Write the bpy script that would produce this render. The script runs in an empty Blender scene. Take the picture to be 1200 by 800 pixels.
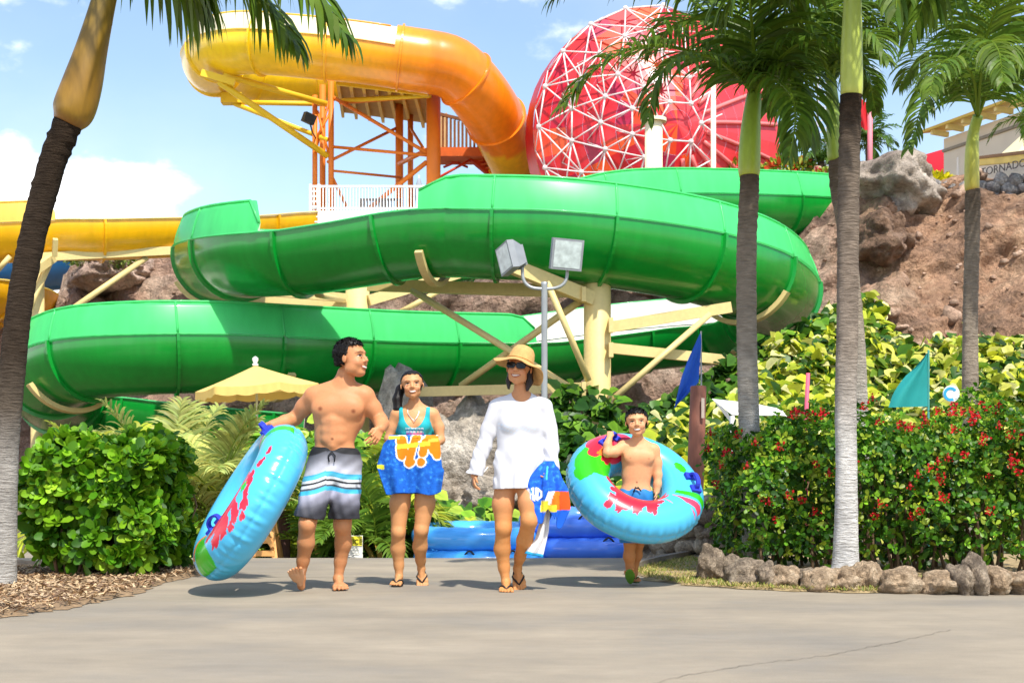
import bpy, math, random
import numpy as np
from mathutils import Vector, Matrix, noise
random.seed(7); rng = np.random.default_rng(7)
SC = bpy.context.scene; COL = SC.collection
F, H, HZ = 1667.0, 0.78, 560.0            # focal length in photo pixels, eye height, horizon row
R_ = math.radians
def P(px, py, d):                          # photo pixel + distance -> world point
    return Vector(((px - 600) / F * d, d, H + (HZ - py) / F * d))
def ppm(d): return F / d
def gz(x, y):                              # ground height: flat, then a gentle crest and dip
    t = min(1, max(0, (y - 13.6) / 6.0)); return -0.55 * t * t * (3 - 2 * t)
def lin(c):
    if isinstance(c, str):
        c = [int(c[i:i + 2], 16) / 255 for i in (0, 2, 4)]
        return tuple(x / 12.92 if x <= .04045 else ((x + .055) / 1.055) ** 2.4 for x in c)
    return tuple(c)
WL = {}                                    # world origin of every object
def tag(o, label=None, cat=None, group=None, kind=None):
    if label: o['label'] = label
    if cat: o['category'] = cat
    if group: o['group'] = group
    if kind: o['kind'] = kind
    return o
def thing(name, loc, label, cat, group=None):
    o = bpy.data.objects.new(name, None); COL.objects.link(o)
    o.location = loc; WL[o] = np.array(loc, float); o.empty_display_size = .1
    return tag(o, label, cat, group)
def mk(name, V, Fc, mat, parent=None, cols=None, smooth=True, loc=None, mods=None):
    V = np.asarray(V, float).reshape(-1, 3)
    if parent is not None: org = WL[parent]
    elif loc is not None: org = np.array(loc, float)
    else: org = np.array([V[:, 0].mean(), V[:, 1].mean(), V[:, 2].min()])
    me = bpy.data.meshes.new(name)
    L = V - org
    if isinstance(Fc, np.ndarray):
        k = Fc.shape[1]; n = len(Fc)
        me.vertices.add(len(L)); me.vertices.foreach_set('co', L.astype(np.float32).ravel())
        me.loops.add(n * k); me.loops.foreach_set('vertex_index', Fc.astype(np.int32).ravel())
        me.polygons.add(n)
        me.polygons.foreach_set('loop_start', np.arange(0, n * k, k, dtype=np.int32))
        me.polygons.foreach_set('loop_total', np.full(n, k, np.int32))
        me.update(calc_edges=True); me.validate()
    else:
        me.from_pydata([tuple(v) for v in L], [], [tuple(f) for f in Fc])
    if smooth: me.polygons.foreach_set('use_smooth', np.ones(len(me.polygons), bool))
    if cols is not None:
        a = me.color_attributes.new('Col', 'FLOAT_COLOR', 'POINT')
        c = np.ones((len(L), 4), np.float32); c[:, :3] = cols
        a.data.foreach_set('color', c.ravel())
    me.materials.append(mat)
    o = bpy.data.objects.new(name, me); COL.objects.link(o)
    if parent is not None: o.parent = parent
    else: o.location = org
    WL[o] = org
    return o
class MB:
    """collects shapes into one mesh"""
    def __init__(s): s.v = []; s.f = []; s.c = []; s.col = None
    def add(s, V, Fc):
        b = len(s.v); s.v += [tuple(p) for p in V]; s.f += [tuple(i + b for i in f) for f in Fc]
        if s.col is not None: s.c += [s.col] * len(V)
        return s
    def box(s, a, b):
        x0, y0, z0 = a; x1, y1, z1 = b
        V = [(x, y, z) for x in (x0, x1) for y in (y0, y1) for z in (z0, z1)]
        return s.add(V, [(0, 1, 3, 2), (4, 6, 7, 5), (0, 4, 5, 1), (2, 3, 7, 6), (0, 2, 6, 4), (1, 5, 7, 3)])
    def bar(s, a, b, w, h=None, up=(0, 0, 1)):
        a, b = Vector(a), Vector(b); h = h or w; t = (b - a).normalized(); u = Vector(up)
        if abs(t.dot(u)) > .95: u = Vector((0, 1, 0))
        x = t.cross(u).normalized(); y = x.cross(t)
        V = [p + x * sx * w / 2 + y * sy * h / 2 for p in (a, b) for sx in (-1, 1) for sy in (-1, 1)]
        return s.add(V, [(0, 1, 3, 2), (4, 6, 7, 5), (0, 4, 5, 1), (2, 3, 7, 6), (0, 2, 6, 4), (1, 5, 7, 3)])
    def tube(s, pts, r, n=10, caps=True, sq=1.0):
        V, Fc = tube(pts, r, n, caps); return s.add(V, Fc)
    def lathe(s, c, prof, n=20, axis=None):
        c = Vector(c); V = []; Fc = []
        for r, z in prof:
            for i in range(n):
                a = 2 * math.pi * i / n; V.append(c + Vector((r * math.cos(a), r * math.sin(a), z)))
        for j in range(len(prof) - 1):
            for i in range(n):
                Fc.append((j * n + i, j * n + (i + 1) % n, (j + 1) * n + (i + 1) % n, (j + 1) * n + i))
        return s.add(V, Fc)
    def poly(s, pts): return s.add(pts, [tuple(range(len(pts)))])
    def prism(s, pts, off):                # polygon extruded by a vector
        n = len(pts); off = Vector(off); V = [Vector(p) for p in pts]; V += [p + off for p in V]
        Fc = [tuple(range(n)), tuple(range(2 * n - 1, n - 1, -1))]
        Fc += [(i, (i + 1) % n, n + (i + 1) % n, n + i) for i in range(n)]
        return s.add(V, Fc)
    def build(s, name, mat, parent=None, smooth=False, loc=None):
        return mk(name, s.v, s.f, mat, parent, np.array(s.c) if s.col is not None else None, smooth, loc)
def tube(pts, r, n=10, caps=True):
    pts = [Vector(p) for p in pts]; m = len(pts)
    rr = [r] * m if not hasattr(r, '__len__') else r
    T = [(pts[min(i + 1, m - 1)] - pts[max(i - 1, 0)]).normalized() for i in range(m)]
    u = Vector((0, 0, 1)) if abs(T[0].z) < .9 else Vector((1, 0, 0))
    N = (u - T[0] * u.dot(T[0])).normalized(); V = []; Fc = []
    for i in range(m):
        if i: N = (N - T[i] * N.dot(T[i])).normalized()
        B = T[i].cross(N)
        for k in range(n):
            a = 2 * math.pi * k / n; V.append(pts[i] + (N * math.cos(a) + B * math.sin(a)) * rr[i])
    for i in range(m - 1):
        for k in range(n):
            Fc.append((i * n + k, i * n + (k + 1) % n, (i + 1) * n + (k + 1) % n, (i + 1) * n + k))
    if caps: Fc += [tuple(range(n - 1, -1, -1)), tuple(range((m - 1) * n, m * n))]
    return V, Fc
def spline(cps, n):                        # Catmull-Rom through rows of numbers
    A = np.array(cps, float); out = []
    A = np.vstack([2 * A[0] - A[1], A, 2 * A[-1] - A[-2]])
    for i in range(1, len(A) - 2):
        p0, p1, p2, p3 = A[i - 1], A[i], A[i + 1], A[i + 2]
        for k in range(n):
            t = k / n
            out.append(.5 * (2 * p1 + (p2 - p0) * t + (2 * p0 - 5 * p1 + 4 * p2 - p3) * t * t + (3 * p1 - p0 - 3 * p2 + p3) * t ** 3))
    out.append(A[-2]); return np.array(out)
def scatter(T, TF, Rm, pos, cols=None, tcol=None):
    """copies of a template leaf: T (k,3), TF (m,q), Rm (N,3,3) including scale, pos (N,3), cols (N,3)"""
    T = np.asarray(T, float); TF = np.asarray(TF); N = len(pos); k = len(T)
    V = np.einsum('nij,kj->nki', Rm, T) + pos[:, None, :]
    Fc = (TF[None] + (np.arange(N) * k)[:, None, None]).reshape(-1, TF.shape[1])
    C = None
    if cols is not None:
        C = np.repeat(cols[:, None, :], k, 1)
        if tcol is not None: C = C * np.asarray(tcol)[None, :, None]
        C = C.reshape(-1, 3)
    return V.reshape(-1, 3), Fc, C
def frames(fwd, nrm, scale):
    """rotation matrices: leaf x = side, y = fwd, z = normal"""
    f = fwd / np.linalg.norm(fwd, axis=1, keepdims=True)
    n = nrm - (nrm * f).sum(1, keepdims=True) * f
    n /= np.linalg.norm(n, axis=1, keepdims=True) + 1e-9
    s = np.cross(f, n)
    return np.stack([s, f, n], 2) * np.asarray(scale).reshape(-1, 1, 1)
def unit(v): return v / (np.linalg.norm(v, axis=-1, keepdims=True) + 1e-9)
# ---------- materials ----------
MATS = {}
def M(name, col=(.5, .5, .5), rough=.6, var=.12, vs=3.0, bump=0, bs=30, attr=False, transl=0, spec=.4, metal=0, coat=0, stretch=None, tcol=None, var2=0, vs2=30, bdist=.01):
    if name in MATS: return MATS[name]
    m = bpy.data.materials.new(name); m.use_nodes = True; nt = m.node_tree; N = nt.nodes; L = nt.links
    b = N['Principled BSDF']; out = N['Material Output']
    tc = N.new('ShaderNodeTexCoord'); vec = tc.outputs['Object']
    if stretch:
        mp = N.new('ShaderNodeMapping'); mp.inputs['Scale'].default_value = stretch; L.new(vec, mp.inputs[0]); vec = mp.outputs[0]
    if attr:
        a = N.new('ShaderNodeVertexColor'); a.layer_name = 'Col'; cs = a.outputs['Color']
    else:
        a = N.new('ShaderNodeRGB'); a.outputs[0].default_value = (*lin(col), 1); cs = a.outputs[0]
    for v, s_, det in ((var, vs, 5), (var2, vs2, 3)):
        if v:
            nz = N.new('ShaderNodeTexNoise'); nz.inputs['Scale'].default_value = s_; nz.inputs['Detail'].default_value = det; L.new(vec, nz.inputs['Vector'])
            mr = N.new('ShaderNodeMapRange'); mr.inputs[1].default_value = .3; mr.inputs[2].default_value = .7
            mr.inputs[3].default_value = 1 - v; mr.inputs[4].default_value = 1 + v; L.new(nz.outputs['Fac'], mr.inputs[0])
            mx = N.new('ShaderNodeVectorMath'); mx.operation = 'SCALE'; L.new(cs, mx.inputs[0]); L.new(mr.outputs[0], mx.inputs['Scale']); cs = mx.outputs[0]
    L.new(cs, b.inputs['Base Color'])
    b.inputs['Roughness'].default_value = rough; b.inputs['Specular IOR Level'].default_value = spec
    b.inputs['Metallic'].default_value = metal; b.inputs['Coat Weight'].default_value = coat; b.inputs['Coat Roughness'].default_value = .1
    if bump:
        nz = N.new('ShaderNodeTexNoise'); nz.inputs['Scale'].default_value = bs; nz.inputs['Detail'].default_value = 6; L.new(vec, nz.inputs['Vector'])
        bp = N.new('ShaderNodeBump'); bp.inputs['Strength'].default_value = bump; bp.inputs['Distance'].default_value = bdist
        L.new(nz.outputs['Fac'], bp.inputs['Height']); L.new(bp.outputs[0], b.inputs['Normal'])
    if transl:
        t = N.new('ShaderNodeBsdfTranslucent'); mx = N.new('ShaderNodeMixShader'); mx.inputs[0].default_value = transl
        if tcol: t.inputs[0].default_value = (*lin(tcol), 1)
        else: L.new(cs, t.inputs[0])
        L.new(b.outputs[0], mx.inputs[1]); L.new(t.outputs[0], mx.inputs[2]); L.new(mx.outputs[0], out.inputs['Surface'])
    MATS[name] = m; return m
def rock_mat(name, c1, c2, c3, sc=.6, bump=.8, bd=.15, z_stain=False):
    if name in MATS: return MATS[name]
    m = bpy.data.materials.new(name); m.use_nodes = True; nt = m.node_tree; N = nt.nodes; L = nt.links; b = N['Principled BSDF']
    tc = N.new('ShaderNodeTexCoord')
    n1 = N.new('ShaderNodeTexNoise'); n1.inputs['Scale'].default_value = sc; n1.inputs['Detail'].default_value = 9; n1.inputs['Roughness'].default_value = .62
    n1.inputs['Distortion'].default_value = .15
    n2 = N.new('ShaderNodeTexNoise'); n2.inputs['Scale'].default_value = sc * 7; n2.inputs['Detail'].default_value = 8; n2.inputs['Roughness'].default_value = .7
    vo = N.new('ShaderNodeTexVoronoi'); vo.feature = 'DISTANCE_TO_EDGE'; vo.inputs['Scale'].default_value = sc * 1.7
    dm = N.new('ShaderNodeVectorMath'); dm.operation = 'MULTIPLY_ADD'; dm.inputs[1].default_value = (.9, .9, .9)
    L.new(n1.outputs['Color'], dm.inputs[0]); L.new(tc.outputs['Object'], dm.inputs[2]); L.new(dm.outputs[0], vo.inputs['Vector'])
    for n in (n1, n2): L.new(tc.outputs['Object'], n.inputs['Vector'])
    cr = N.new('ShaderNodeValToRGB'); e = cr.color_ramp.elements
    e[0].position = .36; e[0].color = (*lin(c1), 1); e[1].position = .64; e[1].color = (*lin(c3), 1)
    k = e.new(.5); k.color = (*lin(c2), 1)
    L.new(n1.outputs['Fac'], cr.inputs[0])
    mr = N.new('ShaderNodeMapRange'); mr.inputs[1].default_value = .3; mr.inputs[2].default_value = .7; mr.inputs[3].default_value = .6; mr.inputs[4].default_value = 1.35
    L.new(n2.outputs['Fac'], mr.inputs[0])
    mx = N.new('ShaderNodeVectorMath'); mx.operation = 'SCALE'; L.new(cr.outputs[0], mx.inputs[0]); L.new(mr.outputs[0], mx.inputs['Scale'])
    n3 = N.new('ShaderNodeTexNoise'); n3.inputs['Scale'].default_value = sc * 38; n3.inputs['Detail'].default_value = 6; n3.inputs['Roughness'].default_value = .75; L.new(tc.outputs['Object'], n3.inputs['Vector'])
    mr3 = N.new('ShaderNodeMapRange'); mr3.inputs[1].default_value = .32; mr3.inputs[2].default_value = .68; mr3.inputs[3].default_value = .72; mr3.inputs[4].default_value = 1.22; L.new(n3.outputs['Fac'], mr3.inputs[0])
    mx3 = N.new('ShaderNodeVectorMath'); mx3.operation = 'SCALE'; L.new(mx.outputs[0], mx3.inputs[0]); L.new(mr3.outputs[0], mx3.inputs['Scale'])
    L.new(mx3.outputs[0], b.inputs['Base Color']); b.inputs['Roughness'].default_value = .9; b.inputs['Specular IOR Level'].default_value = .2
    ad = N.new('ShaderNodeMath'); ad.operation = 'MULTIPLY_ADD'; ad.inputs[1].default_value = .6
    hv = N.new('ShaderNodeMath'); hv.operation = 'MULTIPLY'; hv.inputs[1].default_value = 0; prev = None
    for vs_, am_ in ((sc * 3.2, .9), (sc * 9, .45), (sc * 24, .22)):
        v_ = N.new('ShaderNodeTexVoronoi'); v_.feature = 'F1'; v_.inputs['Scale'].default_value = vs_; v_.inputs['Randomness'].default_value = 1
        d_ = N.new('ShaderNodeVectorMath'); d_.operation = 'MULTIPLY_ADD'; d_.inputs[1].default_value = (.5 / vs_ * 1.2,) * 3; L.new(n2.outputs['Color'], d_.inputs[0]); L.new(tc.outputs['Object'], d_.inputs[2]); L.new(d_.outputs[0], v_.inputs['Vector'])
        m_ = N.new('ShaderNodeMath'); m_.operation = 'MULTIPLY_ADD'; m_.inputs[1].default_value = -am_; L.new(v_.outputs['Distance'], m_.inputs[0])
        if prev is None: m_.inputs[2].default_value = 1
        else: L.new(prev, m_.inputs[2])
        prev = m_.outputs[0]
    cl = N.new('ShaderNodeMath'); cl.operation = 'MINIMUM'; cl.inputs[1].default_value = .12; L.new(vo.outputs['Distance'], cl.inputs[0])
    cm = N.new('ShaderNodeMath'); cm.operation = 'MULTIPLY_ADD'; cm.inputs[1].default_value = 2.0; L.new(cl.outputs[0], cm.inputs[0]); L.new(n2.outputs['Fac'], cm.inputs[2])
    c3 = N.new('ShaderNodeMath'); c3.operation = 'MULTIPLY_ADD'; c3.inputs[1].default_value = .35; L.new(n3.outputs['Fac'], c3.inputs[0]); L.new(cm.outputs[0], c3.inputs[2])
    L.new(n1.outputs['Fac'], ad.inputs[0]); L.new(c3.outputs[0], ad.inputs[2])
    bp = N.new('ShaderNodeBump'); bp.inputs['Strength'].default_value = bump; bp.inputs['Distance'].default_value = bd
    a2 = N.new('ShaderNodeMath'); a2.operation = 'ADD'; L.new(ad.outputs[0], a2.inputs[0]); L.new(prev, a2.inputs[1]); N.remove(hv)
    L.new(a2.outputs[0], bp.inputs['Height']); L.new(bp.outputs[0], b.inputs['Normal'])
    MATS[name] = m; return m
# ---------- camera, light, sky ----------
cam = bpy.data.objects.new('camera', bpy.data.cameras.new('camera')); COL.objects.link(cam)
cam.location = (0, 0, H); cam.rotation_euler = (R_(90), 0, 0)
cam.data.sensor_width = 36; cam.data.lens = F / 1200 * 36; cam.data.shift_y = (HZ - 400) / 1200
cam.data.clip_end = 3000; cam.data.clip_start = .1
SC.camera = cam
cam.data.dof.use_dof = True; cam.data.dof.focus_distance = 10.0; cam.data.dof.aperture_fstop = 9.0
SUN = Vector((.22, -.50, .84)).normalized()
sun = bpy.data.objects.new('sun', bpy.data.lights.new('sun', 'SUN')); COL.objects.link(sun)
sun.data.energy = 4.1; sun.data.angle = R_(1.0); sun.data.color = (1, .95, .86)
sun.rotation_euler = SUN.to_track_quat('Z', 'Y').to_euler(); sun.location = (0, -5, 40)
w = bpy.data.worlds.new('World'); SC.world = w; w.use_nodes = True
nt = w.node_tree; N = nt.nodes; L = nt.links; bg = N['Background']
sky = N.new('ShaderNodeTexSky'); sky.sky_type = 'NISHITA'; sky.sun_disc = False
sky.sun_elevation = math.asin(SUN.z); sky.sun_rotation = math.atan2(SUN.x, SUN.y)
sky.air_density = 1.15; sky.dust_density = .9; sky.ozone_density = 1.0
tc = N.new('ShaderNodeTexCoord')
# clouds: a fractal noise over the sky direction, thicker low on the left
mp = N.new('ShaderNodeMapping'); mp.inputs['Scale'].default_value = (1, 1, 1.7); L.new(tc.outputs['Generated'], mp.inputs[0])
nz = N.new('ShaderNodeTexNoise'); nz.inputs['Scale'].default_value = 7; nz.inputs['Detail'].default_value = 9; nz.inputs['Roughness'].default_value = .55; L.new(mp.outputs[0], nz.inputs['Vector'])
sp = N.new('ShaderNodeSeparateXYZ'); L.new(tc.outputs['Generated'], sp.inputs[0])
def mathn(op, a, b=None, c=None):
    n = N.new('ShaderNodeMath'); n.operation = op
    for i, x in enumerate((a, b, c)):
        if x is None: continue
        if isinstance(x, (int, float)): n.inputs[i].default_value = x
        else: L.new(x, n.inputs[i])
    return n.outputs[0]
def mrange(v, a, b, c, d, smooth=True):
    n = N.new('ShaderNodeMapRange'); n.interpolation_type = 'SMOOTHSTEP' if smooth else 'LINEAR'
    L.new(v, n.inputs[0])
    for i, x in enumerate((a, b, c, d)): n.inputs[i + 1].default_value = x
    return n.outputs[0]
low = mrange(sp.outputs['Z'], .185, .238, 1, 0)
left = mrange(sp.outputs['X'], -.25, -.17, 1, .12)
thick = mathn('MULTIPLY', low, left)
dens = mathn('ADD', nz.outputs['Fac'], mathn('MULTIPLY', thick, .30))
cl = mrange(dens, .585, .72, 0, 1)
wisp = N.new('ShaderNodeTexNoise'); wisp.inputs['Scale'].default_value = 2.6; wisp.inputs['Detail'].default_value = 7; L.new(mp.outputs[0], wisp.inputs['Vector'])
cl2 = mathn('MAXIMUM', cl, mrange(wisp.outputs['Fac'], .45, .8, 0.0, .30))
mixc = N.new('ShaderNodeMix'); mixc.data_type = 'RGBA'; cr_ = N.new('ShaderNodeValToRGB'); cr_.color_ramp.elements[0].position = .5; cr_.color_ramp.elements[0].color = (6.6, 6.9, 7.3, 1); cr_.color_ramp.elements[1].position = .75; cr_.color_ramp.elements[1].color = (9.2, 9.2, 9.3, 1); L.new(dens, cr_.inputs[0]); L.new(cr_.outputs[0], mixc.inputs[7])
L.new(cl2, mixc.inputs[0]); L.new(sky.outputs[0], mixc.inputs[6]); L.new(mixc.outputs[2], bg.inputs['Color'])
bg.inputs['Strength'].default_value = .15
SC.view_settings.view_transform = 'Standard'; SC.view_settings.look = 'None'; SC.view_settings.exposure = .57; SC.view_settings.gamma = 1
SC.render.engine = 'CYCLES'; SC.cycles.max_bounces = 6; SC.cycles.transparent_max_bounces = 4
SC.cycles.use_denoising = True
# ---------- ground ----------
def sheet(xs, ys, fz):
    V = [(x, y, fz(x, y)) for y in ys for x in xs]; n = len(xs)
    return V, [(j * n + i, j * n + i + 1, (j + 1) * n + i + 1, (j + 1) * n + i) for j in range(len(ys) - 1) for i in range(n - 1)]
soil = M('soil', '5f5440', .95, .3, 2, .5, 20)
xs = [-900, -200, -60] + [x * 2.0 for x in range(-20, 21)] + [60, 200, 900]
ys = [-60, -10, 0, 3, 6, 9, 12] + [13.5 + .5 * k for k in range(14)] + [24, 30, 45, 80, 200, 900]
V, Fc = sheet(xs, ys, lambda x, y: gz(x, y) - .03)
tag(mk('ground', V, Fc, soil, loc=(0, 0, 0)), kind='structure')
# concrete: broad mottling, long trowel streaks and a fine grain
def concrete():
    m = bpy.data.materials.new('concrete'); m.use_nodes = True; nt = m.node_tree; N = nt.nodes; L = nt.links; b = N['Principled BSDF']
    tc = N.new('ShaderNodeTexCoord'); cs = None
    def noise_(sc, det, stretch):
        mp = N.new('ShaderNodeMapping'); mp.inputs['Scale'].default_value = stretch; L.new(tc.outputs['Object'], mp.inputs[0])
        n = N.new('ShaderNodeTexNoise'); n.inputs['Scale'].default_value = sc; n.inputs['Detail'].default_value = det; n.inputs['Roughness'].default_value = .6
        L.new(mp.outputs[0], n.inputs['Vector']); return n.outputs['Fac']
    cr = N.new('ShaderNodeValToRGB'); e = cr.color_ramp.elements
    e[0].position = .32; e[0].color = (*lin('847d72'), 1); e[1].position = .68; e[1].color = (*lin('a0937f'), 1)
    k = e.new(.5); k.color = (*lin('918675'), 1)
    L.new(noise_(.55, 6, (1, 1.0, 1)), cr.inputs[0]); cs = cr.outputs[0]
    for sc, det, st, lo, hi in ((1.6, 6, (.6, 1.5, 1), .88, 1.08), (9, 4, (.7, 1.4, 1), .95, 1.05), (160, 2, (1, 1, 1), .88, 1.1)):
        mr = N.new('ShaderNodeMapRange'); mr.inputs[1].default_value = .3; mr.inputs[2].default_value = .7; mr.inputs[3].default_value = lo; mr.inputs[4].default_value = hi
        L.new(noise_(sc, det, st), mr.inputs[0])
        mx = N.new('ShaderNodeVectorMath'); mx.operation = 'SCALE'; L.new(cs, mx.inputs[0]); L.new(mr.outputs[0], mx.inputs['Scale']); cs = mx.outputs[0]
    L.new(cs, b.inputs['Base Color']); b.inputs['Roughness'].default_value = .8; b.inputs['Specular IOR Level'].default_value = .3
    bp = N.new('ShaderNodeBump'); bp.inputs['Strength'].default_value = .35; bp.inputs['Distance'].default_value = .006
    L.new(noise_(45, 6, (1, 1, 1)), bp.inputs['Height']); L.new(bp.outputs[0], b.inputs['Normal'])
    return m
conc = concrete()
xs = [x * 1.0 for x in range(-18, 19)]; ys = [-6, -3, 0, 2, 4, 6, 8, 10, 12] + [13 + .25 * k for k in range(29)] + [22, 26]
V, Fc = sheet(xs, ys, gz)
pave = tag(mk('pavement', V, Fc, conc, loc=(0, 0, 0)), kind='structure')
dark = M('crack_dirt', '6b6256', .95, .2, 30)
def crack(pts, w, z=.004):
    V = []; Fc = []
    p = spline(pts, 14)
    for i, q in enumerate(p):
        q = q + rng.normal(0, .006, 2) * (1, 2.2); ww = w * rng.uniform(.45, 1.3)
        V += [(q[0], q[1] - ww, z), (q[0], q[1] + ww, z)]
        if i: Fc.append((2 * i - 2, 2 * i, 2 * i + 1, 2 * i - 1))
    return V, Fc
def G(px, py): d = H * F / (py - HZ); return ((px - 600) / F * d, d)
mb = MB(); mb.add(*crack([G(745, 806), G(800, 793), G(880, 779), G(960, 769), G(1030, 756), G(1115, 738)], .004))
mb.build('crack', dark, pave, True)
mb = MB(); mb.add(*crack([(-9, 11.05), (-4, 11.15), (-1, 11.2), (2, 11.1), (3.2, 11.15)], .006)); mb.add(*crack([(-9, 12.6), (-3, 12.7), (2.5, 12.6)], .005))
mb.build('joint', M('joint_dirt', '8d8375', .95, .1, 30), pave, True)
# mulch bed on the left
def bed(name, outline, z, mat, wob=.03, kind='structure'):
    pts = []; n = len(outline)
    for i in range(n):
        a, b = np.array(outline[i]), np.array(outline[(i + 1) % n]); k = max(2, int(np.linalg.norm(b - a) / .08))
        for j in range(k):
            q = a + (b - a) * j / k + rng.normal(0, wob, 2); pts.append(q)
    c = np.mean(pts, 0); V = [(c[0], c[1], z + .02)]; Fc = []
    for r in (.5, .85, .97, 1):
        for q in pts: p = c + (q - c) * r; V.append((p[0], p[1], (z + .03 if r < .9 else z + .015 if r < 1 else .004) + (rng.normal(0, .004) if r < 1 else 0)))
    m = len(pts)
    for i in range(m): Fc.append((0, 1 + i, 1 + (i + 1) % m))
    for r in range(3):
        for i in range(m): Fc.append((1 + r * m + i, 1 + (r + 1) * m + i, 1 + (r + 1) * m + (i + 1) % m, 1 + r * m + (i + 1) % m))
    return tag(mk(name, V, Fc, mat, loc=(c[0], c[1], 0)), kind=kind), np.array(outline)
def inpoly(p, poly):
    x, y = p[:, 0], p[:, 1]; r = np.zeros(len(p), bool); n = len(poly)
    for i in range(n):
        (x1, y1), (x2, y2) = poly[i], poly[i - 1]
        r ^= ((y1 > y) != (y2 > y)) & (x < (x2 - x1) * (y - y1) / (y2 - y1 + 1e-12) + x1)
    return r
mulch_out = [G(-130, 728), G(0, 724), G(60, 716), G(115, 706), G(165, 695), G(196, 682), (-2.45, 11.9), (-2.6, 13.2), (-7, 13.2), (-7, 8.0)]
bed('mulch_bed', mulch_out, .008, M('mulch', '8a7256', .95, .35, 25, .8, 60))
p = np.c_[rng.uniform(-5, -2.2, 14000), rng.uniform(7.6, 12, 14000)]; p = p[inpoly(p, mulch_out)]
nn = len(p); a = rng.uniform(0, 6.28, nn)
fw = np.c_[np.cos(a), np.sin(a), rng.normal(0, .35, nn)]; up = np.c_[rng.normal(0, .4, (nn, 2)), np.ones(nn)]
cc = np.array([lin('a98c68'), lin('8a6a4b'), lin('c4a882'), lin('6a5140'), lin('b39b7c')])[rng.integers(0, 5, nn)]
V, Fc, C = scatter([(-.5, -.5, 0), (.5, -.5, 0), (.35, .5, .1), (-.3, .5, .08)], [(0, 1, 2, 3)],
    frames(fw, up, 1.0) * np.stack([rng.uniform(.007, .018, nn), rng.uniform(.02, .07, nn), np.full(nn, .02)], 1)[:, None, :], np.c_[p, rng.uniform(.035, .055, nn)], cc)
tag(mk('mulch_chips', V, Fc, M('chips', attr=True, rough=.9, var=.2, vs=9), cols=C, loc=(-3.5, 10, 0)), kind='stuff')
# planted bed and grass strip on the right
grass_out = [G(742, 671), G(768, 663), G(800, 657), G(832, 652), (2.0, 14.2), (8, 14.2), (8, 9.75), G(1215, 694.5), G(1100, 695), G(1000, 695), G(930, 693), G(860, 690), G(800, 686), G(760, 679)]
bed('planting_bed', grass_out, .012, M('bed_soil', '9a8560', .95, .35, 12, .7, 40))
N0 = 60000
p = np.c_[rng.uniform(.7, 4.2, N0), rng.uniform(9.6, 13.9, N0)]; p = p[inpoly(p, grass_out)]
keep = (p[:, 1] < 10.9 + .05 * rng.normal(size=len(p))) | (p[:, 0] < 1.75); p = p[keep]
pat = np.array([noise.noise((q[0] * 3.5, q[1] * 3.5, 1)) for q in p]); p = p[pat > -.45 + rng.normal(0, .15, len(p))]
nn = len(p); a = rng.uniform(0, 6.28, nn); fw = np.c_[np.cos(a) * .9, np.sin(a) * .9, rng.uniform(.25, 1.1, nn)]
up = np.c_[-np.cos(a), -np.sin(a), np.full(nn, .4)]
cc = np.array([lin('8a9a3c'), lin('b6a860'), lin('6f8a2e'), lin('c9b57a'), lin('9c8f52')])[rng.integers(0, 5, nn)]
V, Fc, C = scatter([(-.5, 0, 0), (.5, 0, 0), (.35, .6, 0), (-.35, .6, 0), (0, 1, -.12)], [(0, 1, 2, 3), (3, 2, 4, 4)][:1],
    frames(fw, up, 1.0) * np.stack([np.full(nn, .006), rng.uniform(.03, .085, nn), np.full(nn, .03)], 1)[:, None, :], np.c_[p, np.full(nn, .02)], cc)
tag(mk('grass', V, Fc, M('grass_blade', attr=True, rough=.7, var=.1, transl=.3), cols=C, loc=(2, 11, 0)), kind='stuff')
mb = MB()
kp = spline([G(738, 673), G(752, 667), G(778, 660.5), G(806, 655), G(836, 651)], 8)
for i in range(len(kp) - 1):
    a, b = kp[i], kp[i + 1]; mb.bar((a[0], a[1], .035), (b[0], b[1], .035), .07, .09)
tag(mb.build('kerb', M('kerb_stone', '7d7468', .9, .25, 8, .5, 40)), kind='structure')
def rock_geo(c, r, seed, lump=.35, sub=4, flat=0):
    import bmesh
    bm = bmesh.new(); bmesh.ops.create_icosphere(bm, subdivisions=sub, radius=1); V = []
    for v in bm.verts:
        p = v.co.copy(); s = p * 1.1 + Vector((seed * 7.3, seed * 3.1, seed))
        k = 1 + lump * noise.fractal(s, 1, 2.1, 4) + .10 * lump * noise.noise(p * 7 + Vector((seed, 0, 0)))
        for ax in range(3):                 # a few planed faces
            pl = Vector((noise.noise((seed, ax, 1)), noise.noise((seed, ax, 2)), noise.noise((seed, ax, 3)))).normalized()
            dd = (p * k).dot(pl) - .78
            if dd > 0: p = p - pl * dd * .8 / k
        q = p * k; V.append((c[0] + q.x * r[0], c[1] + q.y * r[1], c[2] + q.z * r[2]))
    Fc = [tuple(v.index for v in f.verts) for f in bm.faces]; bm.free(); return V, Fc
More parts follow.
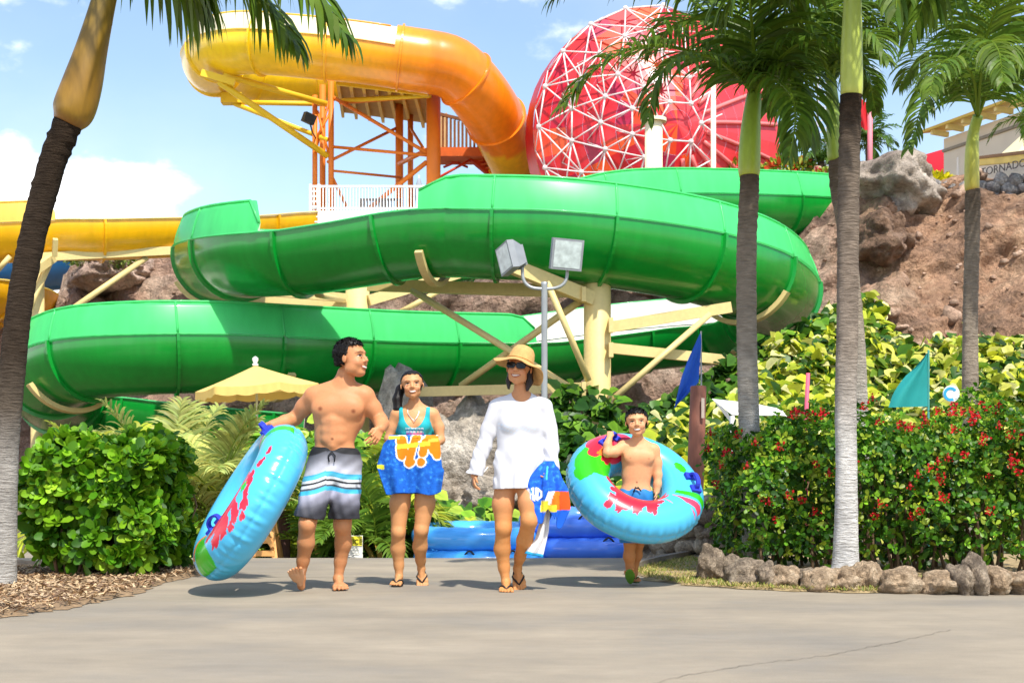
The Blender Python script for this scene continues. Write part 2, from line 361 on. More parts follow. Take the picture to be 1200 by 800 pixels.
# ---------- rocky hillside ----------
TOP = [(-700, 395), (-60, 392), (40, 388), (58, 360), (72, 325), (96, 309), (125, 303), (160, 300), (230, 301), (300, 300), (380, 282), (520, 268), (640, 262), (780, 258), (880, 262),
       (930, 236), (965, 212), (1000, 200), (1060, 214), (1085, 222), (1140, 216), (1200, 218), (1300, 214), (1500, 205), (1900, 195)]
def itp(x, tab, j=1): return np.interp(x, [t[0] for t in tab], [t[j] for t in tab])
DB = [(-700, 47), (60, 46.5), (300, 45), (640, 45), (820, 45), (960, 42), (1200, 39), (1900, 36)]
DT = [(-700, 56), (60, 52), (300, 52), (640, 54), (820, 55), (960, 53), (1200, 51), (1900, 48)]
def hill_pt(px, v):
    d0, d1 = itp(px, DB), itp(px, DT); zt = P(px, itp(px, TOP), d1).z
    prof = np.interp(v, [0, .12, .35, .6, .85, 1], [0, .30, .52, .78, .95, 1])
    d = d0 + (d1 - d0) * v; x = (px - 600) / F * (d0 + (d1 - d0) * v)
    return Vector((x, d, -.6 + (zt + .6) * prof))
V = []; nu, nv = 560, 120
pxs = np.linspace(-700, 1900, nu)
for j in range(nv):
    v = j / (nv - 1)
    for px in pxs:
        q = hill_pt(px, v); fade = 1 if .02 < v < .97 else .5
        s = q * .22; n1 = noise.fractal(s, 1, 2.1, 6); n2 = noise.ridged_multi_fractal(q * .35, .9, 2.2, 5, 1, 2) - 1.0
        cell = noise.cell_vector(q * .5)
        vd_ = noise.voronoi(q * .42 + Vector((n1, n1, 0)) * .3)[0]; vd2 = noise.voronoi(q * 1.1)[0]
        dd = (.8 * n1 + .45 * n2 + .2 * cell.x + 1.5 * min(.35, vd_[1] - vd_[0]) + .5 * min(.35, vd2[1] - vd2[0])) * fade
        q = q + Vector((.3 * n2, -dd * .85, dd * .45)); V.append(q)
Fc = [(j * nu + i, j * nu + i + 1, (j + 1) * nu + i + 1, (j + 1) * nu + i) for j in range(nv - 1) for i in range(nu - 1)]
hr = rock_mat('hill_rock', '8a7467', 'bd9a84', 'd9bda6', .33, 1.0, .45)
# a warm brown earth tone to the right, grey rock in the middle
nt = hr.node_tree; L = nt.links; N = nt.nodes; b = N['Principled BSDF']
tcn = N.new('ShaderNodeTexCoord'); sx = N.new('ShaderNodeSeparateXYZ'); L.new(tcn.outputs['Object'], sx.inputs[0])
def ramp_x(a, b_):
    n = N.new('ShaderNodeMapRange'); n.inputs[1].default_value = a; n.inputs[2].default_value = b_; L.new(sx.outputs[0], n.inputs[0]); return n.outputs[0]
base = b.inputs['Base Color'].links[0].from_socket
m1 = N.new('ShaderNodeMix'); m1.data_type = 'RGBA'; m1.blend_type = 'MULTIPLY'; m1.inputs[7].default_value = (.95, 1.0, 1.04, 1)
mm = N.new('ShaderNodeMath'); mm.operation = 'MULTIPLY'; L.new(ramp_x(-9, -5), mm.inputs[0]); L.new(ramp_x(9.5, 7), mm.inputs[1])
L.new(mm.outputs[0], m1.inputs[0]); L.new(base, m1.inputs[6])
m2 = N.new('ShaderNodeMix'); m2.data_type = 'RGBA'; m2.blend_type = 'MULTIPLY'; m2.inputs[7].default_value = (1.05, .97, .84, 1)
L.new(ramp_x(10, 13), m2.inputs[0]); L.new(m1.outputs[2], m2.inputs[6]); L.new(m2.outputs[2], b.inputs['Base Color'])
tag(mk('hillside', V, Fc, hr, loc=(0, 0, 0)), kind='structure')
HV = np.array([list(v) for v in V]).reshape(nv, nu, 3)
rv = np.random.default_rng(77); tmpl = [rock_geo((0, 0, 0), (1, 1, .7), s_ + 80, .55, 2) for s_ in range(4)]; VV = []; FF = []; k0 = 0
for _ in range(380):
    px = rv.choice([rv.uniform(880, 1260), rv.uniform(40, 330), rv.uniform(480, 860)], p=[.7, .15, .15]); i = int((px + 700) / 2600 * (nu - 1)); j = int(rv.uniform(.15, .97) * nv); c_ = HV[j, i]; s_ = .05 + .34 * rv.uniform() ** 5
    tv, tf = tmpl[rv.integers(4)]; A = np.array(tv); a_ = rv.uniform(0, 6.28); A = A @ np.array([[math.cos(a_), math.sin(a_), 0], [-math.sin(a_), math.cos(a_), 0], [0, 0, 1]]) * s_ * rv.uniform(.7, 1.3, 3); VV.append(A + c_ + [0, -.02, .02]); FF.append(np.array(tf) + k0); k0 += len(A)
tag(mk('loose_rocks', np.concatenate(VV), np.concatenate(FF), rock_mat('rubble_rock', '86705f', 'ab8d77', 'c2a690', 1.4, .8, .05), loc=(0, 0, 0)), 'loose rubble strewn over the rocky hillside', 'rubble', kind='stuff')
# plateau behind the hillside crest
V = []; 
for row in range(3):
    for px in pxs[::6]:
        q = hill_pt(px, 1); k = (0, 20, 300)[row]; V.append((q.x * (1 + k / q.y), q.y + k - .3, q.z - .35 - .02 * k))
n = len(pxs[::6]); Fc = [(j * n + i, j * n + i + 1, (j + 1) * n + i + 1, (j + 1) * n + i) for j in range(2) for i in range(n - 1)]
tag(mk('plateau', V, Fc, M('plateau_earth', '8d7b66', .95, .25, .3), loc=(0, 0, 0)), kind='structure')
# ---------- rocks ----------
stone = rock_mat('border_stone', '967f66', 'bfa587', 'd8c3a6', 5, 1.0, .025)
stone_d = rock_mat('border_stone_dark', '7d6f60', 'a89681', 'c6b49d', 5.5, 1.0, .025)
bould = rock_mat('boulder_rock', '85796d', 'a89a8b', 'c6b9aa', .5, 1.0, .14)
# (left px, right px, top py, bottom py) of the border stones from left to right
mb = MB()
for px_, d_, rx_, rz_, sd_ in ((385, 35.9, 1.3, 1.6, 31), (438, 35.4, 1.35, 1.75, 32), (492, 35.7, 1.4, 2.3, 33), (545, 35.2, 1.5, 2.3, 34), (600, 35.6, 1.4, 2.3, 35), (650, 36.2, 1.2, 1.9, 36), (515, 34.5, 1.2, 1.2, 37), (420, 34.6, 1.0, 1.0, 38), (585, 34.4, .9, .8, 39)):
    mb.add(*rock_geo((P(px_, 0, d_).x, d_, .1), (rx_, 1.2, rz_), sd_, .62, 5))
V, Fc = mb.v, mb.f
tag(mk('rock_outcrop', V, Fc, rock_mat('grey_outcrop', '9c8f80', 'c4b8a8', 'ddd3c4', .8, 1.0, .14)), 'wide pale grey rock outcrop below the green slide, behind the girl and the woman', 'boulder')
ST = [(820, 846, 640, 684), (838, 872, 648, 684), (852, 898, 654, 688), (888, 912, 661, 690), (905, 938, 664, 691), (932, 962, 666, 691), (944, 985, 664, 694), (975, 1008, 664, 694),
      (1000, 1036, 657, 693), (1031, 1085, 664, 696), (1083, 1122, 671, 697), (1116, 1136, 659, 697), (1130, 1160, 652, 698), (1152, 1192, 663, 697), (1180, 1225, 670, 697)]
ORD = ['first', 'second', 'third', 'fourth', 'fifth', 'sixth', 'seventh', 'eighth', 'ninth', 'tenth', 'eleventh', 'twelfth', 'thirteenth', 'fourteenth', 'fifteenth']
LOOK = ['tall dark upright', 'rounded dark grey', 'wide grey', 'small pitted dark', 'low grey', 'small smooth grey', 'slanted grey wedge', 'brown pitted', 'square-topped brown', 'big wide brown pitted', 'flat pale tan', 'narrow upright grey', 'tall leaning pale grey', 'low lumpy brown', 'low broad tan']
for i, (x0, x1, y0, y1) in enumerate(ST):
    d = H * F / (y1 - HZ) + .12; s = d / F
    c = P((x0 + x1) / 2, y1 - (y1 - y0) * .44, d); c.y += .04
    r = ((x1 - x0) * .56 * s, .14 + .03 * (i % 3), (y1 - y0) * .54 * s)
    V, Fc = rock_geo(c, r, i + 3, .42)
    o = mk('border_stone', V, Fc, stone_d if i in (0, 1, 2, 3, 5, 11, 12) else stone, loc=(c.x, c.y, 0))
    tag(o, '%s stone edging the red-flowered hedge, %s from the left' % (LOOK[i], ORD[i]), 'stone', 'stones edging the right hedge bed')
for c, r, sd, lb in (((1036, 232, 50), (54, 3, 44), 21, 'big pale grey boulder on the hilltop beside the yellow bush'),
                     ((1028, 285, 47), (36, 2.0, 34), 5, 'brown fractured boulder jutting from the hillside below the grey boulder'),
                     ((140, 322, 50.5), (50, 2.2, 26), 9, 'pinkish boulder on the ridge below the yellow slide')):
    s = c[2] / F; q = P(*c); V, Fc = rock_geo(q, (r[0] * s, r[1], r[2] * s), sd, .45, 5)
    tag(mk('boulder', V, Fc, bould if sd == 21 else rock_mat('pink_rock', 'a58c7c', 'cdb09d', 'e6cdbb', .5, 1.0, .25) if sd == 9 else rock_mat('brown_boulder', '6b5547', '94765f', 'b09480', .6, 1, .25)), lb, 'boulder')
def stone_wall(a, b, h0, h1, th, n, label, size, mat):
    """rubble wall from a to b (base points): individually shaped stones bedded in a dark core"""
    a, b = Vector(a), Vector(b); t = (b - a); Lw = t.length; t.normalize(); nrm = Vector((t.y, -t.x, 0))
    root = thing('stone_wall', (a.x, a.y, a.z), label, 'stone wall')
    mb = MB(); core = M('mortar', '5c534a', .95, .2, 5)
    top = lambda u: h0 + (h1 - h0) * u
    mb.prism([a + nrm * (-th * .6), b + nrm * (-th * .6), b + nrm * (-th * .6) + Vector((0, 0, h1 - .05)), a + nrm * (-th * .6) + Vector((0, 0, h0 - .05))], nrm * th * .9)
    mb.build('core', core, root)
    mb = MB(); k = 0; z = size * .4
    while z < max(h0, h1):
        u = rng.uniform(0, .5) * size
        while u < Lw:
            wd = size * rng.uniform(.7, 1.5)
            if z < top(u / Lw) + .1 * size:
                c = a + t * (u + wd / 2) + Vector((0, 0, min(z, top(u / Lw)) + rng.uniform(-.15, .15) * size)) + nrm * th * .3
                V, Fc = rock_geo((0, 0, 0), (wd * .56, th * .35, size * .52 * rng.uniform(.8, 1.2)), k + 40, .3, 2)
                mb.add([c + t * v[0] + nrm * v[1] + Vector((0, 0, v[2])) for v in V], Fc); k += 1
            u += wd
        z += size * .85
    mb.build('stonework', mat, root, True); return root
pa, pb = P(755, 648, 14.6), P(872, 650, 13.2)
stone_wall((pa.x, pa.y, -.1), (pb.x, pb.y, -.05), .58, .72, .3, 0, 'low rubble stone wall behind the boy and the brown post', .16, rock_mat('wall_stone', '75675a', '9d8d7a', 'c2b39c', 2.5, .9, .04))
pa, pb = P(1084, 236, 50.5), P(1290, 245, 47)
stone_wall(pa, pb, .50, 1.40, .6, 0, 'grey rubble retaining wall at the top of the right hill', .42, rock_mat('gray_wall_stone', '6d6a69', '928e8b', 'b5b0aa', 1.2, .9, .1))
# ---------- water slides ----------
def plastic(name, col, transl=0, tcol=None, rough=.3, attr=False, var=.1):
    return M(name, col, rough, var, .9, .0, 8, attr, transl, .5, 0, .25, (1, 1, .2), tcol, .07, 5)
def flume(name, label, rows, R, m_shell, m_wall, m_in, wall_h, seam=2.3, gradient=None, sub=6, closed_from=None, flange=.06, saddles=(), m_sad=None):
    """rows: px, py, d, bank (deg, + raises the left side), left wall 0-1, right wall 0-1"""
    A = np.array(rows, float); W = np.array([[*P(*r[:3])] for r in A])
    S = spline(np.c_[W, A[:, 3:]], sub); pos = S[:, :3]
    seg = np.linalg.norm(np.diff(pos, axis=0), axis=1); s = np.r_[0, np.cumsum(seg)]
    n = int(s[-1] / .22); sn = np.linspace(0, s[-1], n)
    S = np.stack([np.interp(sn, s, S[:, k]) for k in range(S.shape[1])], 1); pos = S[:, :3]
    T = unit(np.gradient(pos, axis=0)); up = np.tile([0, 0, 1.], (n, 1)); Lf = unit(np.cross(up, T)); U = np.cross(T, Lf)
    ba = np.radians(S[:, 3]); Lb = Lf * np.cos(ba)[:, None] + U * np.sin(ba)[:, None]; Ub = np.cross(T, Lb)
    root = thing(name, tuple(pos[n // 2] - [0, 0, R]), label, 'water slide')
    def sweep(angs, rad, i0=0, i1=n, flip=False):
        V = np.concatenate([(pos[i0:i1] + np.cos(a) * r * Lb[i0:i1] + np.sin(a) * r * Ub[i0:i1])[:, None] for a, r in zip(angs, rad)], 1)
        k = len(angs); m = i1 - i0; idx = np.arange(m * k).reshape(m, k)
        q = np.stack([idx[:-1, :-1], idx[:-1, 1:], idx[1:, 1:], idx[1:, :-1]], -1).reshape(-1, 4)
        return V.reshape(-1, 3), (q[:, ::-1].copy() if flip else q)
    def grad(V):
        return None if gradient is None else np.array([gradient(v) for v in V])
    # the channel hangs from the left lip (angle 0) through the bottom (-90) to the right lip (-180); U-shaped, a bit deeper than a half circle
    ang = np.radians(np.linspace(0, -180, 33))
    end = n
    if closed_from is not None: end = int(np.searchsorted(sn, closed_from * sn[-1]))
    V, Fc = sweep(ang, [R] * 33, 0, end); mk('channel', V, Fc, m_shell, root, grad(V))
    V, Fc = sweep(ang, [R - .05] * 33, 0, end, True); mk('lining', V, Fc, m_in, root)
    mb_v = []; mb_f = []
    for a0, sg in ((0, 1), (-180, 1)):       # lips: flat flanges on both edges
        a = np.radians(a0); V, Fc = sweep([a - .035, a, a, a + .035 if 0 else a], [R + .002, R + flange, R - .06, R - .06], 0, end)
        V = V + np.repeat(Ub[:end] * .012, 4, 0); mb_f.append(Fc + sum(len(v) for v in mb_v)); mb_v.append(V)
    mk('lip', np.concatenate(mb_v), np.concatenate(mb_f), m_wall if gradient is None else m_shell, root, grad(np.concatenate(mb_v)))
    if closed_from is not None:
        a2 = np.radians(np.linspace(0, 360, 49)); V, Fc = sweep(a2, [R + .01] * 49, end - 1, n); mk('closed_tube', V, Fc, m_shell, root, grad(V))
    # raised side walls, where there are any
    for side, colk in ((0, 4), (1, 5)):
        hgt = np.clip(S[:, colk], 0, 1); on = hgt > .02; i = 0
        while i < end:
            if not on[i]: i += 1; continue
            j = i
            while j < end and on[j]: j += 1
            if j - i > 4:
                hh = np.sqrt(np.clip(1 - (1 - np.clip(hgt[i:j], 0, 1)) ** 2, 0, 1)) * wall_h; V = []; k = 7; sd = 1 if side == 0 else -1
                Vi = []
                for r in range(k):
                    z = hh * r / (k - 1); inn = R - .0 - .14 * (z / wall_h) ** 1.7
                    V.append(pos[i:j] + Lb[i:j] * (sd * inn)[:, None] + Ub[i:j] * (z + .03)[:, None])
                for r in range(k - 1, -1, -1):
                    z = hh * r / (k - 1); inn = R - .06 - .14 * (z / wall_h) ** 1.7
                    V.append(pos[i:j] + Lb[i:j] * (sd * inn)[:, None] + Ub[i:j] * (z + .03)[:, None])
                V = np.stack(V, 1); m = j - i; kk = 2 * k; idx = np.arange(m * kk).reshape(m, kk)
                def quads(c0, c1): q = np.stack([idx[:-1, c0:c1 - 1], idx[:-1, c0 + 1:c1], idx[1:, c0 + 1:c1], idx[1:, c0:c1 - 1]], -1).reshape(-1, 4); return q
                VV = V.reshape(-1, 3)
                mk('raised_wall', VV, quads(0, k + 1), m_wall, root, grad(VV)); mk('wall_lining', VV, quads(k, kk), m_in, root)
                rim = tube([Vector(v) for v in V[::2, k - 1]], .035, 6); mk('wall_rim', rim[0], rim[1], m_wall if gradient is None else m_shell, root, grad(np.array(rim[0])))
                # joints of the wall panels
                for q in np.arange(seam * .5, sn[-1], seam):
                    ii = int(q / sn[-1] * (n - 1))
                    if not i + 2 < ii < j - 3: continue
                    mb = MB(); mb.tube([Vector(v) for v in V[ii - i, :k]], .03, 5); mk('wall_joint', mb.v, mb.f, m_wall if gradient is None else m_shell, root, grad(np.array(mb.v)) if mb.v else None)
            i = j
    # bolted joint flanges round the outside, 11 cm proud
    ks = [int(q / sn[-1] * (n - 1)) for q in np.arange(seam * .5, sn[-1], seam)]
    for c, ii in enumerate(ks):
        full = ii >= end; aa = np.radians(np.linspace(0, 360 if full else -180, 49 if full else 25)); mb = MB(); V = []
        for a in aa:
            for dt, r in ((-.05, R - .01), (-.035, R + .09), (.035, R + .09), (.05, R - .01)):
                V.append(pos[ii] + T[ii] * dt + (np.cos(a) * Lb[ii] + np.sin(a) * Ub[ii]) * r)
        Fc = [(4 * q + e, 4 * q + e + 1, 4 * q + 5 + e, 4 * q + 4 + e) for q in range(len(aa) - 1) for e in range(3)]
        mk('joint_flange', V, Fc, m_shell, root, grad(V), smooth=False)
    for c, ii in enumerate(int(f_ * (n - 1)) for f_ in saddles):
        mb = MB(); aa = np.radians(np.linspace(-40, -140, 16)); V = []
        for a in aa:
            for dt, r in ((-.09, R + .10), (-.09, R + .22), (.09, R + .22), (.09, R + .10)):
                V.append(pos[ii] + T[ii] * dt + (np.cos(a) * Lb[ii] + np.sin(a) * Ub[ii]) * r)
        Fc = [(4 * q + e, 4 * q + (e + 1) % 4, 4 * q + 4 + (e + 1) % 4, 4 * q + 4 + e) for q in range(15) for e in range(4)] + [(0, 1, 2, 3), (60, 63, 62, 61)]
        mk('saddle', V, Fc, m_sad, root, smooth=False)
    return root, pos, sn
white_in = M('white_gelcoat', 'ece9e0', .35, .05, 1, spec=.4)
g_shell = plastic('green_gelcoat', '078c2c', rough=.25); g_wall = plastic('green_wall_panel', '5ee58a', .45, '62ec8e', .35)
tan = M('tan_steel', 'd9c283', .5, .07, 1.2, .08, 30, var2=.05, vs2=14)
b = 8
GREEN = [(1040, 268, 53, 0, 1, 0), (985, 246, 51.5, b * .6, 1, 0), (930, 240, 50, b * .5, 1, 0), (860, 238, 48.5, 4, 1, 0), (760, 237, 47, 3, 1, 0), (690, 243, 46, 2, 1, 0), (620, 262, 45, 0, .6, 0),
         (540, 283, 44.2, -3, 0, 0), (480, 292, 43.6, -5, 0, 1), (410, 299, 43, -b, 0, 1), (330, 304, 42.3, -b, 0, 1), (276, 303, 40.6, -b, 0, 1), (259, 299, 38.6, -b, 0, 1), (276, 293, 36.6, -6, 0, 1), (298, 290, 35.7, -5, 0, 1), (336, 286.5, 35.0, -4, 0, .96), (343, 286, 34.85, -4, 0, 0),
         (360, 285, 34.7, -4, 0, 0), (405, 278, 34.3, -4, 0, 0), (470, 267, 33.9, -5, 0, 0), (498, 264, 33.8, -5, 0, 0), (513, 263, 33.7, -5, 0, .25), (546, 263, 33.6, -6, 0, .95), (560, 264, 33.5, -6, 0, 1), (640, 267, 33.4, -7, 0, 1), (720, 276, 33.7, -8, 0, 1), (800, 290, 34.4, -9, 0, 1),
         (866, 311, 35.8, -10, 0, 1), (900, 334, 37.6, -10, 0, 1), (906, 354, 39.6, -10, 0, 1), (886, 371, 41.6, -9, 0, 1), (840, 379, 43, -8, 0, 1), (780, 384, 43.5, -7, 0, 1), (720, 391, 43.3, -6, 0, 1), (650, 400, 42.6, -4, 0, .8), (608, 404, 41.9, -2, 0.02, .4), (590, 406, 41.6, -1, .5, .1), (560, 408, 41, 2, 1, 0),
         (460, 409, 39.2, 4, 1, 0), (350, 406, 37.6, 5, 1, 0), (250, 403, 36.5, 6, 1, 0), (165, 405, 36, 7, 1, 0), (100, 413, 36.7, 8, 1, 0), (62, 434, 38.3, 8, 1, 0), (66, 453, 40.2, 5, 1, 0), (98, 468, 41.8, -2, .3, 0), (160, 478, 42.3, -9, 0, 0), (250, 488, 42.2, -10, 0, 0), (370, 498, 41.8, -10, 0, 0)]
gs, gpos, gsn = flume('water_slide', 'long green open water slide snaking in two stacked bends across the scene', GREEN, 1.25, g_shell, g_wall, white_in, .82, 2.45, saddles=(.245, .33, .43, .53, .595, .79, .86), m_sad=tan)
y_shell = plastic('yellow_gelcoat', 'f2b40c', rough=.3); y_wall = plastic('yellow_wall_panel', 'f7d767', .4, 'f4d050')
YEL = [(-420, 285, 43.5, 3, 1, 0), (-250, 277, 43.5, 3, 0, 1), (-100, 271, 43.5, 3, 0, 1), (20, 268, 43.6, 0, 0, 1), (56, 266.5, 43.8, -1, 0, .95), (66, 266, 43.9, -2, 0, 0), (120, 266, 44.4, -3, 0, 0), (200, 264, 45.6, -4, 0, 0), (262, 261, 47.2, -4, 0, 0), (310, 258, 48.6, -3, 0, 0), (354, 254, 49.6, 0, 0, 0)]
flume('water_slide', 'yellow open water slide running level behind the leaning palm on the left', YEL, 1.03, y_shell, y_wall, white_in, .62, 3.1)
b_shell = plastic('blue_gelcoat', '0b4d7a')
flume('water_slide', 'dark blue water slide far behind the leaning palm under the yellow slide', [(-260, 318, 60, 0, 0, 0), (-60, 314, 60, 0, 0, 0), (40, 309, 61, 0, 0, 0), (100, 304, 63, 0, 0, 0), (160, 301, 67, 0, 0, 0)], 1.2, b_shell, b_shell, white_in, .6, 4)
flume('water_slide', 'low yellow slide section left of the rock ridge, behind the leaning palm', [(-160, 322, 48, 3, 1, 0), (-40, 328, 48, 3, 1, 0), (10, 336, 49, 3, 1, 0), (30, 350, 51.5, 3, 1, 0), (10, 366, 54, 3, 1, 0), (-60, 374, 55, 3, 1, 0)], 1.25, y_shell, y_wall, white_in, .6, 3)
def og(v):                                   # yellow in the bend, orange towards the tube: the slide's own colours
    px = 600 + F * v[0] / v[1]; t = min(1, max(0, (px - 280) / 230)); near = v[1] < 55
    a, b_ = np.array(lin('fbd01a')), np.array(lin('f2830f')); return a + (b_ - a) * (t if near else t * .3)
o_shell = plastic('yellow_orange_gelcoat', attr=True, col='ffffff'); o_wall = plastic('cream_wall_panel', 'fbf0cf', .25, 'f8ecc4')
ORG = [(470, 80, 60.5, 0, 0, 0), (400, 86, 59.8, 0, 0, 0), (330, 88, 59, 4, 0, .0), (272, 84, 57.6, -4, 0, .3), (248, 74, 55.6, -6, 0, .8), (256, 58, 53.4, -8, 0, 1), (290, 50, 52.2, -8, 0, 1), (350, 54, 51.8, -6, 0, 1), (420, 61, 51.9, -5, 0, 1), (490, 71, 52.1, -3, 0, 1),
       (500, 72.5, 52.2, -3, 0, 1), (530, 80, 52.5, -2, 0, 1), (556, 104, 53.2, 0, 0, 1), (580, 138, 54.6, 0, 0, 1), (600, 176, 56.4, 0, 0, 1), (617, 214, 58.6, 0, 0, 1), (630, 246, 60.5, 0, 0, 1)]
flume('water_slide', 'high yellow and orange tube slide curving down from the tower top', ORG, 1.12, o_shell, o_wall, white_in, .72, 2.6, gradient=og, closed_from=.625)
# ---------- red funnel ----------
root = thing('funnel_slide', tuple(P(775, 310, 54)), 'giant red funnel slide wrapped in a white space frame of triangles', 'water slide')
fd, fr = 54.0, 152 / F * 54; fc = P(772, 161, fd)
ax = Vector((.22, -.93, .0)).normalized(); ex = Vector((0, 0, 1)).cross(ax).normalized(); ey = ax.cross(ex)
def fun(r, a, off=0):                        # r 0 (nose) .. 1 (rim)
    dep = 2.1 * (1 - r ** 1.45) + off
    return fc + (ex * math.cos(a) + ey * math.sin(a)) * (fr * r * (1 + off * .03)) + ax * dep
reds = [lin(c) for c in ('cc1a20', 'd8262c', 'e2431c', 'bd1630', 'd2222e', 'e6561e', 'd62e36', 'b01a44')]
V = []; Fc = []; C = []; nr, na = 9, 28
for i in range(nr):
    for k in range(na):
        r0, r1 = i / nr + .001, (i + 1) / nr; a0, a1 = 2 * math.pi * k / na, 2 * math.pi * (k + 1) / na; bse = len(V)
        V += [fun(r0, a0), fun(r0, a1), fun(r1, a1), fun(r1, a0)]; Fc.append((bse, bse + 1, bse + 2, bse + 3))
        side = math.cos(a0); c = reds[(i * 5 + k * 3 + (k * k) % 7) % 8] if side < .35 else lin(('de3f46', 'e24a50', 'da353c')[k % 3]); C += [c] * 4
mk('funnel_skin', V, Fc, M('red_panels', attr=True, rough=.35, var=.05, transl=.06, coat=.2), root, np.array(C), False)
V = [fun(1, 2 * math.pi * k / 48) for k in range(48)] + [fun(1, 2 * math.pi * k / 48) - ax * 1.2 for k in range(48)]
mk('rear_ring', V, [(k, (k + 1) % 48, 48 + (k + 1) % 48, 48 + k) for k in range(48)], M('red_rear', 'c41a22', .4), root)
mb = MB(); nodes = []; rad = [.16, .36, .56, .76, .97]
for i, r in enumerate(rad):
    nn = (6, 12, 18, 20, 20)[i]; nodes.append([fun(r, 2 * math.pi * (k + .5 * (i % 2)) / nn, .45) for k in range(nn)])
def nearest(p, L_, k): return sorted(L_, key=lambda q: (q - p).length)[:k]
keepf = lambda p: (p - fc).dot(ex) < fr * .22
for i, ring in enumerate(nodes):
    for k, p in enumerate(ring):
        if not keepf(p): continue
        mb.tube([p, ring[(k + 1) % len(ring)]], .032, 6)
        if i + 1 < len(nodes):
            for q in nearest(p, nodes[i + 1], 3): mb.tube([p, q], .029, 6)
        rr = rad[i]; a = math.atan2((p - fc).dot(ey), (p - fc).dot(ex))
        for da in (-.16, .16): mb.tube([p, fun(min(.995, rr + .08), a + da, .02)], .024, 5)
        mb.lathe(p - Vector((0, 0, .1)), [(.0, 0), (.08, .03), (.10, .1), (.08, .17), (0, .2)], 8)
mb.build('space_frame', M('white_steel', 'e6d6d2', .45, .05, 2), root, True)
for k in range(9):
    a = -1.35 + k * .3; mb = MB(); mb.tube([fun(r, a, .05) for r in np.linspace(.25, .97, 14)], .08, 6); mb.build('skin_rib', M('red_rib', 'f07a78', .4, .05), root, True)
mb = MB(); mb.lathe(P(766, 330, 50), [(.31, 0), (.31, (330 - 142) / F * 50), (0, (330 - 142) / F * 50)], 24)
t = thing('column', tuple(P(766, 330, 50)), 'thick cream steel column standing in front of the red funnel', 'column'); mb.build('shaft', M('cream_steel', 'f3e7c2', .5, .04), t, True)
mb = MB(); mb.lathe(P(766, 143, 50), [(.45, 0), (.45, .12), (0, .12)], 24); mb.build('cap_plate', MATS['cream_steel'], t)
mb = MB(); mb.lathe(P(836, 330, 49.5), [(.09, 0), (.09, (330 - 96) / F * 49.5), (0, (330 - 96) / F * 49.5)], 12)
tag(mb.build('pole', MATS['cream_steel'], None, True), 'thin cream pole right of the thick column before the funnel', 'pole')
# ---------- steel supports of the green slide ----------
def Lp(rt, name, a, b_, w_, h_, mat=tan): MB().bar(P(*a), P(*b_), w_, h_).build(name, mat, rt)
def pipe(rt, name, a, b_, r, mat=tan): mb = MB(); mb.tube([P(*a), P(*b_)], r, 12); mb.build(name, mat, rt, True)
base = P(700, 640, 33.6); base.z = -.6
sup = thing('slide_support', tuple(base), 'tall tan steel column with cantilever beams and braces under the green slide', 'slide support', 'steel supports under the green slide')
zt = P(700, 333, 33.6).z; mb = MB(); mb.lathe(base, [(.32, 0), (.32, zt + .6), (.30, zt + .62), (0, zt + .62)], 28); mb.build('column', tan, sup, True)
for a in ((716, 381), (716, 410), (684, 456), (715, 470), (684, 345)):
    mb = MB(); c = P(a[0], a[1], 33.2); mb.box((c.x - .05, c.y - .1, c.z - .17), (c.x + .05, c.y + .16, c.z + .17)); mb.build('bracket', tan, sup)
Lp(sup, 'beam', (716, 383, 33.5), (856, 360, 34.2), .16, .26); Lp(sup, 'beam', (716, 408, 33.5), (872, 424, 34.6), .16, .24)
Lp(sup, 'beam', (694, 350, 33.4), (600, 312, 32.6), .24, .32); Lp(sup, 'beam', (692, 342, 33.9), (432, 334, 36.2), .16, .30)
Lp(sup, 'beam', (686, 454, 33.7), (492, 459, 35.4), .14, .24); Lp(sup, 'beam', (715, 498, 34.6), (790, 470, 33), .12, .16)
pipe(sup, 'brace', (713, 472, 33.2), (832, 368, 34), .075); pipe(sup, 'brace', (713, 500, 33.3), (868, 424, 34.6), .075)
pipe(sup, 'brace', (690, 446, 33.2), (641, 330, 32.8), .075); pipe(sup, 'brace', (684, 464, 33.3), (483, 340, 35.7), .085); pipe(sup, 'brace', (540, 452, 35.2), (684, 350, 33.6), .085)
b2 = P(419, 560, 40.6); b2.z = -.6; sup2 = thing('slide_support', tuple(b2), 'short tan column top with splayed arms between the two green bends, left of the man', 'slide support', 'steel supports under the green slide')
zt = P(419, 330, 40.6).z; mb = MB(); mb.lathe(b2, [(.34, 0), (.34, zt + .6), (0, zt + .6)], 24); mb.build('column', tan, sup2, True)
Lp(sup2, 'beam', (405, 354, 40.3), (250, 350, 39), .16, .3); Lp(sup2, 'beam', (405, 349, 40.2), (300, 340, 37), .14, .24); Lp(sup2, 'beam', (432, 352, 40.4), (545, 318, 41.8), .16, .3)
pipe(sup2, 'brace', (403, 352, 40.2), (372, 345, 36), .08); pipe(sup2, 'brace', (470, 365, 41.5), (522, 337, 42.4), .08)
mb = MB(); 
b3 = P(44, 560, 43); b3.z = -.6; sup3 = thing('slide_support', tuple(b3), 'tan post with long beam and diagonal braces carrying the yellow slide', 'slide support')
zt = P(44, 300, 43).z; mb.lathe(b3, [(.2, 0), (.2, zt + .6), (0, zt + .6)], 18); mb.build('column', tan, sup3, True)
Lp(sup3, 'beam', (34, 302, 43), (216, 293, 45), .16, .26); Lp(sup3, 'beam', (62, 302, 43), (36, 320, 42), .2, .24); pipe(sup3, 'brace', (172, 302, 44.6), (70, 372, 43), .09); pipe(sup3, 'brace', (62, 300, 43.2), (30, 372, 42), .09)
pipe(sup3, 'brace', (-4, 318, 43), (12, 300, 43), .08); Lp(sup3, 'saddle', (65, 280, 42.4), (64, 300, 42.6), .14, .2)
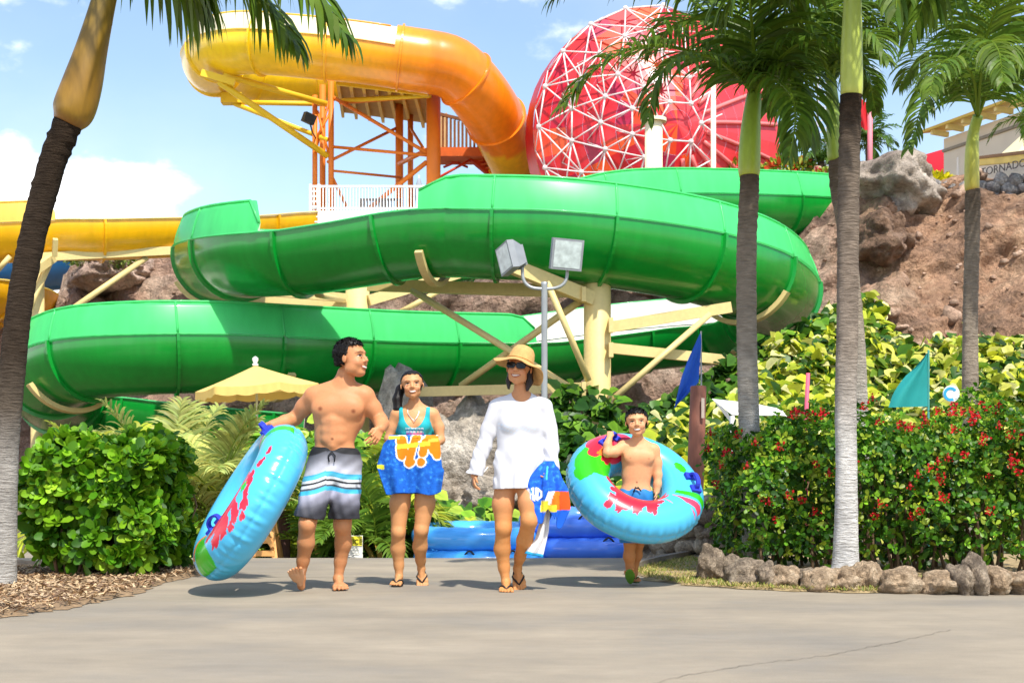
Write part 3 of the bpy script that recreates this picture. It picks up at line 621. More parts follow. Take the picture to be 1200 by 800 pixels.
# ---------- slide tower ----------
def og2(t): a, b_ = np.array(lin('e8a81c')), np.array(lin('e0701a')); return a + (b_ - a) * t
ost = M('orange_steel', 'e07a1e', .5, .08, .8); yst = M('yellow_steel', 'ecc62a', .5, .06, .8); dk = M('tower_deck', 'b78a34', .7, .12, 1, .2, 12)
b4 = P(440, 300, 56); tw = thing('slide_tower', tuple(b4), 'open orange steel tower with braced legs under the high tube slide', 'tower')
def leg(px, d, top, r, bot=300, mat=ost): mb = MB(); mb.tube([P(px, bot, d), P(px, top, d)], r, 14); mb.build('leg', mat, tw, True)
for px, d, top, r in ((369, 55, 112, .10), (378, 56.5, 100, .12), (388, 55, 92, .11), (468, 57.5, 118, .16), (481, 60, 135, .12)): leg(px, d, top, r)
leg(508, 54, 108, .27, 300)
for a, b_, r in (((388, 172, 55), (500, 182, 54), .06), ((388, 200, 55), (470, 208, 57), .05), ((390, 114, 55), (500, 179, 54), .07), ((384, 190, 55), (465, 150, 57.5), .06), ((388, 205, 55), (406, 242, 55.4), .06),
             ((372, 130, 55), (388, 192, 55), .05), ((388, 110, 55), (369, 180, 55.2), .05), ((398, 120, 55), (506, 112, 54), .09), ((500, 190, 54), (434, 243, 55), .09), ((468, 192, 57), (500, 176, 54), .09), ((481, 150, 60), (500, 180, 56), .06), ((369, 165, 55), (388, 130, 55), .05)):
    pipe(tw, 'brace', a, b_, r, ost)
for a, b_, r in (((256, 96, 52.5), (384, 183, 55), .12), ((262, 88, 52.5), (382, 122, 55), .12), ((272, 120, 56), (384, 122, 56), .10), ((275, 122, 56), (384, 164, 55), .09), ((400, 118, 55), (505, 112, 53.5), .09)):
    pipe(tw, 'strut', a, b_, r, yst)
MB().bar(P(236, 86, 52.4), P(275, 98, 52.6), .3, .25).build('saddle', yst, tw); MB().bar(P(260, 116, 56), P(284, 116, 56), .5, .4).build('saddle', yst, tw)
mb = MB(); mb.prism([P(396, 92, 53), P(500, 104, 53), P(512, 146, 62), P(402, 132, 62)], (0, 0, .25)); mb.build('deck', dk, tw)
mb = MB()
for k in range(8):
    t = k / 7; a = P(396 + 104 * t, 93 + 12 * t, 53); c = P(402 + 110 * t, 133 + 14 * t, 62); mb.bar(a - Vector((0, 0, .08)), c - Vector((0, 0, .08)), .12, .22)
mb.build('joist', M('deck_joist', 'd6b04a', .6, .1), tw)
mb = MB(); mb.bar(P(396, 92, 52.9), P(502, 105, 52.9), .12, .5); mb.build('fascia', yst, tw)
st = thing('stair_landing', tuple(P(540, 210, 57)), 'orange stair flight and slatted landing beside the falling tube slide', 'stairs')
mb = MB(); mb.bar(P(515, 183, 57), P(566, 183, 57), 1.6, .35); mb.build('landing', M('orange_deck', 'c85a16', .6, .1), st)
wd = M('brown_wood', '7a4a26', .8, .2, 3); mb = MB()
for k in range(11): mb.bar(P(519 + 4.6 * k, 180, 56.3), P(519 + 4.6 * k, 137 + 1.2 * k, 56.3), .09, .06)
mb.bar(P(516, 134, 56.3), P(566, 146, 56.3), .1, .12); mb.bar(P(516, 178, 56.3), P(566, 178, 56.3), .1, .12); mb.build('railing', wd, st)
mb = MB(); mb.prism([P(512, 136, 57.4), P(524, 132, 57.4), P(524, 180, 57.4), P(512, 180, 57.4)], (0, .5, 0)); mb.build('side_panel', M('beige_panel', 'c9a774', .7), st)
mb = MB(); mb.bar(P(555, 184, 57), P(606, 226, 58), .2, .45); mb.bar(P(575, 172, 58.5), P(630, 216, 59), .2, .4); mb.build('stringer', M('red_steel', 'c03a1a', .5, .08), st)
mb = MB()
for k in range(9): mb.bar(P(562 + 5.4 * k, 188 + 4.4 * k, 57), P(572 + 5.4 * k, 180 + 4.4 * k, 58.6), .3, .06)
mb.build('tread', MATS['orange_deck'], st)
for a, b_ in (((500, 216, 56), (568, 178, 57)), ((520, 184, 57), (548, 196, 57.5)), ((548, 184, 57), (520, 196, 57.5))): pipe(st, 'brace', a, b_, .05, MATS['red_steel'])
# white platform and its balustrade
wp = M('white_paint', 'f1efe9', .5, .04, 2)
pl = thing('railing', tuple(P(440, 270, 49)), 'white baluster railing on the white platform under the orange tower', 'railing')
mb = MB(); mb.prism([P(364, 282, 49), P(512, 282, 49), P(512, 247, 49), P(364, 247, 49)], (0, 5, 0)); mb.build('platform', wp, pl)
mb = MB()
for k in range(42): x = 368 + k * 3.55; mb.bar(P(x, 247, 49.2), P(x, 219, 49.2), .035)
mb.build('baluster', wp, pl)
mb = MB(); mb.bar(P(364, 218.5, 49.2), P(514, 218.5, 49.2), .07, .07); mb.bar(P(364, 244, 49.2), P(514, 244, 49.2), .05, .05); mb.build('handrail', wp, pl)
mb = MB()
for x in (364, 374): mb.bar(P(x, 272, 48.8), P(x, 216, 48.8), .09)
for k in range(9): mb.bar(P(364, 266 - 6 * k, 48.8), P(374, 266 - 6 * k, 48.8), .05)
mb.build('end_post', wp, pl)
mb = MB(); mb.bar(P(421, 234, 51), P(470, 234, 51), .06, .08)
for k in range(12): mb.bar(P(423 + k * 4.1, 245, 51), P(423 + k * 4.1, 233, 51), .075, .04)
tag(mb.build('bench', M('dark_slats', '3b3430', .7)), 'dark slatted bench seen through the white railing', 'bench')
t = thing('folded_umbrella', tuple(P(491, 247, 52)), 'folded grey umbrella standing behind the white railing', 'umbrella')
mb = MB(); mb.lathe(P(491, 247, 52), [(.03, 0), (.03, 1.3)], 10); mb.build('pole', wp, t, True)
mb = MB(); mb.lathe(P(491, 240, 52), [(.1, 0), (.16, .3), (.13, .7), (.05, .95), (0, 1.02)], 12); mb.build('canopy', M('grey_cloth', '8f98a3', .8), t, True)
t = thing('loudspeaker', tuple(P(362, 150, 54)), 'black loudspeaker on a thin stem beside the orange tower', 'loudspeaker'); c = P(362, 139, 54); blk = M('black_plastic', '23262a', .5)
V = MB().box((-.22, -.18, -.18), (.22, .18, .18)).v; m_ = Matrix.Rotation(.35, 3, 'Y') @ Matrix.Rotation(.5, 3, 'Z'); mb = MB(); mb.add([c + m_ @ Vector(v) for v in V], [(0, 1, 3, 2), (4, 6, 7, 5), (0, 4, 5, 1), (2, 3, 7, 6), (0, 2, 6, 4), (1, 5, 7, 3)]); mb.build('cabinet', blk, t)
mb = MB(); mb.tube([c, P(366, 155, 54), P(370, 162, 55)], .03, 6); mb.build('stem', blk, t)
# ---------- flood lights ----------
gal = M('galvanised_steel', 'a5a9ab', .45, .1, 3, metal=.3)
gp = P(638, 600, 24); gp.z = -.55; fl = thing('floodlight_pole', tuple(gp), 'grey pole with two square floodlights on a curved bracket', 'floodlight')
mb = MB(); mb.lathe(gp, [(.052, 0), (.052, P(638, 334, 24).z + .55), (.06, P(638, 334, 24).z + .6), (0, P(638, 334, 24).z + .6)], 14); mb.build('pole', gal, fl, True)
mb = MB(); pts = [P(612, 312, 24), P(613, 326, 24), P(618, 334, 24), P(628, 338, 24), P(648, 338, 24), P(659, 334, 24), P(664, 326, 24), P(665, 314, 24)]
mb.tube([Vector(p) for p in spline([list(p) for p in pts], 5)], .028, 8); mb.build('bracket', gal, fl, True)
def lamp(c, w_, h_, dp, yaw, pitch, roll):
    rot = Matrix.Rotation(yaw, 3, 'Z') @ Matrix.Rotation(pitch, 3, 'X') @ Matrix.Rotation(roll, 3, 'Y')
    def put(name, mb, mat): 
        V = [c + rot @ Vector(v) for v in mb.v]; return mk(name, V, mb.f, mat, fl, smooth=False)
    mb = MB(); mb.prism([(-w_, -dp, -h_), (w_, -dp, -h_), (w_, -dp, h_), (-w_, -dp, h_)], (0, dp * .7, 0))
    V = [(-w_, -dp * .3, -h_), (w_, -dp * .3, -h_), (w_, -dp * .3, h_), (-w_, -dp * .3, h_), (-w_ * .6, dp, -h_ * .6), (w_ * .6, dp, -h_ * .6), (w_ * .6, dp, h_ * .6), (-w_ * .6, dp, h_ * .6)]
    mb.add(V, [(0, 1, 5, 4), (1, 2, 6, 5), (2, 3, 7, 6), (3, 0, 4, 7), (4, 5, 6, 7)])
    for k in range(5): x = -w_ * .5 + w_ * .25 * k; mb.box((x - .008, dp * .3, -h_ * .75), (x + .008, dp * 1.05, h_ * .75))
    hs = put('lamp_housing', mb, M('grey_cast_metal', '8b8f93', .5, .1, 6))
    mb = MB(); mb.prism([(-w_ * .86, -dp - .006, -h_ * .86), (w_ * .86, -dp - .006, -h_ * .86), (w_ * .86, -dp - .006, h_ * .86), (-w_ * .86, -dp - .006, h_ * .86)], (0, .005, 0)); 
    gl = put('lens', mb, M('lens_glass', 'b9c4c2', .12, .25, 9, spec=.8)); gl.parent = hs; gl.parent = hs
    WL[gl] = WL[hs]
lamp(P(662, 298, 24), .27, .26, .16, R_(14), R_(10), R_(3)); lamp(P(601, 302, 24), .23, .24, .17, R_(-62), R_(8), R_(-14))
# ---------- buildings at the right top ----------
def tx(name, s, loc, size, mat, parent, rotz=0, depth=.01):
    cu = bpy.data.curves.new(name, 'FONT'); cu.body = s; cu.size = size; cu.extrude = depth; cu.align_x = 'LEFT'
    o = bpy.data.objects.new(name, cu); COL.objects.link(o); dg = bpy.context.evaluated_depsgraph_get(); me = bpy.data.meshes.new_from_object(o.evaluated_get(dg))
    bpy.data.objects.remove(o); o = bpy.data.objects.new(name, me); COL.objects.link(o); me.materials.clear(); me.materials.append(mat)
    o.parent = parent; o.rotation_euler = (R_(90), 0, rotz); o.location = Vector(loc) - Vector(WL[parent]); WL[o] = np.array(loc); return o
bw = M('cream_wall', 'd9d2bf', .8, .06, .8); bo = P(1106, 240, 64)
bd = thing('building', tuple(bo), 'cream building with yellow bracketed eaves behind the far right palm', 'building')
zt = P(1106, 163, 64).z; A_, B_ = P(1106, 240, 64), P(1420, 240, 50); A_.z = B_.z = bo.z; hv = Vector((0, 0, zt - bo.z))
mb = MB(); mb.prism([A_, B_, B_ + hv, A_ + hv], (4, 6, 0)); mb.build('wall', bw, bd)
t_ = (B_ - A_).normalized(); nrm = Vector((t_.y, -t_.x, 0)); yw = M('yellow_eaves', 'cfae45', .6, .1, 1)
mb = MB(); e0 = A_ + hv - t_ * .5; e1 = B_ + hv; mb.prism([e0 + nrm * 1.0 + Vector((0, 0, .25)), e0 - nrm * 1 + Vector((0, 0, .6)), e0 - nrm * 1 + Vector((0, 0, .72)), e0 + nrm * 1.0 + Vector((0, 0, .37))], e1 - e0); mb.build('roof', yw, bd)
n_ = 14
for k in range(n_): c = A_ + hv + t_ * ((B_ - A_).length * (k + .3) / n_); MB().bar(c + nrm * .02 + Vector((0, 0, .12)), c + nrm * .9 + Vector((0, 0, .18)), .16, .22).build('bracket', M('pale_bracket', 'e2cf86', .6), bd)
mb = MB(); mb.bar(A_ + hv + nrm * .05 - Vector((0, 0, .55)), B_ + hv + nrm * .05 - Vector((0, 0, .55)), .1, .12); mb.build('trim', M('grey_trim', '8d8778', .7), bd)
mb = MB(); mb.prism([P(1122, 212, 63), P(1131, 212, 63), P(1131, 184, 63), P(1122, 184, 63)], (0, .1, 0)); mb.build('door', wp, bd)
rd = M('red_roof', 'c9152e', .5, .05, 1); mb = MB(); mb.prism([P(1040, 215, 68), P(1112, 215, 68), P(1112, 173, 68), P(1040, 194, 68)], (1, 8, 0))
tag(mb.build('shed', rd), 'red sloping shed roof left of the cream building', 'shed')
so = P(1142, 235, 53); sg = thing('sign_board', tuple(so), 'yellow and white board lettered TORNADO above the rubble wall', 'sign')
mb = MB(); mb.prism([P(1139, 214, 53), P(1235, 218, 50), P(1235, 188, 50), P(1139, 195, 53)], (.05, .12, 0)); mb.build('board', M('white_board', 'efe9d6', .6, .03), sg)
mb = MB(); mb.prism([P(1139, 194.5, 52.94), P(1235, 186, 49.94), P(1235, 177, 49.94), P(1139, 187.5, 52.94)], (.05, .1, 0)); mb.build('yellow_band', M('pale_yellow', 'f3d97c', .6), sg)
mb = MB(); mb.prism([P(1139, 187, 52.9), P(1235, 176.5, 49.9), P(1235, 172, 49.9), P(1139, 184, 52.9)], (.05, .3, 0)); mb.build('top_beam', M('brown_beam', '8d6f52', .7), sg)
for x in (1141, 1180, 1225): MB().bar(P(x, 240, 53 - (x - 1141) * .03), P(x, 186, 53 - (x - 1141) * .03), .1).build('post', MATS['brown_beam'], sg)
t0, t1 = P(1149, 206.5, 52.3), P(1216, 207, 50.2); tx('lettering', 'TORNADO', t0, .40, M('sign_grey', '5a5752', .6), sg, math.atan2(t1.y - t0.y, t1.x - t0.x))
cu = thing('shade_umbrella', tuple(P(1196, 240, 55)), 'pale cream umbrella at the right edge above the sign board', 'umbrella')
mb = MB(); mb.lathe(P(1215, 186, 55), [(1.6, 0), (1.2, .35), (.6, .9), (.12, 1.55), (0, 1.6)], 8); mb.build('canopy', M('cream_canvas', 'f5ecc0', .8, .03, transl=.3), cu)
mb = MB(); mb.lathe(P(1215, 240, 55), [(.04, 0), (.04, 1.9)], 8); mb.build('pole', wp, cu)
# a grey lattice mast behind the palms
mt = P(965, 260, 75); ms = thing('lattice_mast', tuple(mt), 'thin grey lattice mast far behind the front right palms', 'mast'); mb = MB()
for sx in (-1, 1):
    mb.bar(P(965 + 11 * sx, 260, 75), P(965 + 6 * sx, 88, 75), .1)
for k in range(12):
    y0, y1 = 250 - 13 * k, 250 - 13 * (k + 1); w0, w1 = 11 - .4 * k, 11 - .4 * (k + 1)
    mb.bar(P(965 - w0, y0, 75), P(965 + w1, y1, 75), .07); mb.bar(P(965 + w0, y0, 75), P(965 - w1, y1, 75), .07)
mb.build('lattice', M('mast_grey', 'b9bcc4', .6), ms)
# ---------- palms ----------
bark = None
def bark_mat():
    m = bpy.data.materials.new('palm_bark'); m.use_nodes = True; nt = m.node_tree; N = nt.nodes; L = nt.links; b = N['Principled BSDF']
    tc = N.new('ShaderNodeTexCoord'); a = N.new('ShaderNodeVertexColor'); a.layer_name = 'Col'
    mp = N.new('ShaderNodeMapping'); mp.inputs['Scale'].default_value = (11, 11, 64); L.new(tc.outputs['Object'], mp.inputs[0])
    n = N.new('ShaderNodeTexNoise'); n.inputs['Scale'].default_value = 1.0; n.inputs['Detail'].default_value = 5; n.inputs['Roughness'].default_value = .65; L.new(mp.outputs[0], n.inputs['Vector'])
    n2 = N.new('ShaderNodeTexNoise'); n2.inputs['Scale'].default_value = 7; n2.inputs['Detail'].default_value = 6; L.new(tc.outputs['Object'], n2.inputs['Vector'])
    mr = N.new('ShaderNodeMapRange'); mr.inputs[1].default_value = .33; mr.inputs[2].default_value = .67; mr.inputs[3].default_value = .72; mr.inputs[4].default_value = 1.2; L.new(n.outputs['Fac'], mr.inputs[0])
    mr2 = N.new('ShaderNodeMapRange'); mr2.inputs[1].default_value = .3; mr2.inputs[2].default_value = .7; mr2.inputs[3].default_value = .7; mr2.inputs[4].default_value = 1.2; L.new(n2.outputs['Fac'], mr2.inputs[0])
    mu = N.new('ShaderNodeMath'); mu.operation = 'MULTIPLY'; L.new(mr.outputs[0], mu.inputs[0]); L.new(mr2.outputs[0], mu.inputs[1])
    mx = N.new('ShaderNodeVectorMath'); mx.operation = 'SCALE'; L.new(a.outputs[0], mx.inputs[0]); L.new(mu.outputs[0], mx.inputs['Scale']); L.new(mx.outputs[0], b.inputs['Base Color'])
    b.inputs['Roughness'].default_value = .95; b.inputs['Specular IOR Level'].default_value = .15
    bp = N.new('ShaderNodeBump'); bp.inputs['Strength'].default_value = .9; bp.inputs['Distance'].default_value = .03; L.new(mu.outputs[0], bp.inputs['Height']); L.new(bp.outputs[0], b.inputs['Normal'])
    return m
bark = bark_mat()
frond_m = M('palm_leaflet', attr=True, rough=.45, var=.08, vs=3, transl=.42, spec=.3)
shaft_m = M('crownshaft_skin', attr=True, rough=.4, var=.08, vs=2.2, spec=.5, stretch=(6, 6, 1.6), var2=.08, vs2=7)
def frond_mesh(path, L, rs, width=.042, leaf=.55, nl=46, droop=1.0, tone=(.035, .085, .012), vee=.35, rach=.022, side_ref=None, hang=0.0):
    """path: world points of the rachis. Leaflets on both sides, bending down under their weight."""
    Q = spline([list(p) for p in path], 8); n = len(Q); V = []; Fc = []; C = []
    tv, tf = tube([Vector(q) for q in Q], [rach * (1 - .85 * i / (n - 1)) for i in range(n)], 5)
    V += [tuple(v) for v in tv]; Fc += tf; C += [lin('7f9a2c')] * len(tv)
    T = unit(np.gradient(Q, axis=0)); up0 = np.array([0, 0, 1.])
    for k in range(nl):
        t = .10 + .90 * (k / (nl - 1)) ** .95; i = min(n - 1, int(t * (n - 1))); fr_ = t * (n - 1) - i
        p = Q[i] + (Q[min(i + 1, n - 1)] - Q[i]) * fr_; tg = T[i]
        sd = np.cross(tg, up0); ns = np.linalg.norm(sd)
        if ns < .35:
            ref = np.array(side_ref if side_ref is not None else (1, 0, 0)); sd = np.cross(tg, np.cross(ref, tg)) * .6 + sd
        sd = sd / (np.linalg.norm(sd) + 1e-9); un = np.cross(sd, tg)
        prof = (math.sin(math.pi * min(1, (t * .84 + .16)) ** .8) ** .6 + .12) if t < .97 else .35
        for sg in (-1, 1):
            ll = leaf * prof * rs.uniform(.85, 1.1); wd = width * rs.uniform(.8, 1.15)
            dr = tg * (.35 + .75 * t) + sd * sg * rs.uniform(.8, 1.05) + un * (vee + rs.normal(0, .16)); dr /= np.linalg.norm(dr)
            q = np.array(p); g = droop * rs.uniform(.75, 1.3); b = len(V); S = 5
            c = np.array(tone) * rs.uniform(.7, 1.4) * (1 + np.array([.35, .05, 0]) * rs.uniform(-.2, 1)); nrm0 = un + rs.normal(0, .25, 3)
            for s in range(S + 1):
                u = s / S; w_ = wd * (.35 + 1.3 * u if u < .35 else .8 * (1 - ((u - .35) / .65) ** 1.7) + .02) * .62
                sw = np.cross(dr, nrm0); sw /= np.linalg.norm(sw) + 1e-9; fold = np.cross(sw, dr) * w_ * .25
                V += [tuple(q - sw * w_ + fold), tuple(q + sw * w_ + fold)]; cc = c * (1.0 if u < .9 else 1.1); C += [tuple(cc)] * 2
                if s: Fc.append((b + 2 * s - 2, b + 2 * s - 1, b + 2 * s + 1, b + 2 * s))
                dr = dr + np.array([0, 0, -1]) * (g * .34 * (u + .25) + hang); dr /= np.linalg.norm(dr); q = q + dr * ll / S
    return V, Fc, C
def arc(c, az, el, L, droop, rs):
    p = np.array(c, float); out = [p.copy()]; n = 9
    for i in range(n):
        t = (i + .5) / n; e = el - droop * t ** 1.25
        p = p + L / n * np.array([math.cos(e) * math.cos(az), math.cos(e) * math.sin(az), math.sin(e)]); out.append(p.copy())
    return out
def palm(label, rows, shaft, fronds, tone, seed, trunkcol, shaftcol, cat='palm tree', leaf=.6, nl=50, group=None, name='palm_tree', width=.042, droop=1.0):
    """rows: px, py, d, radius px from base to the shaft; shaft: px, py, d, radius px up to the crown; fronds: point lists or (az, el, L, droop)"""
    rs = np.random.default_rng(seed); base = P(*rows[0][:3]); root = thing(name, tuple(base), label, cat, group)
    S = spline([[*P(*r[:3]), r[3] / F * r[2]] for r in rows], 60); z = np.r_[0, np.cumsum(np.linalg.norm(np.diff(S[:, :3], axis=0), axis=1))]
    n = int(z[-1] / .022); zz = np.linspace(0, z[-1], n); S = np.stack([np.interp(zz, z, S[:, k]) for k in range(4)], 1)
    ring = np.array([.035 * (1 - ((q * 12.0 + .4 * noise.noise((q * 2, seed, 0))) % 1.0)) for q in zz]); up_ = np.interp(zz / z[-1], [0, .5, .85, 1], [.5, .8, 1.6, 2.2])
    tv, tf = tube([Vector(s[:3]) for s in S], [s[3] * (1 + r_ * u_) for s, r_, u_ in zip(S, ring, up_)], 22)
    tv = np.array([list(v) for v in tv]); jit = np.array([noise.noise((v[0] * 14, v[1] * 14, v[2] * 30)) for v in tv]); 
    cen = np.repeat(S[:, :3], 22, 0); tv = cen + (tv - cen) * (1 + .05 * jit * np.repeat(up_, 22))[:, None]
    c = np.array([[np.interp(q / z[-1], [k[0] for k in trunkcol], [lin(k[1])[j] for k in trunkcol]) for j in range(3)] for q in zz])
    mk('trunk', tv, tf, bark, root, np.repeat(c, 22, 0))
    S2 = spline([[*P(*r[:3]), r[3] / F * r[2]] for r in shaft], 10); tv, tf = tube([Vector(s[:3]) for s in S2], list(S2[:, 3]), 20)
    m = len(S2); c = np.array([[np.interp(i / (m - 1), [k[0] for k in shaftcol], [lin(k[1])[j] for k in shaftcol]) for j in range(3)] for i in range(m)])
    mk('crownshaft', [list(v) for v in tv], tf, shaft_m, root, np.repeat(c, 20, 0))
    # torn leaf-base fibre where the trunk meets the shaft
    top = S2[-1][:3]
    for f in fronds:
        if len(f) == 4 and not hasattr(f[0], '__len__'): path = arc(top + rs.normal(0, .02, 3), f[0], f[1], f[2], f[3], rs); kw = {}
        else: path = [list(P(*q)) for q in f[0]]; kw = f[1]
        V, Fc, C = frond_mesh(path, 1, rs, leaf=kw.get('leaf', leaf), nl=kw.get('nl', nl), tone=kw.get('tone', tone), droop=kw.get('droop', droop), width=kw.get('width', width), hang=kw.get('hang', 0), side_ref=(1, 0, 0))
        mk('frond', V, Fc, frond_m, root, np.array(C), False)
    return root
GRY = [(0, 'b3afa8'), (.30, 'bdb8b0'), (.42, 'b3aa9e'), (.6, '9d9080'), (.85, '8e8070'), (1, '66574a')]
def ring_fronds(rs, n, Lm, el0=(.1, 1.25), dr=(1.2, 2.3), skip=()):
    out = []
    for k in range(n):
        az = 2 * math.pi * (k * .382 + rs.uniform(-.05, .05)); f = k / (n - 1)
        out.append((az, el0[1] + (el0[0] - el0[1]) * f, Lm * rs.uniform(.85, 1.1), dr[0] + (dr[1] - dr[0]) * f ** .8))
    return out
rs = np.random.default_rng(3)
TN = (.085, .165, .014)
# leaning palm on the left: crown above the frame, long fronds hanging into it
lf = [([(135, -70, 9.9), (190, -88, 9.9), (255, -58, 9.8), (308, -2, 9.7), (345, 48, 9.6)], dict(leaf=.72, droop=1.7, width=.058, hang=.10, tone=(.12, .21, .02))),
      ([(135, -70, 9.9), (200, -100, 9.7), (290, -84, 9.4), (358, -22, 9.2), (400, 36, 9.1)], dict(leaf=.72, droop=1.6, width=.055, hang=.1, tone=(.10, .19, .018))),
      ([(135, -70, 9.9), (165, -78, 10.2), (208, -36, 10.4), (238, 8, 10.5)], dict(leaf=.72, droop=1.7, width=.055, hang=.12, tone=(.11, .20, .018))),
      ([(135, -70, 9.9), (80, -120, 10), (-20, -110, 10.2), (-90, -40, 10.4)], dict(leaf=.5, droop=1.3))] + [(a, e, 1.9, 1.5) for a, e in ((1.2, .9), (2.2, 1.1), (3.6, 1.0), (4.6, 1.2), (5.4, 1.2))]
palm('leaning palm at the left edge with dark trunk and long fronds hanging over the sky',
     [(-2, 688, 10, 21), (1, 660, 10, 18), (4, 600, 10, 15.5), (7, 520, 10, 14.8), (14, 440, 10, 14.6), (24, 350, 10, 14.6), (40, 270, 10, 14.8), (60, 195, 10, 15.2), (80, 143, 10, 16)],
     [(79, 145, 10, 17), (86, 130, 10, 24), (96, 100, 10, 23), (108, 55, 10, 18), (122, 0, 10, 14), (132, -40, 9.95, 13), (136, -70, 9.9, 9)], lf, TN, 11,
     [(0, 'b9b5ae'), (.26, 'a39d95'), (.38, '655a4e'), (.5, '42372d'), (.8, '362c23'), (1, '33281e')], [(0, '7a4f1c'), (.12, '94701f'), (.35, '8f6a1e'), (.6, '7d6524'), (1, '5a5a20')], nl=44)
# palm behind the red hedge, crown in view
cp = (884, 112, 11.8)
kf = [([cp, (862, 84, 11.7), (800, 58, 11.5), (745, 56, 11.3), (695, 84, 11.2), (662, 122, 11.1)], dict(leaf=.50, droop=1.25, width=.036, nl=56)),
      ([cp, (864, 88, 11.6), (830, 66, 11.2), (790, 72, 10.9), (768, 100, 10.8), (760, 140, 10.7)], dict(leaf=.34, droop=1.5, width=.034)),
      ([cp, (905, 80, 11.7), (935, 84, 11.4), (952, 120, 11.2), (950, 170, 11.1)], dict(leaf=.44, droop=1.6, width=.036)),
      ([cp, (900, 90, 11.5), (925, 108, 11.0), (932, 140, 10.8), (925, 185, 10.7)], dict(leaf=.36, droop=1.6, width=.034)),
      ([cp, (866, 60, 11.8), (820, 8, 11.9), (760, -30, 12), (690, -38, 12), (650, -5, 12)], dict(leaf=.6, droop=1.2, nl=56)),
      ([cp, (880, 60, 12.1), (850, -10, 12.4), (800, -50, 12.8), (735, -30, 13)], dict(leaf=.6, droop=1.3)),
      ([cp, (896, 50, 11.8), (930, -10, 11.8), (990, -40, 11.8), (1050, -10, 11.8)], dict(leaf=.55, droop=1.2)),
      ([cp, (905, 66, 12.2), (950, 20, 12.6), (1005, 10, 13), (1050, 40, 13.2)], dict(leaf=.5, droop=1.2)),
      ([cp, (900, 84, 11.6), (936, 52, 11.2), (980, 50, 10.9), (1012, 84, 10.8)], dict(leaf=.4, droop=1.4)),
      ([cp, (882, 40, 11.5), (872, -40, 11), (850, -90, 10.5)], dict(leaf=.55, droop=1.1)),
      ([cp, (872, 70, 12.2), (840, 30, 12.8), (795, 26, 13.2), (760, 60, 13.4)], dict(leaf=.5, droop=1.4))]
palm('palm with pale green crownshaft standing behind the red-flowered hedge left of the white trunk',
     [(886, 664, 11.4, 17), (884, 640, 11.4, 14.5), (880, 560, 11.45, 12.5), (877, 470, 11.5, 12), (875, 380, 11.55, 11.6), (875, 290, 11.6, 11.4), (878, 225, 11.65, 11), (878, 204, 11.65, 10.5)],
     [(878, 207, 11.65, 11.5), (878, 196, 11.66, 13), (879, 165, 11.7, 12.5), (881, 135, 11.75, 10.5), (884, 112, 11.8, 9)], kf, TN, 12, GRY, [(0, 'a8b038'), (.5, '9fb93c'), (1, '86a33a')], nl=48)
# front palm with the white lower trunk
cp = (999, -70, 10.4)
kf = [([cp, (1040, -96, 10.3), (1085, -50, 10.2), (1084, -5, 10.1), (1066, 48, 10)], dict(leaf=.50, droop=1.7, width=.04, hang=.08)),
      ([cp, (1060, -110, 10.6), (1130, -80, 10.8), (1170, -20, 11)], dict(leaf=.6, droop=1.5)),
      ([cp, (1000, -110, 10.0), (1040, -90, 9.6), (1052, -40, 9.3), (1050, 10, 9.2)], dict(leaf=.45, droop=1.6)),
      ([cp, (950, -105, 10.4), (900, -70, 10.3), (868, -20, 10.2), (850, 20, 10.2)], dict(leaf=.5, droop=1.6)),
      ([cp, (960, -100, 10.8), (930, -60, 11.1), (915, -10, 11.2)], dict(leaf=.5, droop=1.6))] + ring_fronds(rs, 7, 1.8, (.6, 1.3))
palm('tall palm with white-washed lower trunk rising from the border stones', [(990, 674, 10.35, 19), (991, 650, 10.35, 15), (992, 560, 10.35, 12.5), (991, 480, 10.38, 12.3), (993, 380, 10.4, 12.4), (994, 260, 10.4, 12.2), (996, 150, 10.4, 12), (997, 112, 10.4, 12)],
     [(997, 115, 10.4, 11.5), (998, 104, 10.4, 13), (998, 60, 10.4, 12.5), (999, 0, 10.4, 10.5), (999, -70, 10.4, 8)], kf, TN, 13,
     [(0, 'd6d3cf'), (.27, 'cfcbc5'), (.36, 'aea59b'), (.46, '9a8d80'), (.6, '8f8072'), (.85, '75685b'), (.97, '3e3126'), (1, '3a2d22')], [(0, 'b0a63a'), (.3, 'b4bf52'), (1, '9db34a')], nl=44)
# a second palm just behind it
cp = (974, 98, 13.2)
palm('slimmer palm half hidden directly behind the white-trunked palm', [(1012, 640, 13, 9), (1008, 480, 13, 9), (1003, 380, 13.05, 9), (992, 280, 13.1, 9), (981, 215, 13.15, 8.5), (979, 186, 13.15, 8)],
     [(979, 188, 13.15, 8), (978, 178, 13.15, 9), (977, 140, 13.2, 8.5), (974, 98, 13.2, 6)],
     [([cp, (960, 60, 13), (935, 50, 12.8), (925, 80, 12.6), (928, 120, 12.5)], dict(leaf=.4, droop=1.5)), ([cp, (985, 50, 13.3), (1010, 10, 13.3), (1050, 0, 13.3)], dict(leaf=.5)), ([cp, (960, 40, 13.3), (930, 0, 13.4), (890, -20, 13.5)], dict(leaf=.5)),
      ([cp, (975, 30, 13.0), (980, -40, 12.6)], dict(leaf=.5)), ([cp, (955, 84, 13.5), (920, 90, 13.8), (900, 130, 14)], dict(leaf=.42, droop=1.4)), ([cp, (990, 80, 13.4), (1016, 90, 13.6), (1026, 130, 13.8)], dict(leaf=.3, droop=1.4)), ([cp, (985, 60, 13), (1020, 40, 12.6), (1040, 70, 12.4)], dict(leaf=.4, droop=1.4))],
     TN, 14, GRY, [(0, '98a83a'), (1, '7f9c3a')], nl=38)
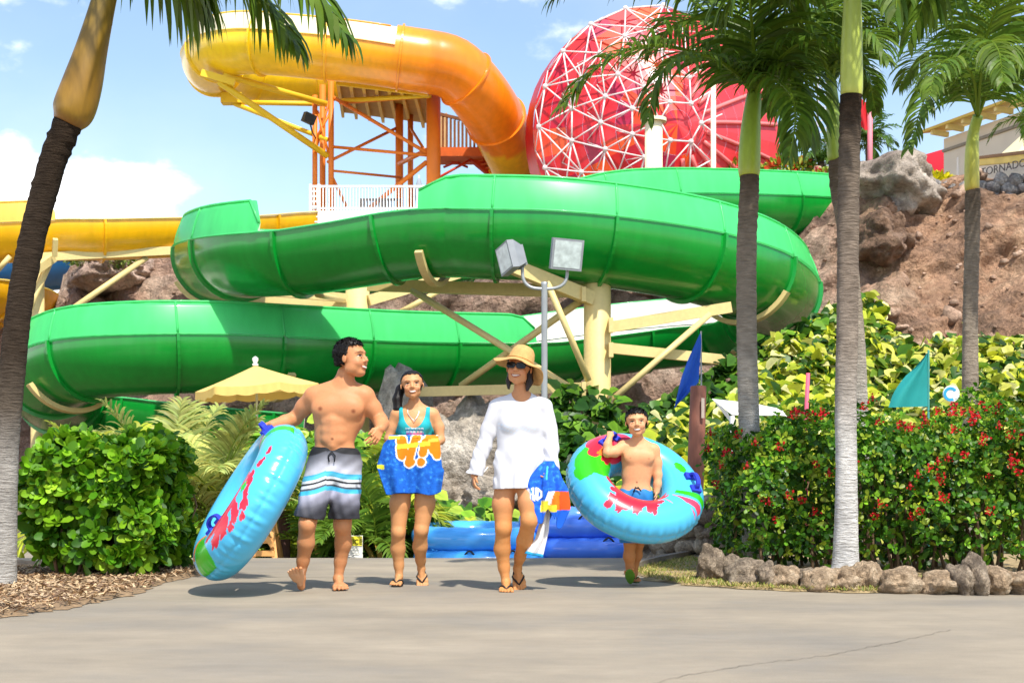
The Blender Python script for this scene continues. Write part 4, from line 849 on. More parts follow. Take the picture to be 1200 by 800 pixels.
# far right palm
cp = (1146, 136, 16.5)
kf = [([cp, (1128, 100, 16.2), (1100, 92, 15.8), (1082, 120, 15.5), (1066, 172, 15.3)], dict(leaf=.46, droop=1.5, width=.05, nl=44)),
      ([cp, (1130, 70, 16.5), (1100, 20, 16.6), (1060, 10, 16.7), (1030, 45, 16.8)], dict(leaf=.62, droop=1.4)), ([cp, (1150, 60, 16.2), (1140, -10, 15.8), (1105, -40, 15.4)], dict(leaf=.65, droop=1.3)),
      ([cp, (1162, 70, 16.5), (1185, 10, 16.5), (1230, -10, 16.5)], dict(leaf=.65, droop=1.3)), ([cp, (1165, 95, 16.2), (1195, 75, 15.9), (1225, 95, 15.6), (1245, 140, 15.4)], dict(leaf=.55, droop=1.4)),
      ([cp, (1158, 80, 17), (1180, 40, 17.6), (1215, 40, 18)], dict(leaf=.6, droop=1.3)), ([cp, (1135, 80, 17), (1105, 55, 17.6), (1075, 70, 18), (1055, 100, 18.3)], dict(leaf=.55, droop=1.3)),
      ([cp, (1140, 50, 17), (1120, -20, 17.4), (1080, -50, 17.6)], dict(leaf=.65, droop=1.3)), ([cp, (1155, 50, 16), (1175, -10, 15.4), (1190, -50, 15)], dict(leaf=.65, droop=1.3)), ([cp, (1140, 90, 15.6), (1118, 70, 14.9), (1098, 80, 14.4), (1090, 110, 14.1)], dict(leaf=.45, droop=1.4)),
      ([cp, (1150, 85, 15.5), (1158, 50, 14.8), (1170, 60, 14.2), (1176, 95, 13.9)], dict(leaf=.5, droop=1.4))]
palm('palm at the far right rising above the red hedge before the brown hill', [(1136, 640, 16.6, 10), (1137, 470, 16.6, 9.5), (1137, 380, 16.6, 8.6), (1139, 290, 16.6, 8.4), (1140, 235, 16.6, 8.5), (1140, 222, 16.6, 7.5)],
     [(1140, 225, 16.6, 7.5), (1139, 215, 16.6, 8.5), (1139, 180, 16.6, 8), (1141, 155, 16.6, 6.5), (1146, 136, 16.5, 6)], kf, (.095, .18, .016), 15, [(0, 'b0a698'), (.4, '9c8f80'), (.85, '8a7d6e'), (1, '6a5b4d')], [(0, 'a3622c'), (.18, 'b8a83e'), (.5, 'bcbf4e'), (1, '93ac40')], nl=44)
# small palms on the hilltop
def bush_palm(label, px, py, d, n, Lm, seed, tone=(.07, .16, .02), trunk_to=None):
    rs = np.random.default_rng(seed); c = P(px, py, d); root = thing('palm_tree', tuple(P(px, trunk_to or py + 30, d)), label, 'palm tree')
    if trunk_to: mb = MB(); mb.tube([P(px, trunk_to, d), c], .13, 10); o = mk('trunk', mb.v, mb.f, bark, root, np.tile(lin('7d6d5a'), (len(mb.v), 1)))
    for f in ring_fronds(rs, n, Lm, (.0, 1.3), (1.0, 1.9)):
        V, Fc, C = frond_mesh(arc(c, f[0], f[1], f[2], f[3], rs), 1, rs, leaf=Lm * .32, nl=22, width=.07, tone=tone); mk('frond', V, Fc, frond_m, root, np.array(C), False)
bush_palm('small palm on the hilltop behind the big grey boulder', 1018, 166, 56, 16, 1.5, 21, trunk_to=240)
bush_palm('little green palm on the ridge between the red funnel and the grey boulder', 962, 190, 53, 14, 1.3, 22, trunk_to=225)
bush_palm('bushy palm at the right edge above the cream building', 1222, 140, 48, 14, 2.0, 23, (.10, .20, .02), trunk_to=260)
# ---------- areca palms and ferns behind the family ----------
def areca(label, px, py, d, n, Lm, seed, tone, leaf=.42, name='areca_palm', cat='palm', el=(.35, 1.45), dr=(.7, 1.7), canes=4, group=None, nl=34, width=.036, hh=.5):
    rs = np.random.default_rng(seed); b = P(px, py, d); b.z = gz(b.x, b.y); root = thing(name, tuple(b), label, cat, group)
    for k in range(canes):
        a = rs.uniform(0, 6.28); p0 = Vector((b.x + .14 * math.cos(a), b.y + .14 * math.sin(a), b.z)); p1 = p0 + Vector((.12 * math.cos(a), .12 * math.sin(a), hh * rs.uniform(.8, 1.2))); mb = MB()
        mb.tube([p0, (p0 + p1) / 2 + Vector((.01, 0, 0)), p1], [.035, .03, .024], 8); mk('cane', mb.v, mb.f, M('areca_cane', 'b79a3e', .5, .25, 5), root)
        m = max(1, n // canes)
        for f in ring_fronds(rs, m, Lm, el, dr):
            V, Fc, C = frond_mesh(arc(p1, f[0] + a, f[1], f[2], f[3], rs), 1, rs, leaf=leaf * rs.uniform(.85, 1.15), nl=nl, width=width, tone=np.array(tone) * rs.uniform(.75, 1.25), rach=.014, vee=.5, droop=.8); mk('frond', V, Fc, frond_m, root, np.array(C), False)
YG = (.34, .44, .04); PG = (.38, .46, .13); DG = (.12, .24, .025)
areca('feathery areca palm with yellow canes between the left hedge and the blue ring', 232, 640, 15.6, 20, 1.25, 31, PG, canes=4, hh=.6, leaf=.46)
areca('areca palm with arching pale fronds just above the left hedge top', 200, 640, 16.6, 18, 1.3, 32, PG, canes=4, hh=.8, leaf=.46)
areca('bright green areca palm under the yellow umbrella behind the man', 330, 640, 17.4, 20, 1.0, 33, YG, canes=4, hh=.6)
areca('yellow-green areca palm between the man and the girl', 436, 640, 16.4, 16, 1.15, 34, YG, canes=4, hh=.55, leaf=.36)
areca('low green palm clump under the man between the legs', 380, 645, 15.6, 14, 1.0, 35, DG, canes=3, hh=.2, leaf=.3)
areca('low leafy palm clump behind the brown sign post', 345, 645, 17.5, 18, 1.05, 36, YG, canes=4, hh=.35, leaf=.34)
areca('dark green palm clump behind the girl, left of her legs', 452, 645, 15.7, 14, .9, 37, DG, canes=3, hh=.2, leaf=.28)
areca('green palm clump just behind the left hedge', 140, 640, 15.2, 14, 1.1, 38, YG, canes=3, hh=.5)
for px, d, s, lb, tn in ((527, 18.6, .8, 'bright fern behind the blue tubes right of the girl', YG), (556, 19.5, .85, 'fern leaning over the blue tubes beside the woman', YG), (500, 17.5, .75, 'dark fern behind the girl at the end of the blue tubes', DG), (478, 16.4, .6, 'low fern between the legs of the girl', DG),
                     (585, 20, .8, 'fern behind the legs of the woman', YG), (412, 16.8, .7, 'fern behind the notice sign', DG), (296, 17, .8, 'fern behind the wooden stand', YG)):
    areca(lb, px, 640, d, 15, s, int(px), tn, leaf=.24, name='fern', cat='fern', el=(.2, 1.3), dr=(.9, 1.9), canes=3, nl=24, width=.045, hh=.12)
# ---------- hedges ----------
LEAF = np.array([(0, 0, 0), (-.16, .35, .04), (.16, .35, .04), (-.25, .7, .03), (.25, .7, .03), (-.12, .95, -.02), (.12, .95, -.02), (0, .35, -.02), (0, .7, -.03), (0, 1.0, -.05)])
LEAFF = [(0, 7, 1, 1), (0, 2, 7, 7), (1, 7, 8, 3), (7, 2, 4, 8), (3, 8, 9, 5), (8, 4, 6, 9)]
LEAFF = [(1, 7, 8, 3), (7, 2, 4, 8), (3, 8, 9, 5), (8, 4, 6, 9), (0, 2, 7, 1)]
leaf_m = M('hedge_leaf', attr=True, rough=.42, var=.06, vs=8, transl=.3, spec=.3)
def surf_pts(n, x0, x1, y0, y1, z0, z1, rs, amp=.1, sc=2.2):
    """random points on the front, top and side faces of a lumpy box, with outward normals"""
    out = []; A = [((x1 - x0) * (z1 - z0), 0), ((x1 - x0) * (y1 - y0), 1), ((y1 - y0) * (z1 - z0), 2), ((y1 - y0) * (z1 - z0), 3)]; tot = sum(a for a, _ in A); k = rs.choice(4, n, p=[a / tot for a, _ in A])
    u, v = rs.uniform(0, 1, n), rs.uniform(0, 1, n); p = np.zeros((n, 3)); nr = np.zeros((n, 3))
    for f in range(4):
        m = k == f
        if f == 0: p[m] = np.c_[x0 + (x1 - x0) * u[m], np.full(m.sum(), y0), z0 + (z1 - z0) * v[m]]; nr[m] = (0, -1, .15)
        if f == 1: p[m] = np.c_[x0 + (x1 - x0) * u[m], y0 + (y1 - y0) * v[m], np.full(m.sum(), z1)]; nr[m] = (0, 0, 1)
        if f == 2: p[m] = np.c_[np.full(m.sum(), x0), y0 + (y1 - y0) * u[m], z0 + (z1 - z0) * v[m]]; nr[m] = (-1, 0, .15)
        if f == 3: p[m] = np.c_[np.full(m.sum(), x1), y0 + (y1 - y0) * u[m], z0 + (z1 - z0) * v[m]]; nr[m] = (1, 0, .15)
    c = np.array([(x0 + x1) / 2, (y0 + y1) / 2, (z0 + z1) / 2]); hs = np.array([x1 - x0, y1 - y0, z1 - z0]) / 2
    q = (p - c) / hs; l6 = (np.abs(q) ** 5).sum(1) ** .2; p = c + q / l6[:, None] * hs                      # rounded corners
    nr = unit(nr + .9 * np.sign(q) * np.abs(q) ** 6)
    dn = np.array([noise.fractal(Vector(a) * sc, 1, 2, 3) for a in p]); return p + nr * (dn * amp)[:, None], nr, dn
def hedge(label, x0, x1, y0, y1, z0, z1, n, per, lsize, cols, seed, deep, amp=.1, name='hedge', lw=1.0, thin_low=0.0, spread=1.0):
    rs = np.random.default_rng(seed); root = thing(name, ((x0 + x1) / 2, (y0 + y1) / 2, 0), label, 'hedge')
    p, nr, dn = surf_pts(n, x0, x1, y0, y1, z0, z1, rs, amp)
    if thin_low: keep = rs.uniform(0, 1, n) < np.clip((p[:, 2] - z0) / ((z1 - z0) * thin_low), .12, 1); p, nr = p[keep], nr[keep]; n = len(p)
    p = p - nr * np.abs(rs.normal(0, deep, n))[:, None]
    ax = unit(nr + rs.normal(0, .35, (n, 3)) + np.array([0, 0, .35]))
    P0 = np.repeat(p, per, 0); AX = np.repeat(ax, per, 0); m = n * per
    t1 = unit(np.cross(AX, np.array([.3, .2, .9]) + rs.normal(0, .1, (m, 3)))); t2 = np.cross(AX, t1); ph = np.tile(np.arange(per) * 2.4, n) + np.repeat(rs.uniform(0, 6.28, n), per)
    lay = np.tile(np.linspace(0, 1, per), n); out = t1 * np.cos(ph)[:, None] + t2 * np.sin(ph)[:, None]
    fw = unit(out * (1.0 - .55 * lay * (spread > .5))[:, None] + AX * (.25 + .75 * lay)[:, None] + rs.normal(0, .18, (m, 3))); nm = unit(AX - out * .25 + rs.normal(0, .12, (m, 3)))
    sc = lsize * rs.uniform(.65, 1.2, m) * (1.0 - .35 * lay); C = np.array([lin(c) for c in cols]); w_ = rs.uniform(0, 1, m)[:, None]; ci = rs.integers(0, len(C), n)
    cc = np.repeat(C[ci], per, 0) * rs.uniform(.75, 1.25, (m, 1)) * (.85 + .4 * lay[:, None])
    Rm = frames(fw, nm, sc); Rm[:, :, 0] *= lw
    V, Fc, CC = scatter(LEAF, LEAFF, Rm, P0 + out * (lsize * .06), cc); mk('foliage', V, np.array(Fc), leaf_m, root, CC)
    # inner twigs and leaves that close the middle
    k = int(n * 1.6); q = np.c_[rs.uniform(x0 + .1, x1 - .1, k), rs.uniform(y0 + .1, y1, k), rs.uniform(z0, z1 - .12, k)]
    V, Fc, CC = scatter(LEAF, LEAFF, frames(rs.normal(0, 1, (k, 3)), rs.normal(0, 1, (k, 3)), lsize * 1.5 * np.ones(k)), q, C[rs.integers(0, len(C), k)] * .6); mk('inner_foliage', V, np.array(Fc), leaf_m, root, CC)  # inner leaf colours darkened, painting in the shade inside the hedge
    mb = MB()
    for i in range(70):
        b0 = Vector((rs.uniform(x0 + .2, x1 - .2), rs.uniform(y0 + .22, y1 - .3), 0)); pts = [b0]; 
        for s in range(4): pts.append(pts[-1] + Vector((rs.normal(0, .05), rs.normal(.02, .05), (z1 - z0) * rs.uniform(.14, .23))))
        mb.tube(pts, [.016, .013, .010, .007, .004], 5)
    mb.build('branches', M('twig', '6f5a45', .9, .2, 10), root, True); return root
hedge('clipped bright green broad-leaved hedge on the left beside the mulch', -3.72, -2.66, 10.75, 12.0, .10, 1.04, 1050, 9, .125, ['5c9018', '7fae22', '4a7f14', '9cc232', '6ea01c', '3d6f12'], 41, .08, .20, lw=1.15)
rh = hedge('dark green hedge dotted with red flowers behind the border stones', 1.62, 4.3, 10.75, 12.4, .12, 1.25, 4500, 5, .056, ['47781a', '5f9420', '386814', '7fae2c', '2f5a12', '93a830'], 42, .11, .30, lw=1.3, thin_low=.6)
rs = np.random.default_rng(44)                # flower clusters, each a part
fm = M('red_petal', attr=True, rough=.6, var=.1, transl=.2); proto = []
for v in range(4):
    n = 16; d = unit(rs.normal(0, 1, (n, 3))); d[:, 2] = np.abs(d[:, 2]) * .6; V, Fc, C = scatter([(-.5, 0, 0), (.5, 0, 0), (.45, .8, .15), (0, 1.05, .1), (-.45, .8, .15)], [(0, 1, 2, 4)], frames(d, rs.normal(0, 1, (n, 3)), .021 * rs.uniform(.7, 1.2, n)), rs.normal(0, .017, (n, 3)), np.array([lin('c4121c'), lin('e0222a'), lin('a80c16')])[rs.integers(0, 3, n)])
    proto.append((V, Fc, C))
p, nr, dn = surf_pts(700, 1.62, 4.0, 10.72, 12.4, .35, 1.28, rs, .2); sel = p[(p[:, 1] < 11.6)]; wgt = np.clip((sel[:, 2] - .1) / 1.0, .08, 1) * np.where(sel[:, 2] > 1.2, .5, 1) * np.array([np.clip(.6 + 1.8 * noise.noise(Vector(a) * 2.3), .05, 2) for a in sel]); sel = sel[rs.choice(len(sel), 96, False, wgt / wgt.sum())]
# cluster the flowers in loose drifts
meshes = {}
for i, q in enumerate(sel):
    V, Fc, C = proto[i % 4]
    if i < 4: o = mk('flower', V + q + np.array([0, -.05, .02]), Fc, fm, rh, C); 
    else:
        o = meshes[i % 4].copy(); COL.objects.link(o); o.parent = rh
        o.location = Vector(q) - Vector(sel[i % 4]); s_ = 1; 
    if i < 4: meshes[i] = o
# ---------- leafy slopes ----------
POT = np.array([(0, 0, 0), (-.34, .12, .05), (.34, .12, .05), (-.40, .45, .04), (.40, .45, .04), (-.22, .78, -.02), (.22, .78, -.02), (0, .15, -.03), (0, .5, -.05), (0, 1.05, -.14)])
def slope(name, label, poly, dn, df, n, size, cols, seed, kind='stuff', lift=.25, zf=None):
    """leaves over a mound seen inside a picture polygon, rising from the near distance to the far one"""
    rs = np.random.default_rng(seed); po = np.array(poly, float); lo, hi = po.min(0), po.max(0); q = rs.uniform(lo, hi, (n * 3, 2)); q = q[inpoly(q, po)][:n]; n = len(q)
    t = (hi[1] - q[:, 1]) / (hi[1] - lo[1]); d = dn + (df - dn) * t + np.array([noise.fractal((a[0] * .03, a[1] * .03, seed), 1, 2, 3) for a in q]) * lift * 3
    W = np.array([P(a[0], a[1], b) for a, b in zip(q, d)]) + rs.normal(0, .08, (n, 3))
    a = rs.uniform(-2.6, -.54, n); fw = unit(np.c_[np.cos(a), np.sin(a) * .8, rs.normal(-.35, .45, n)]); nm = unit(np.c_[rs.normal(0, .55, n), -.6 + rs.normal(0, .45, n), np.full(n, .7)])
    C = np.array([lin(c) for c in cols]); cc = C[rs.integers(0, len(C), n)] * rs.uniform(.7, 1.2, (n, 1))
    V, Fc, CC = scatter(POT, LEAFF, frames(fw, nm, size * rs.uniform(.6, 1.25, n)), W, cc, [1, 1.15, 1.15, 1.1, 1.1, .95, .95, .8, .75, .9]); o = mk(name, V, np.array(Fc), leaf_m, None, CC, loc=tuple(W.mean(0) * [1, 1, 0])); tag(o, label, kind=kind); return o
YV = ['c9cc34', 'dfdc66', 'a8b62a', '6f8f20', 'ece7a0', '4a741c', '355c16', 'c2cb44', '2c4e12']
slope('variegated_ground_cover', None, [(840, 480), (850, 470), (885, 440), (905, 400), (940, 385), (985, 350), (1030, 352), (1045, 385), (1075, 412), (1090, 396), (1130, 392), (1160, 398), (1230, 392), (1260, 620), (820, 620)], 24, 37.5, 10000, .36, YV, 51)
slope('variegated_ground_cover', None, [(742, 600), (735, 510), (770, 492), (800, 482), (850, 470), (900, 460), (930, 640), (742, 650)], 19, 26, 3000, .28, YV, 52)
DV = ['35601a', '28501a', '47741e', '1f4214', '5c8a24', '6f9a2a']
slope('dark_undergrowth', None, [(640, 600), (640, 462), (690, 452), (760, 478), (860, 415), (900, 395), (960, 372), (960, 420), (880, 520), (760, 640), (640, 640)], 27, 36, 2400, .36, DV, 53)
slope('green_undergrowth', None, [(90, 660), (100, 520), (210, 520), (300, 505), (400, 505), (445, 505), (460, 580), (560, 596), (620, 600), (640, 660)], 19, 22, 3400, .24, ['5f9420', '80b02c', 'a3c83c', '447a1a', 'b8d24a'], 54)
def bush(label, px, py, d, r, n, cols, seed, size=.22, name='bush'):
    rs = np.random.default_rng(seed); c = np.array(P(px, py, d)); root = thing(name, tuple(c - [0, 0, r[2]]), label, 'bush'); u = unit(rs.normal(0, 1, (n, 3))); k = rs.uniform(.55, 1, n) ** .5
    k *= 1 + .22 * np.array([noise.noise(Vector(a) * 2.2 + Vector((seed, 0, 0))) for a in u]); W = c + u * k[:, None] * np.array(r); fw = unit(u + rs.normal(0, .6, (n, 3)) + [0, 0, .3]); C = np.array([lin(x) for x in cols]); cc = C[rs.integers(0, len(C), n)] * rs.uniform(.7, 1.2, (n, 1))
    V, Fc, CC = scatter(LEAF, LEAFF, frames(fw, rs.normal(0, 1, (n, 3)), size * rs.uniform(.7, 1.3, n)), W, cc); mk('foliage', V, np.array(Fc), leaf_m, root, CC)
    mb = MB()
    for i in range(6): mb.tube([Vector(c - [0, 0, r[2]]), Vector(c + rs.normal(0, .4, 3) * r)], [.05, .015], 5)
    mb.build('branches', MATS['twig'], root, True)
bush('bright yellow bush beside the red shed on the hilltop', 1090, 220, 54.5, (.95, .9, .5), 1500, ['e2d820', 'cfc81c', 'f0e64a', 'a8a81e'], 61, .2)
bush('yellow-green bush with reddish leaves on the ridge right of the green slide', 925, 205, 53, (.95, .8, .62), 1100, ['9fb83a', 'c4cf5a', '6d8f28', 'd8552e'], 62, .24)
bush('small orange-flowered bush below the red funnel, behind the green slide wall', 865, 202, 54, (1.0, .8, .45), 800, ['c8b84a', '9aa83a', 'e07a3a', '6d8f28'], 63, .22)
bush('small green bush between the thin cream pole and the green slide', 826, 206, 54, (.5, .5, .32), 400, ['5d7f2c', '86993c', '4a6a22'], 64, .18)
bush('red and green bush on the ridge behind the slim palm', 968, 214, 51.5, (.5, .5, .45), 500, ['b8322a', '6d8f28', '9fb83a'], 65, .2)
bush('green tufts of grass on the pinkish ridge boulder', 118, 304, 48.5, (1.3, .4, .22), 500, ['7d8f3c', '5c7a2a', '96a34e'], 66, .18)
# ---------- yellow umbrella ----------
u0 = P(306, 640, 23); u0.z = gz(0, 23); um = thing('market_umbrella', tuple(u0), 'pale yellow umbrella with scalloped valance and white finial behind the man', 'umbrella')
cz = P(308, 454, 23).z; tz = P(308, 428, 23).z; cx = P(301, 0, 23).x; cl = M('yellow_canvas', 'f3d07a', .8, .05, 2, transl=.25, tcol='f5d47c')
R0 = 1.0; V = []; Fc = []; ns = 48; rings = [0, .15, .4, .7, 1.0]
tilt = Matrix.Rotation(R_(-4), 3, 'Y'); cen = Vector((cx, 23, cz))
def uz(r, a): return (tz - cz) * (1 - r) ** 1.0 - .05 * r * (1 - r) - .03 * (abs(math.sin(a * 3)) ** 1.0) * r * r * 0
V.append(tuple(cen + tilt @ Vector((0, 0, tz - cz))))
for r in rings[1:]:
    for k in range(ns):
        a = 2 * math.pi * k / ns; poly = math.cos(math.pi / 6) / math.cos((a % (math.pi / 3)) - math.pi / 6); rr = R0 * r * (1 + (poly - 1) * .9); sag = -.035 * math.sin(((a % (math.pi / 3)) / (math.pi / 3)) * math.pi) * r
        V.append(tuple(cen + tilt @ Vector((rr * math.cos(a), rr * math.sin(a), uz(r, a) + sag))))
for k in range(ns): Fc.append((0, 1 + k, 1 + (k + 1) % ns))
for i in range(len(rings) - 2):
    for k in range(ns): Fc.append((1 + i * ns + k, 1 + (i + 1) * ns + k, 1 + (i + 1) * ns + (k + 1) % ns, 1 + i * ns + (k + 1) % ns))
can = mk('canopy', V, Fc, cl, um)
V = []; 
for row in (0, 1):
    for k in range(ns * 4):
        a = 2 * math.pi * k / (ns * 4); poly = math.cos(math.pi / 6) / math.cos((a % (math.pi / 3)) - math.pi / 6); rr = R0 * (1 + (poly - 1) * .9) * (1 + .01 * row + .006 * math.sin(a * 40) * row); sag = -.035 * math.sin(((a % (math.pi / 3)) / (math.pi / 3)) * math.pi)
        V.append(tuple(cen + tilt @ Vector((rr * math.cos(a), rr * math.sin(a), sag - row * (.12 + .025 * abs(math.sin(a * 9)))))))
n = ns * 4; mk('valance', V, [(k, n + k, n + (k + 1) % n, (k + 1) % n) for k in range(n)], cl, um)
mb = MB(); mb.lathe(Vector((cx, 23, u0.z)), [(.02, 0), (.02, tz - u0.z)], 10); mb.build('pole', M('grey_pole', 'c7cac8', .5, .05), um, True)
mb = MB(); mb.lathe(cen + tilt @ Vector((0, 0, tz - cz)), [(.02, -.02), (.05, .0), (.05, .02), (.025, .04), (.05, .08), (.045, .12), (0, .15)], 14); mb.build('finial', wp, um, True)
mb = MB()
for k in range(6):
    a = k * math.pi / 3; mb.tube([cen + tilt @ Vector((0, 0, tz - cz - .04)), cen + tilt @ Vector((R0 * .98 * math.cos(a), R0 * .98 * math.sin(a), -.02))], .01, 5)
mb.build('ribs', M('pale_rib', 'd9c79a', .6), um)
# ---------- flags and posts ----------
def cloth(name, pts_grid, mat, parent): 
    G_ = np.array(pts_grid); nr_, nc = G_.shape[:2]; return mk(name, G_.reshape(-1, 3), [(j * nc + i, j * nc + i + 1, (j + 1) * nc + i + 1, (j + 1) * nc + i) for j in range(nr_ - 1) for i in range(nc - 1)], mat, parent)
bp_ = P(812, 650, 14.4); bp_.z = gz(0, 14.4); bpo = thing('wooden_post', tuple(bp_), 'thick reddish-brown post standing behind the boy', 'post')
zt = P(818, 452, 14.4).z; mb = MB(); mb.lathe(bp_, [(.088, 0), (.086, (zt - bp_.z) * .5), (.082, zt - bp_.z - .01), (.07, zt - bp_.z), (0, zt - bp_.z)], 20)
V = np.array(mb.v); V[:, 0] += (V[:, 2] - bp_.z) * .032; mk('shaft', V, mb.f, M('red_brown_wood', '84513f', .6, .18, 4, .3, 30, stretch=(6, 6, .6)), bpo)
mb = MB(); c = P(819.5, 478, 14.3); mb.box((c.x + .02, c.y - .015, c.z - .1), (c.x + .05, c.y, c.z + .1)); mb.build('plate', M('pale_plate', 'c9b7a8', .6), bpo)
pg = []
for j in range(15):
    v = j / 14; row = []
    for i in range(9):
        u = i / 8; xl = np.interp(v, [0, .35, .6, 1], [820, 806, 798, 790]); xr = np.interp(v, [0, .1, .55, .62, .85, 1], [821, 822, 819, 820, 805, 794]); py = 391 + (479 - 391) * v + 4 * u * math.sin(v * 3) - 6 * u * v
        row.append(P(xl + (xr - xl) * u, py, 14.7 + .05 * math.sin(u * 9 + v * 4) * v))
    pg.append(row)
fb = thing('pennant', tuple(P(818, 470, 14.7)), 'blue cloth pennant hanging above the reddish-brown post', 'flag'); cloth('cloth', pg, M('blue_cloth', '2b62cc', .7, .08, 3, transl=.3), fb)
mb = MB(); mb.tube([P(821.5, 388, 14.72), P(822, 480, 14.72)], .008, 6); mb.build('staff', gal, fb)
pg = []
for j in range(13):
    v = j / 12; row = []
    for i in range(13):
        u = i / 12; xr = 1087; xl = np.interp(v, [0, .4, .8, 1], [1086, 1062, 1046, 1041]); yt = np.interp(u, [0, 1], [452, 414]); py = 414 + (476 - 414) * v + (1 - u) * 2 * math.sin(v * 7)
        row.append(P(xl + (xr - xl) * u, py, 15.5 + .07 * math.sin(u * 8 + v * 3) * (1 - u)))
    pg.append(row)
ft = thing('pennant', tuple(P(1087, 500, 15.5)), 'teal triangular pennant above the red-flowered hedge', 'flag'); cloth('cloth', pg, M('teal_cloth', '2fa8a6', .7, .08, 3, transl=.35), ft)
pz = P(1088, 640, 15.52); pz.z = 0; mb = MB(); mb.tube([pz, P(1088, 410, 15.52)], .012, 8); mb.build('staff', M('teal_staff', '4a9a94', .6), ft)
rp = thing('pennant', tuple(P(1016, 220, 53)), 'red flag on a pink pole on the hilltop behind the white-trunked palm', 'flag'); pg = []
for j in range(9):
    v = j / 8; pg.append([P(1019 - 22 * (1 - .5 * abs(v - .5)) * (i / 8), 117 + 33 * v + 3 * math.sin(i * .8), 53 + .15 * math.sin(i * 1.1 + v * 2)) for i in range(9)])
cloth('cloth', pg, M('red_cloth', 'd62b33', .7, .05, 3, transl=.35), rp); pk = M('pink_pole', 'd9808a', .6, .05)
mb = MB(); mb.tube([P(1019.5, 245, 53), P(1019.5, 115, 53)], .10, 8); mb.build('staff', pk, rp, True)
b_ = P(945, 560, 15); b_.z = 0; mb = MB(); mb.tube([b_, P(944, 500, 15), P(947, 437, 15)], .022, 8); tag(mb.build('marker_pole', M('bright_pink', 'e0607a', .6, .05), None, True), 'thin pink pole rising behind the red-flowered hedge, left of the white trunk', 'pole')
# white shade sails behind the hedge
sh = thing('shade_sail', tuple(P(880, 520, 17)), 'white shade canopy peeking over the red-flowered hedge behind the palm trunk', 'canopy')
mb = MB(); mb.add([P(834, 467, 16.4), P(858, 486, 16.2), P(921, 487, 16.8), P(916, 479, 18), P(880, 472, 18)], [(0, 1, 4), (1, 2, 3, 4)]); mb.add([P(834, 466.6, 16.42), P(853, 483, 16.25), P(860, 500, 16.3), P(846, 480, 16.4)], [(0, 1, 2, 3)]); mb.build('canvas', M('white_canvas', 'f2f0ea', .8, .03, transl=.2), sh)
mb = MB(); q = P(920, 560, 17); q.z = 0; mb.tube([q, P(920, 484, 17)], .03, 8); mb.build('pole', wp, sh); mb = MB(); q = P(858, 560, 16.2); q.z = 0; mb.tube([q, P(858, 487, 16.2)], .03, 8); mb.build('pole', wp, sh)
# round blue and white sign over the hedge
t = thing('round_sign', tuple(P(1115, 500, 15)), 'small round blue and white disc over the red-flowered hedge', 'sign'); mb = MB()
c = P(1115, 461, 15); V = [c + Vector((.088 * math.cos(a), 0, .088 * math.sin(a))) for a in np.linspace(0, 2 * math.pi, 29)[:-1]]; mb.prism(V, (0, .02, 0)); mb.build('disc', M('disc_white', 'dfe9ea', .5), t)
mb = MB(); V = [c + Vector((r * math.cos(a) - .01, -.004, r * math.sin(a) - .005)) for r, a in [(.075, x) for x in np.linspace(.6, 5.2, 20)] + [(.045, x) for x in np.linspace(5.2, .6, 20)]]; mb.prism(V, (0, .003, 0)); mb.build('ring_mark', M('disc_blue', '2f9ac8', .5), t)
mb = MB(); q = P(1115, 600, 15.02); q.z = 0; mb.tube([q, P(1115, 466, 15.02)], .012, 6); mb.build('stake', gal, t)
# ---------- stacked blue tubes ----------
tube_m = M('blue_vinyl', '4aaaf8', .22, .03, 2, spec=.5, coat=.3); tube_d = M('deep_blue_vinyl', '4f86f6', .22, .03, 2, spec=.5, coat=.3)
def torus(c, R, r, n=72, m=28, tiltx=0, squash=.95, lump=0, seed=0):
    V = []; Fc = []; rot = Matrix.Rotation(tiltx, 3, 'X'); c = Vector(c)
    for i in range(n):
        a = 2 * math.pi * i / n
        for k in range(m):
            b = 2 * math.pi * k / m; rr = r * (1 - .05 * abs(math.cos(a * 9)) ** 12) * (1 + lump * math.sin(a * 3 + seed)); q = Vector(((R + rr * math.cos(b)) * math.cos(a), (R + rr * math.cos(b)) * math.sin(a), rr * math.sin(b) * squash)); V.append(c + rot @ q)
    for i in range(n):
        for k in range(m): Fc.append((i * m + k, ((i + 1) % n) * m + k, ((i + 1) % n) * m + (k + 1) % m, i * m + (k + 1) % m))
    return V, Fc
def pool_tube(px, pyc, d, R, r, mat, lb, tl=0, hnd=()):
    c = P(px, pyc, d); V, Fc = torus(c, R, r, tiltx=tl, lump=.03, seed=px); root = thing('inflatable_tube', (c.x, c.y, c.z - r), lb, 'inflatable tube', 'blue tubes stacked on the pavement'); mk('tube', V, Fc, mat, root)
    for a in hnd:
        mb = MB(); rot = Matrix.Rotation(tl, 3, 'X'); pts = []
        for k in range(7): t = k / 6; aa = a + (t - .5) * .15; rr = R + r * .55; pts.append(c + rot @ Vector((rr * math.cos(aa), rr * math.sin(aa) - .015, r * .62 + .045 * math.sin(t * math.pi))))
        mb.tube(pts, .010, 6); mb.build('handle', blk, root, True)
d = 15.6; fy = ppm(d)
pool_tube(566, 655, 15.5, .64, .13, tube_m, 'bottom blue inflatable tube of the left stack, behind the legs of the woman', 0, (-1.75, -1.1))
pool_tube(560, 627, 15.55, .60, .132, tube_m, 'top blue inflatable tube of the left stack between girl and woman', R_(2), (-1.2,))
pool_tube(702, 668, 15.5, .70, .135, tube_m, 'bottom blue inflatable tube of the right stack, behind the white towel tail', 0, ())
pool_tube(702, 640, 15.6, .68, .135, tube_d, 'middle deep blue inflatable tube of the right stack behind the boy', 0, (-1.5,))
pool_tube(690, 611, 15.65, .64, .135, tube_d, 'top blue inflatable tube of the right stack, under the ring of the boy', R_(3), (-1.7,))
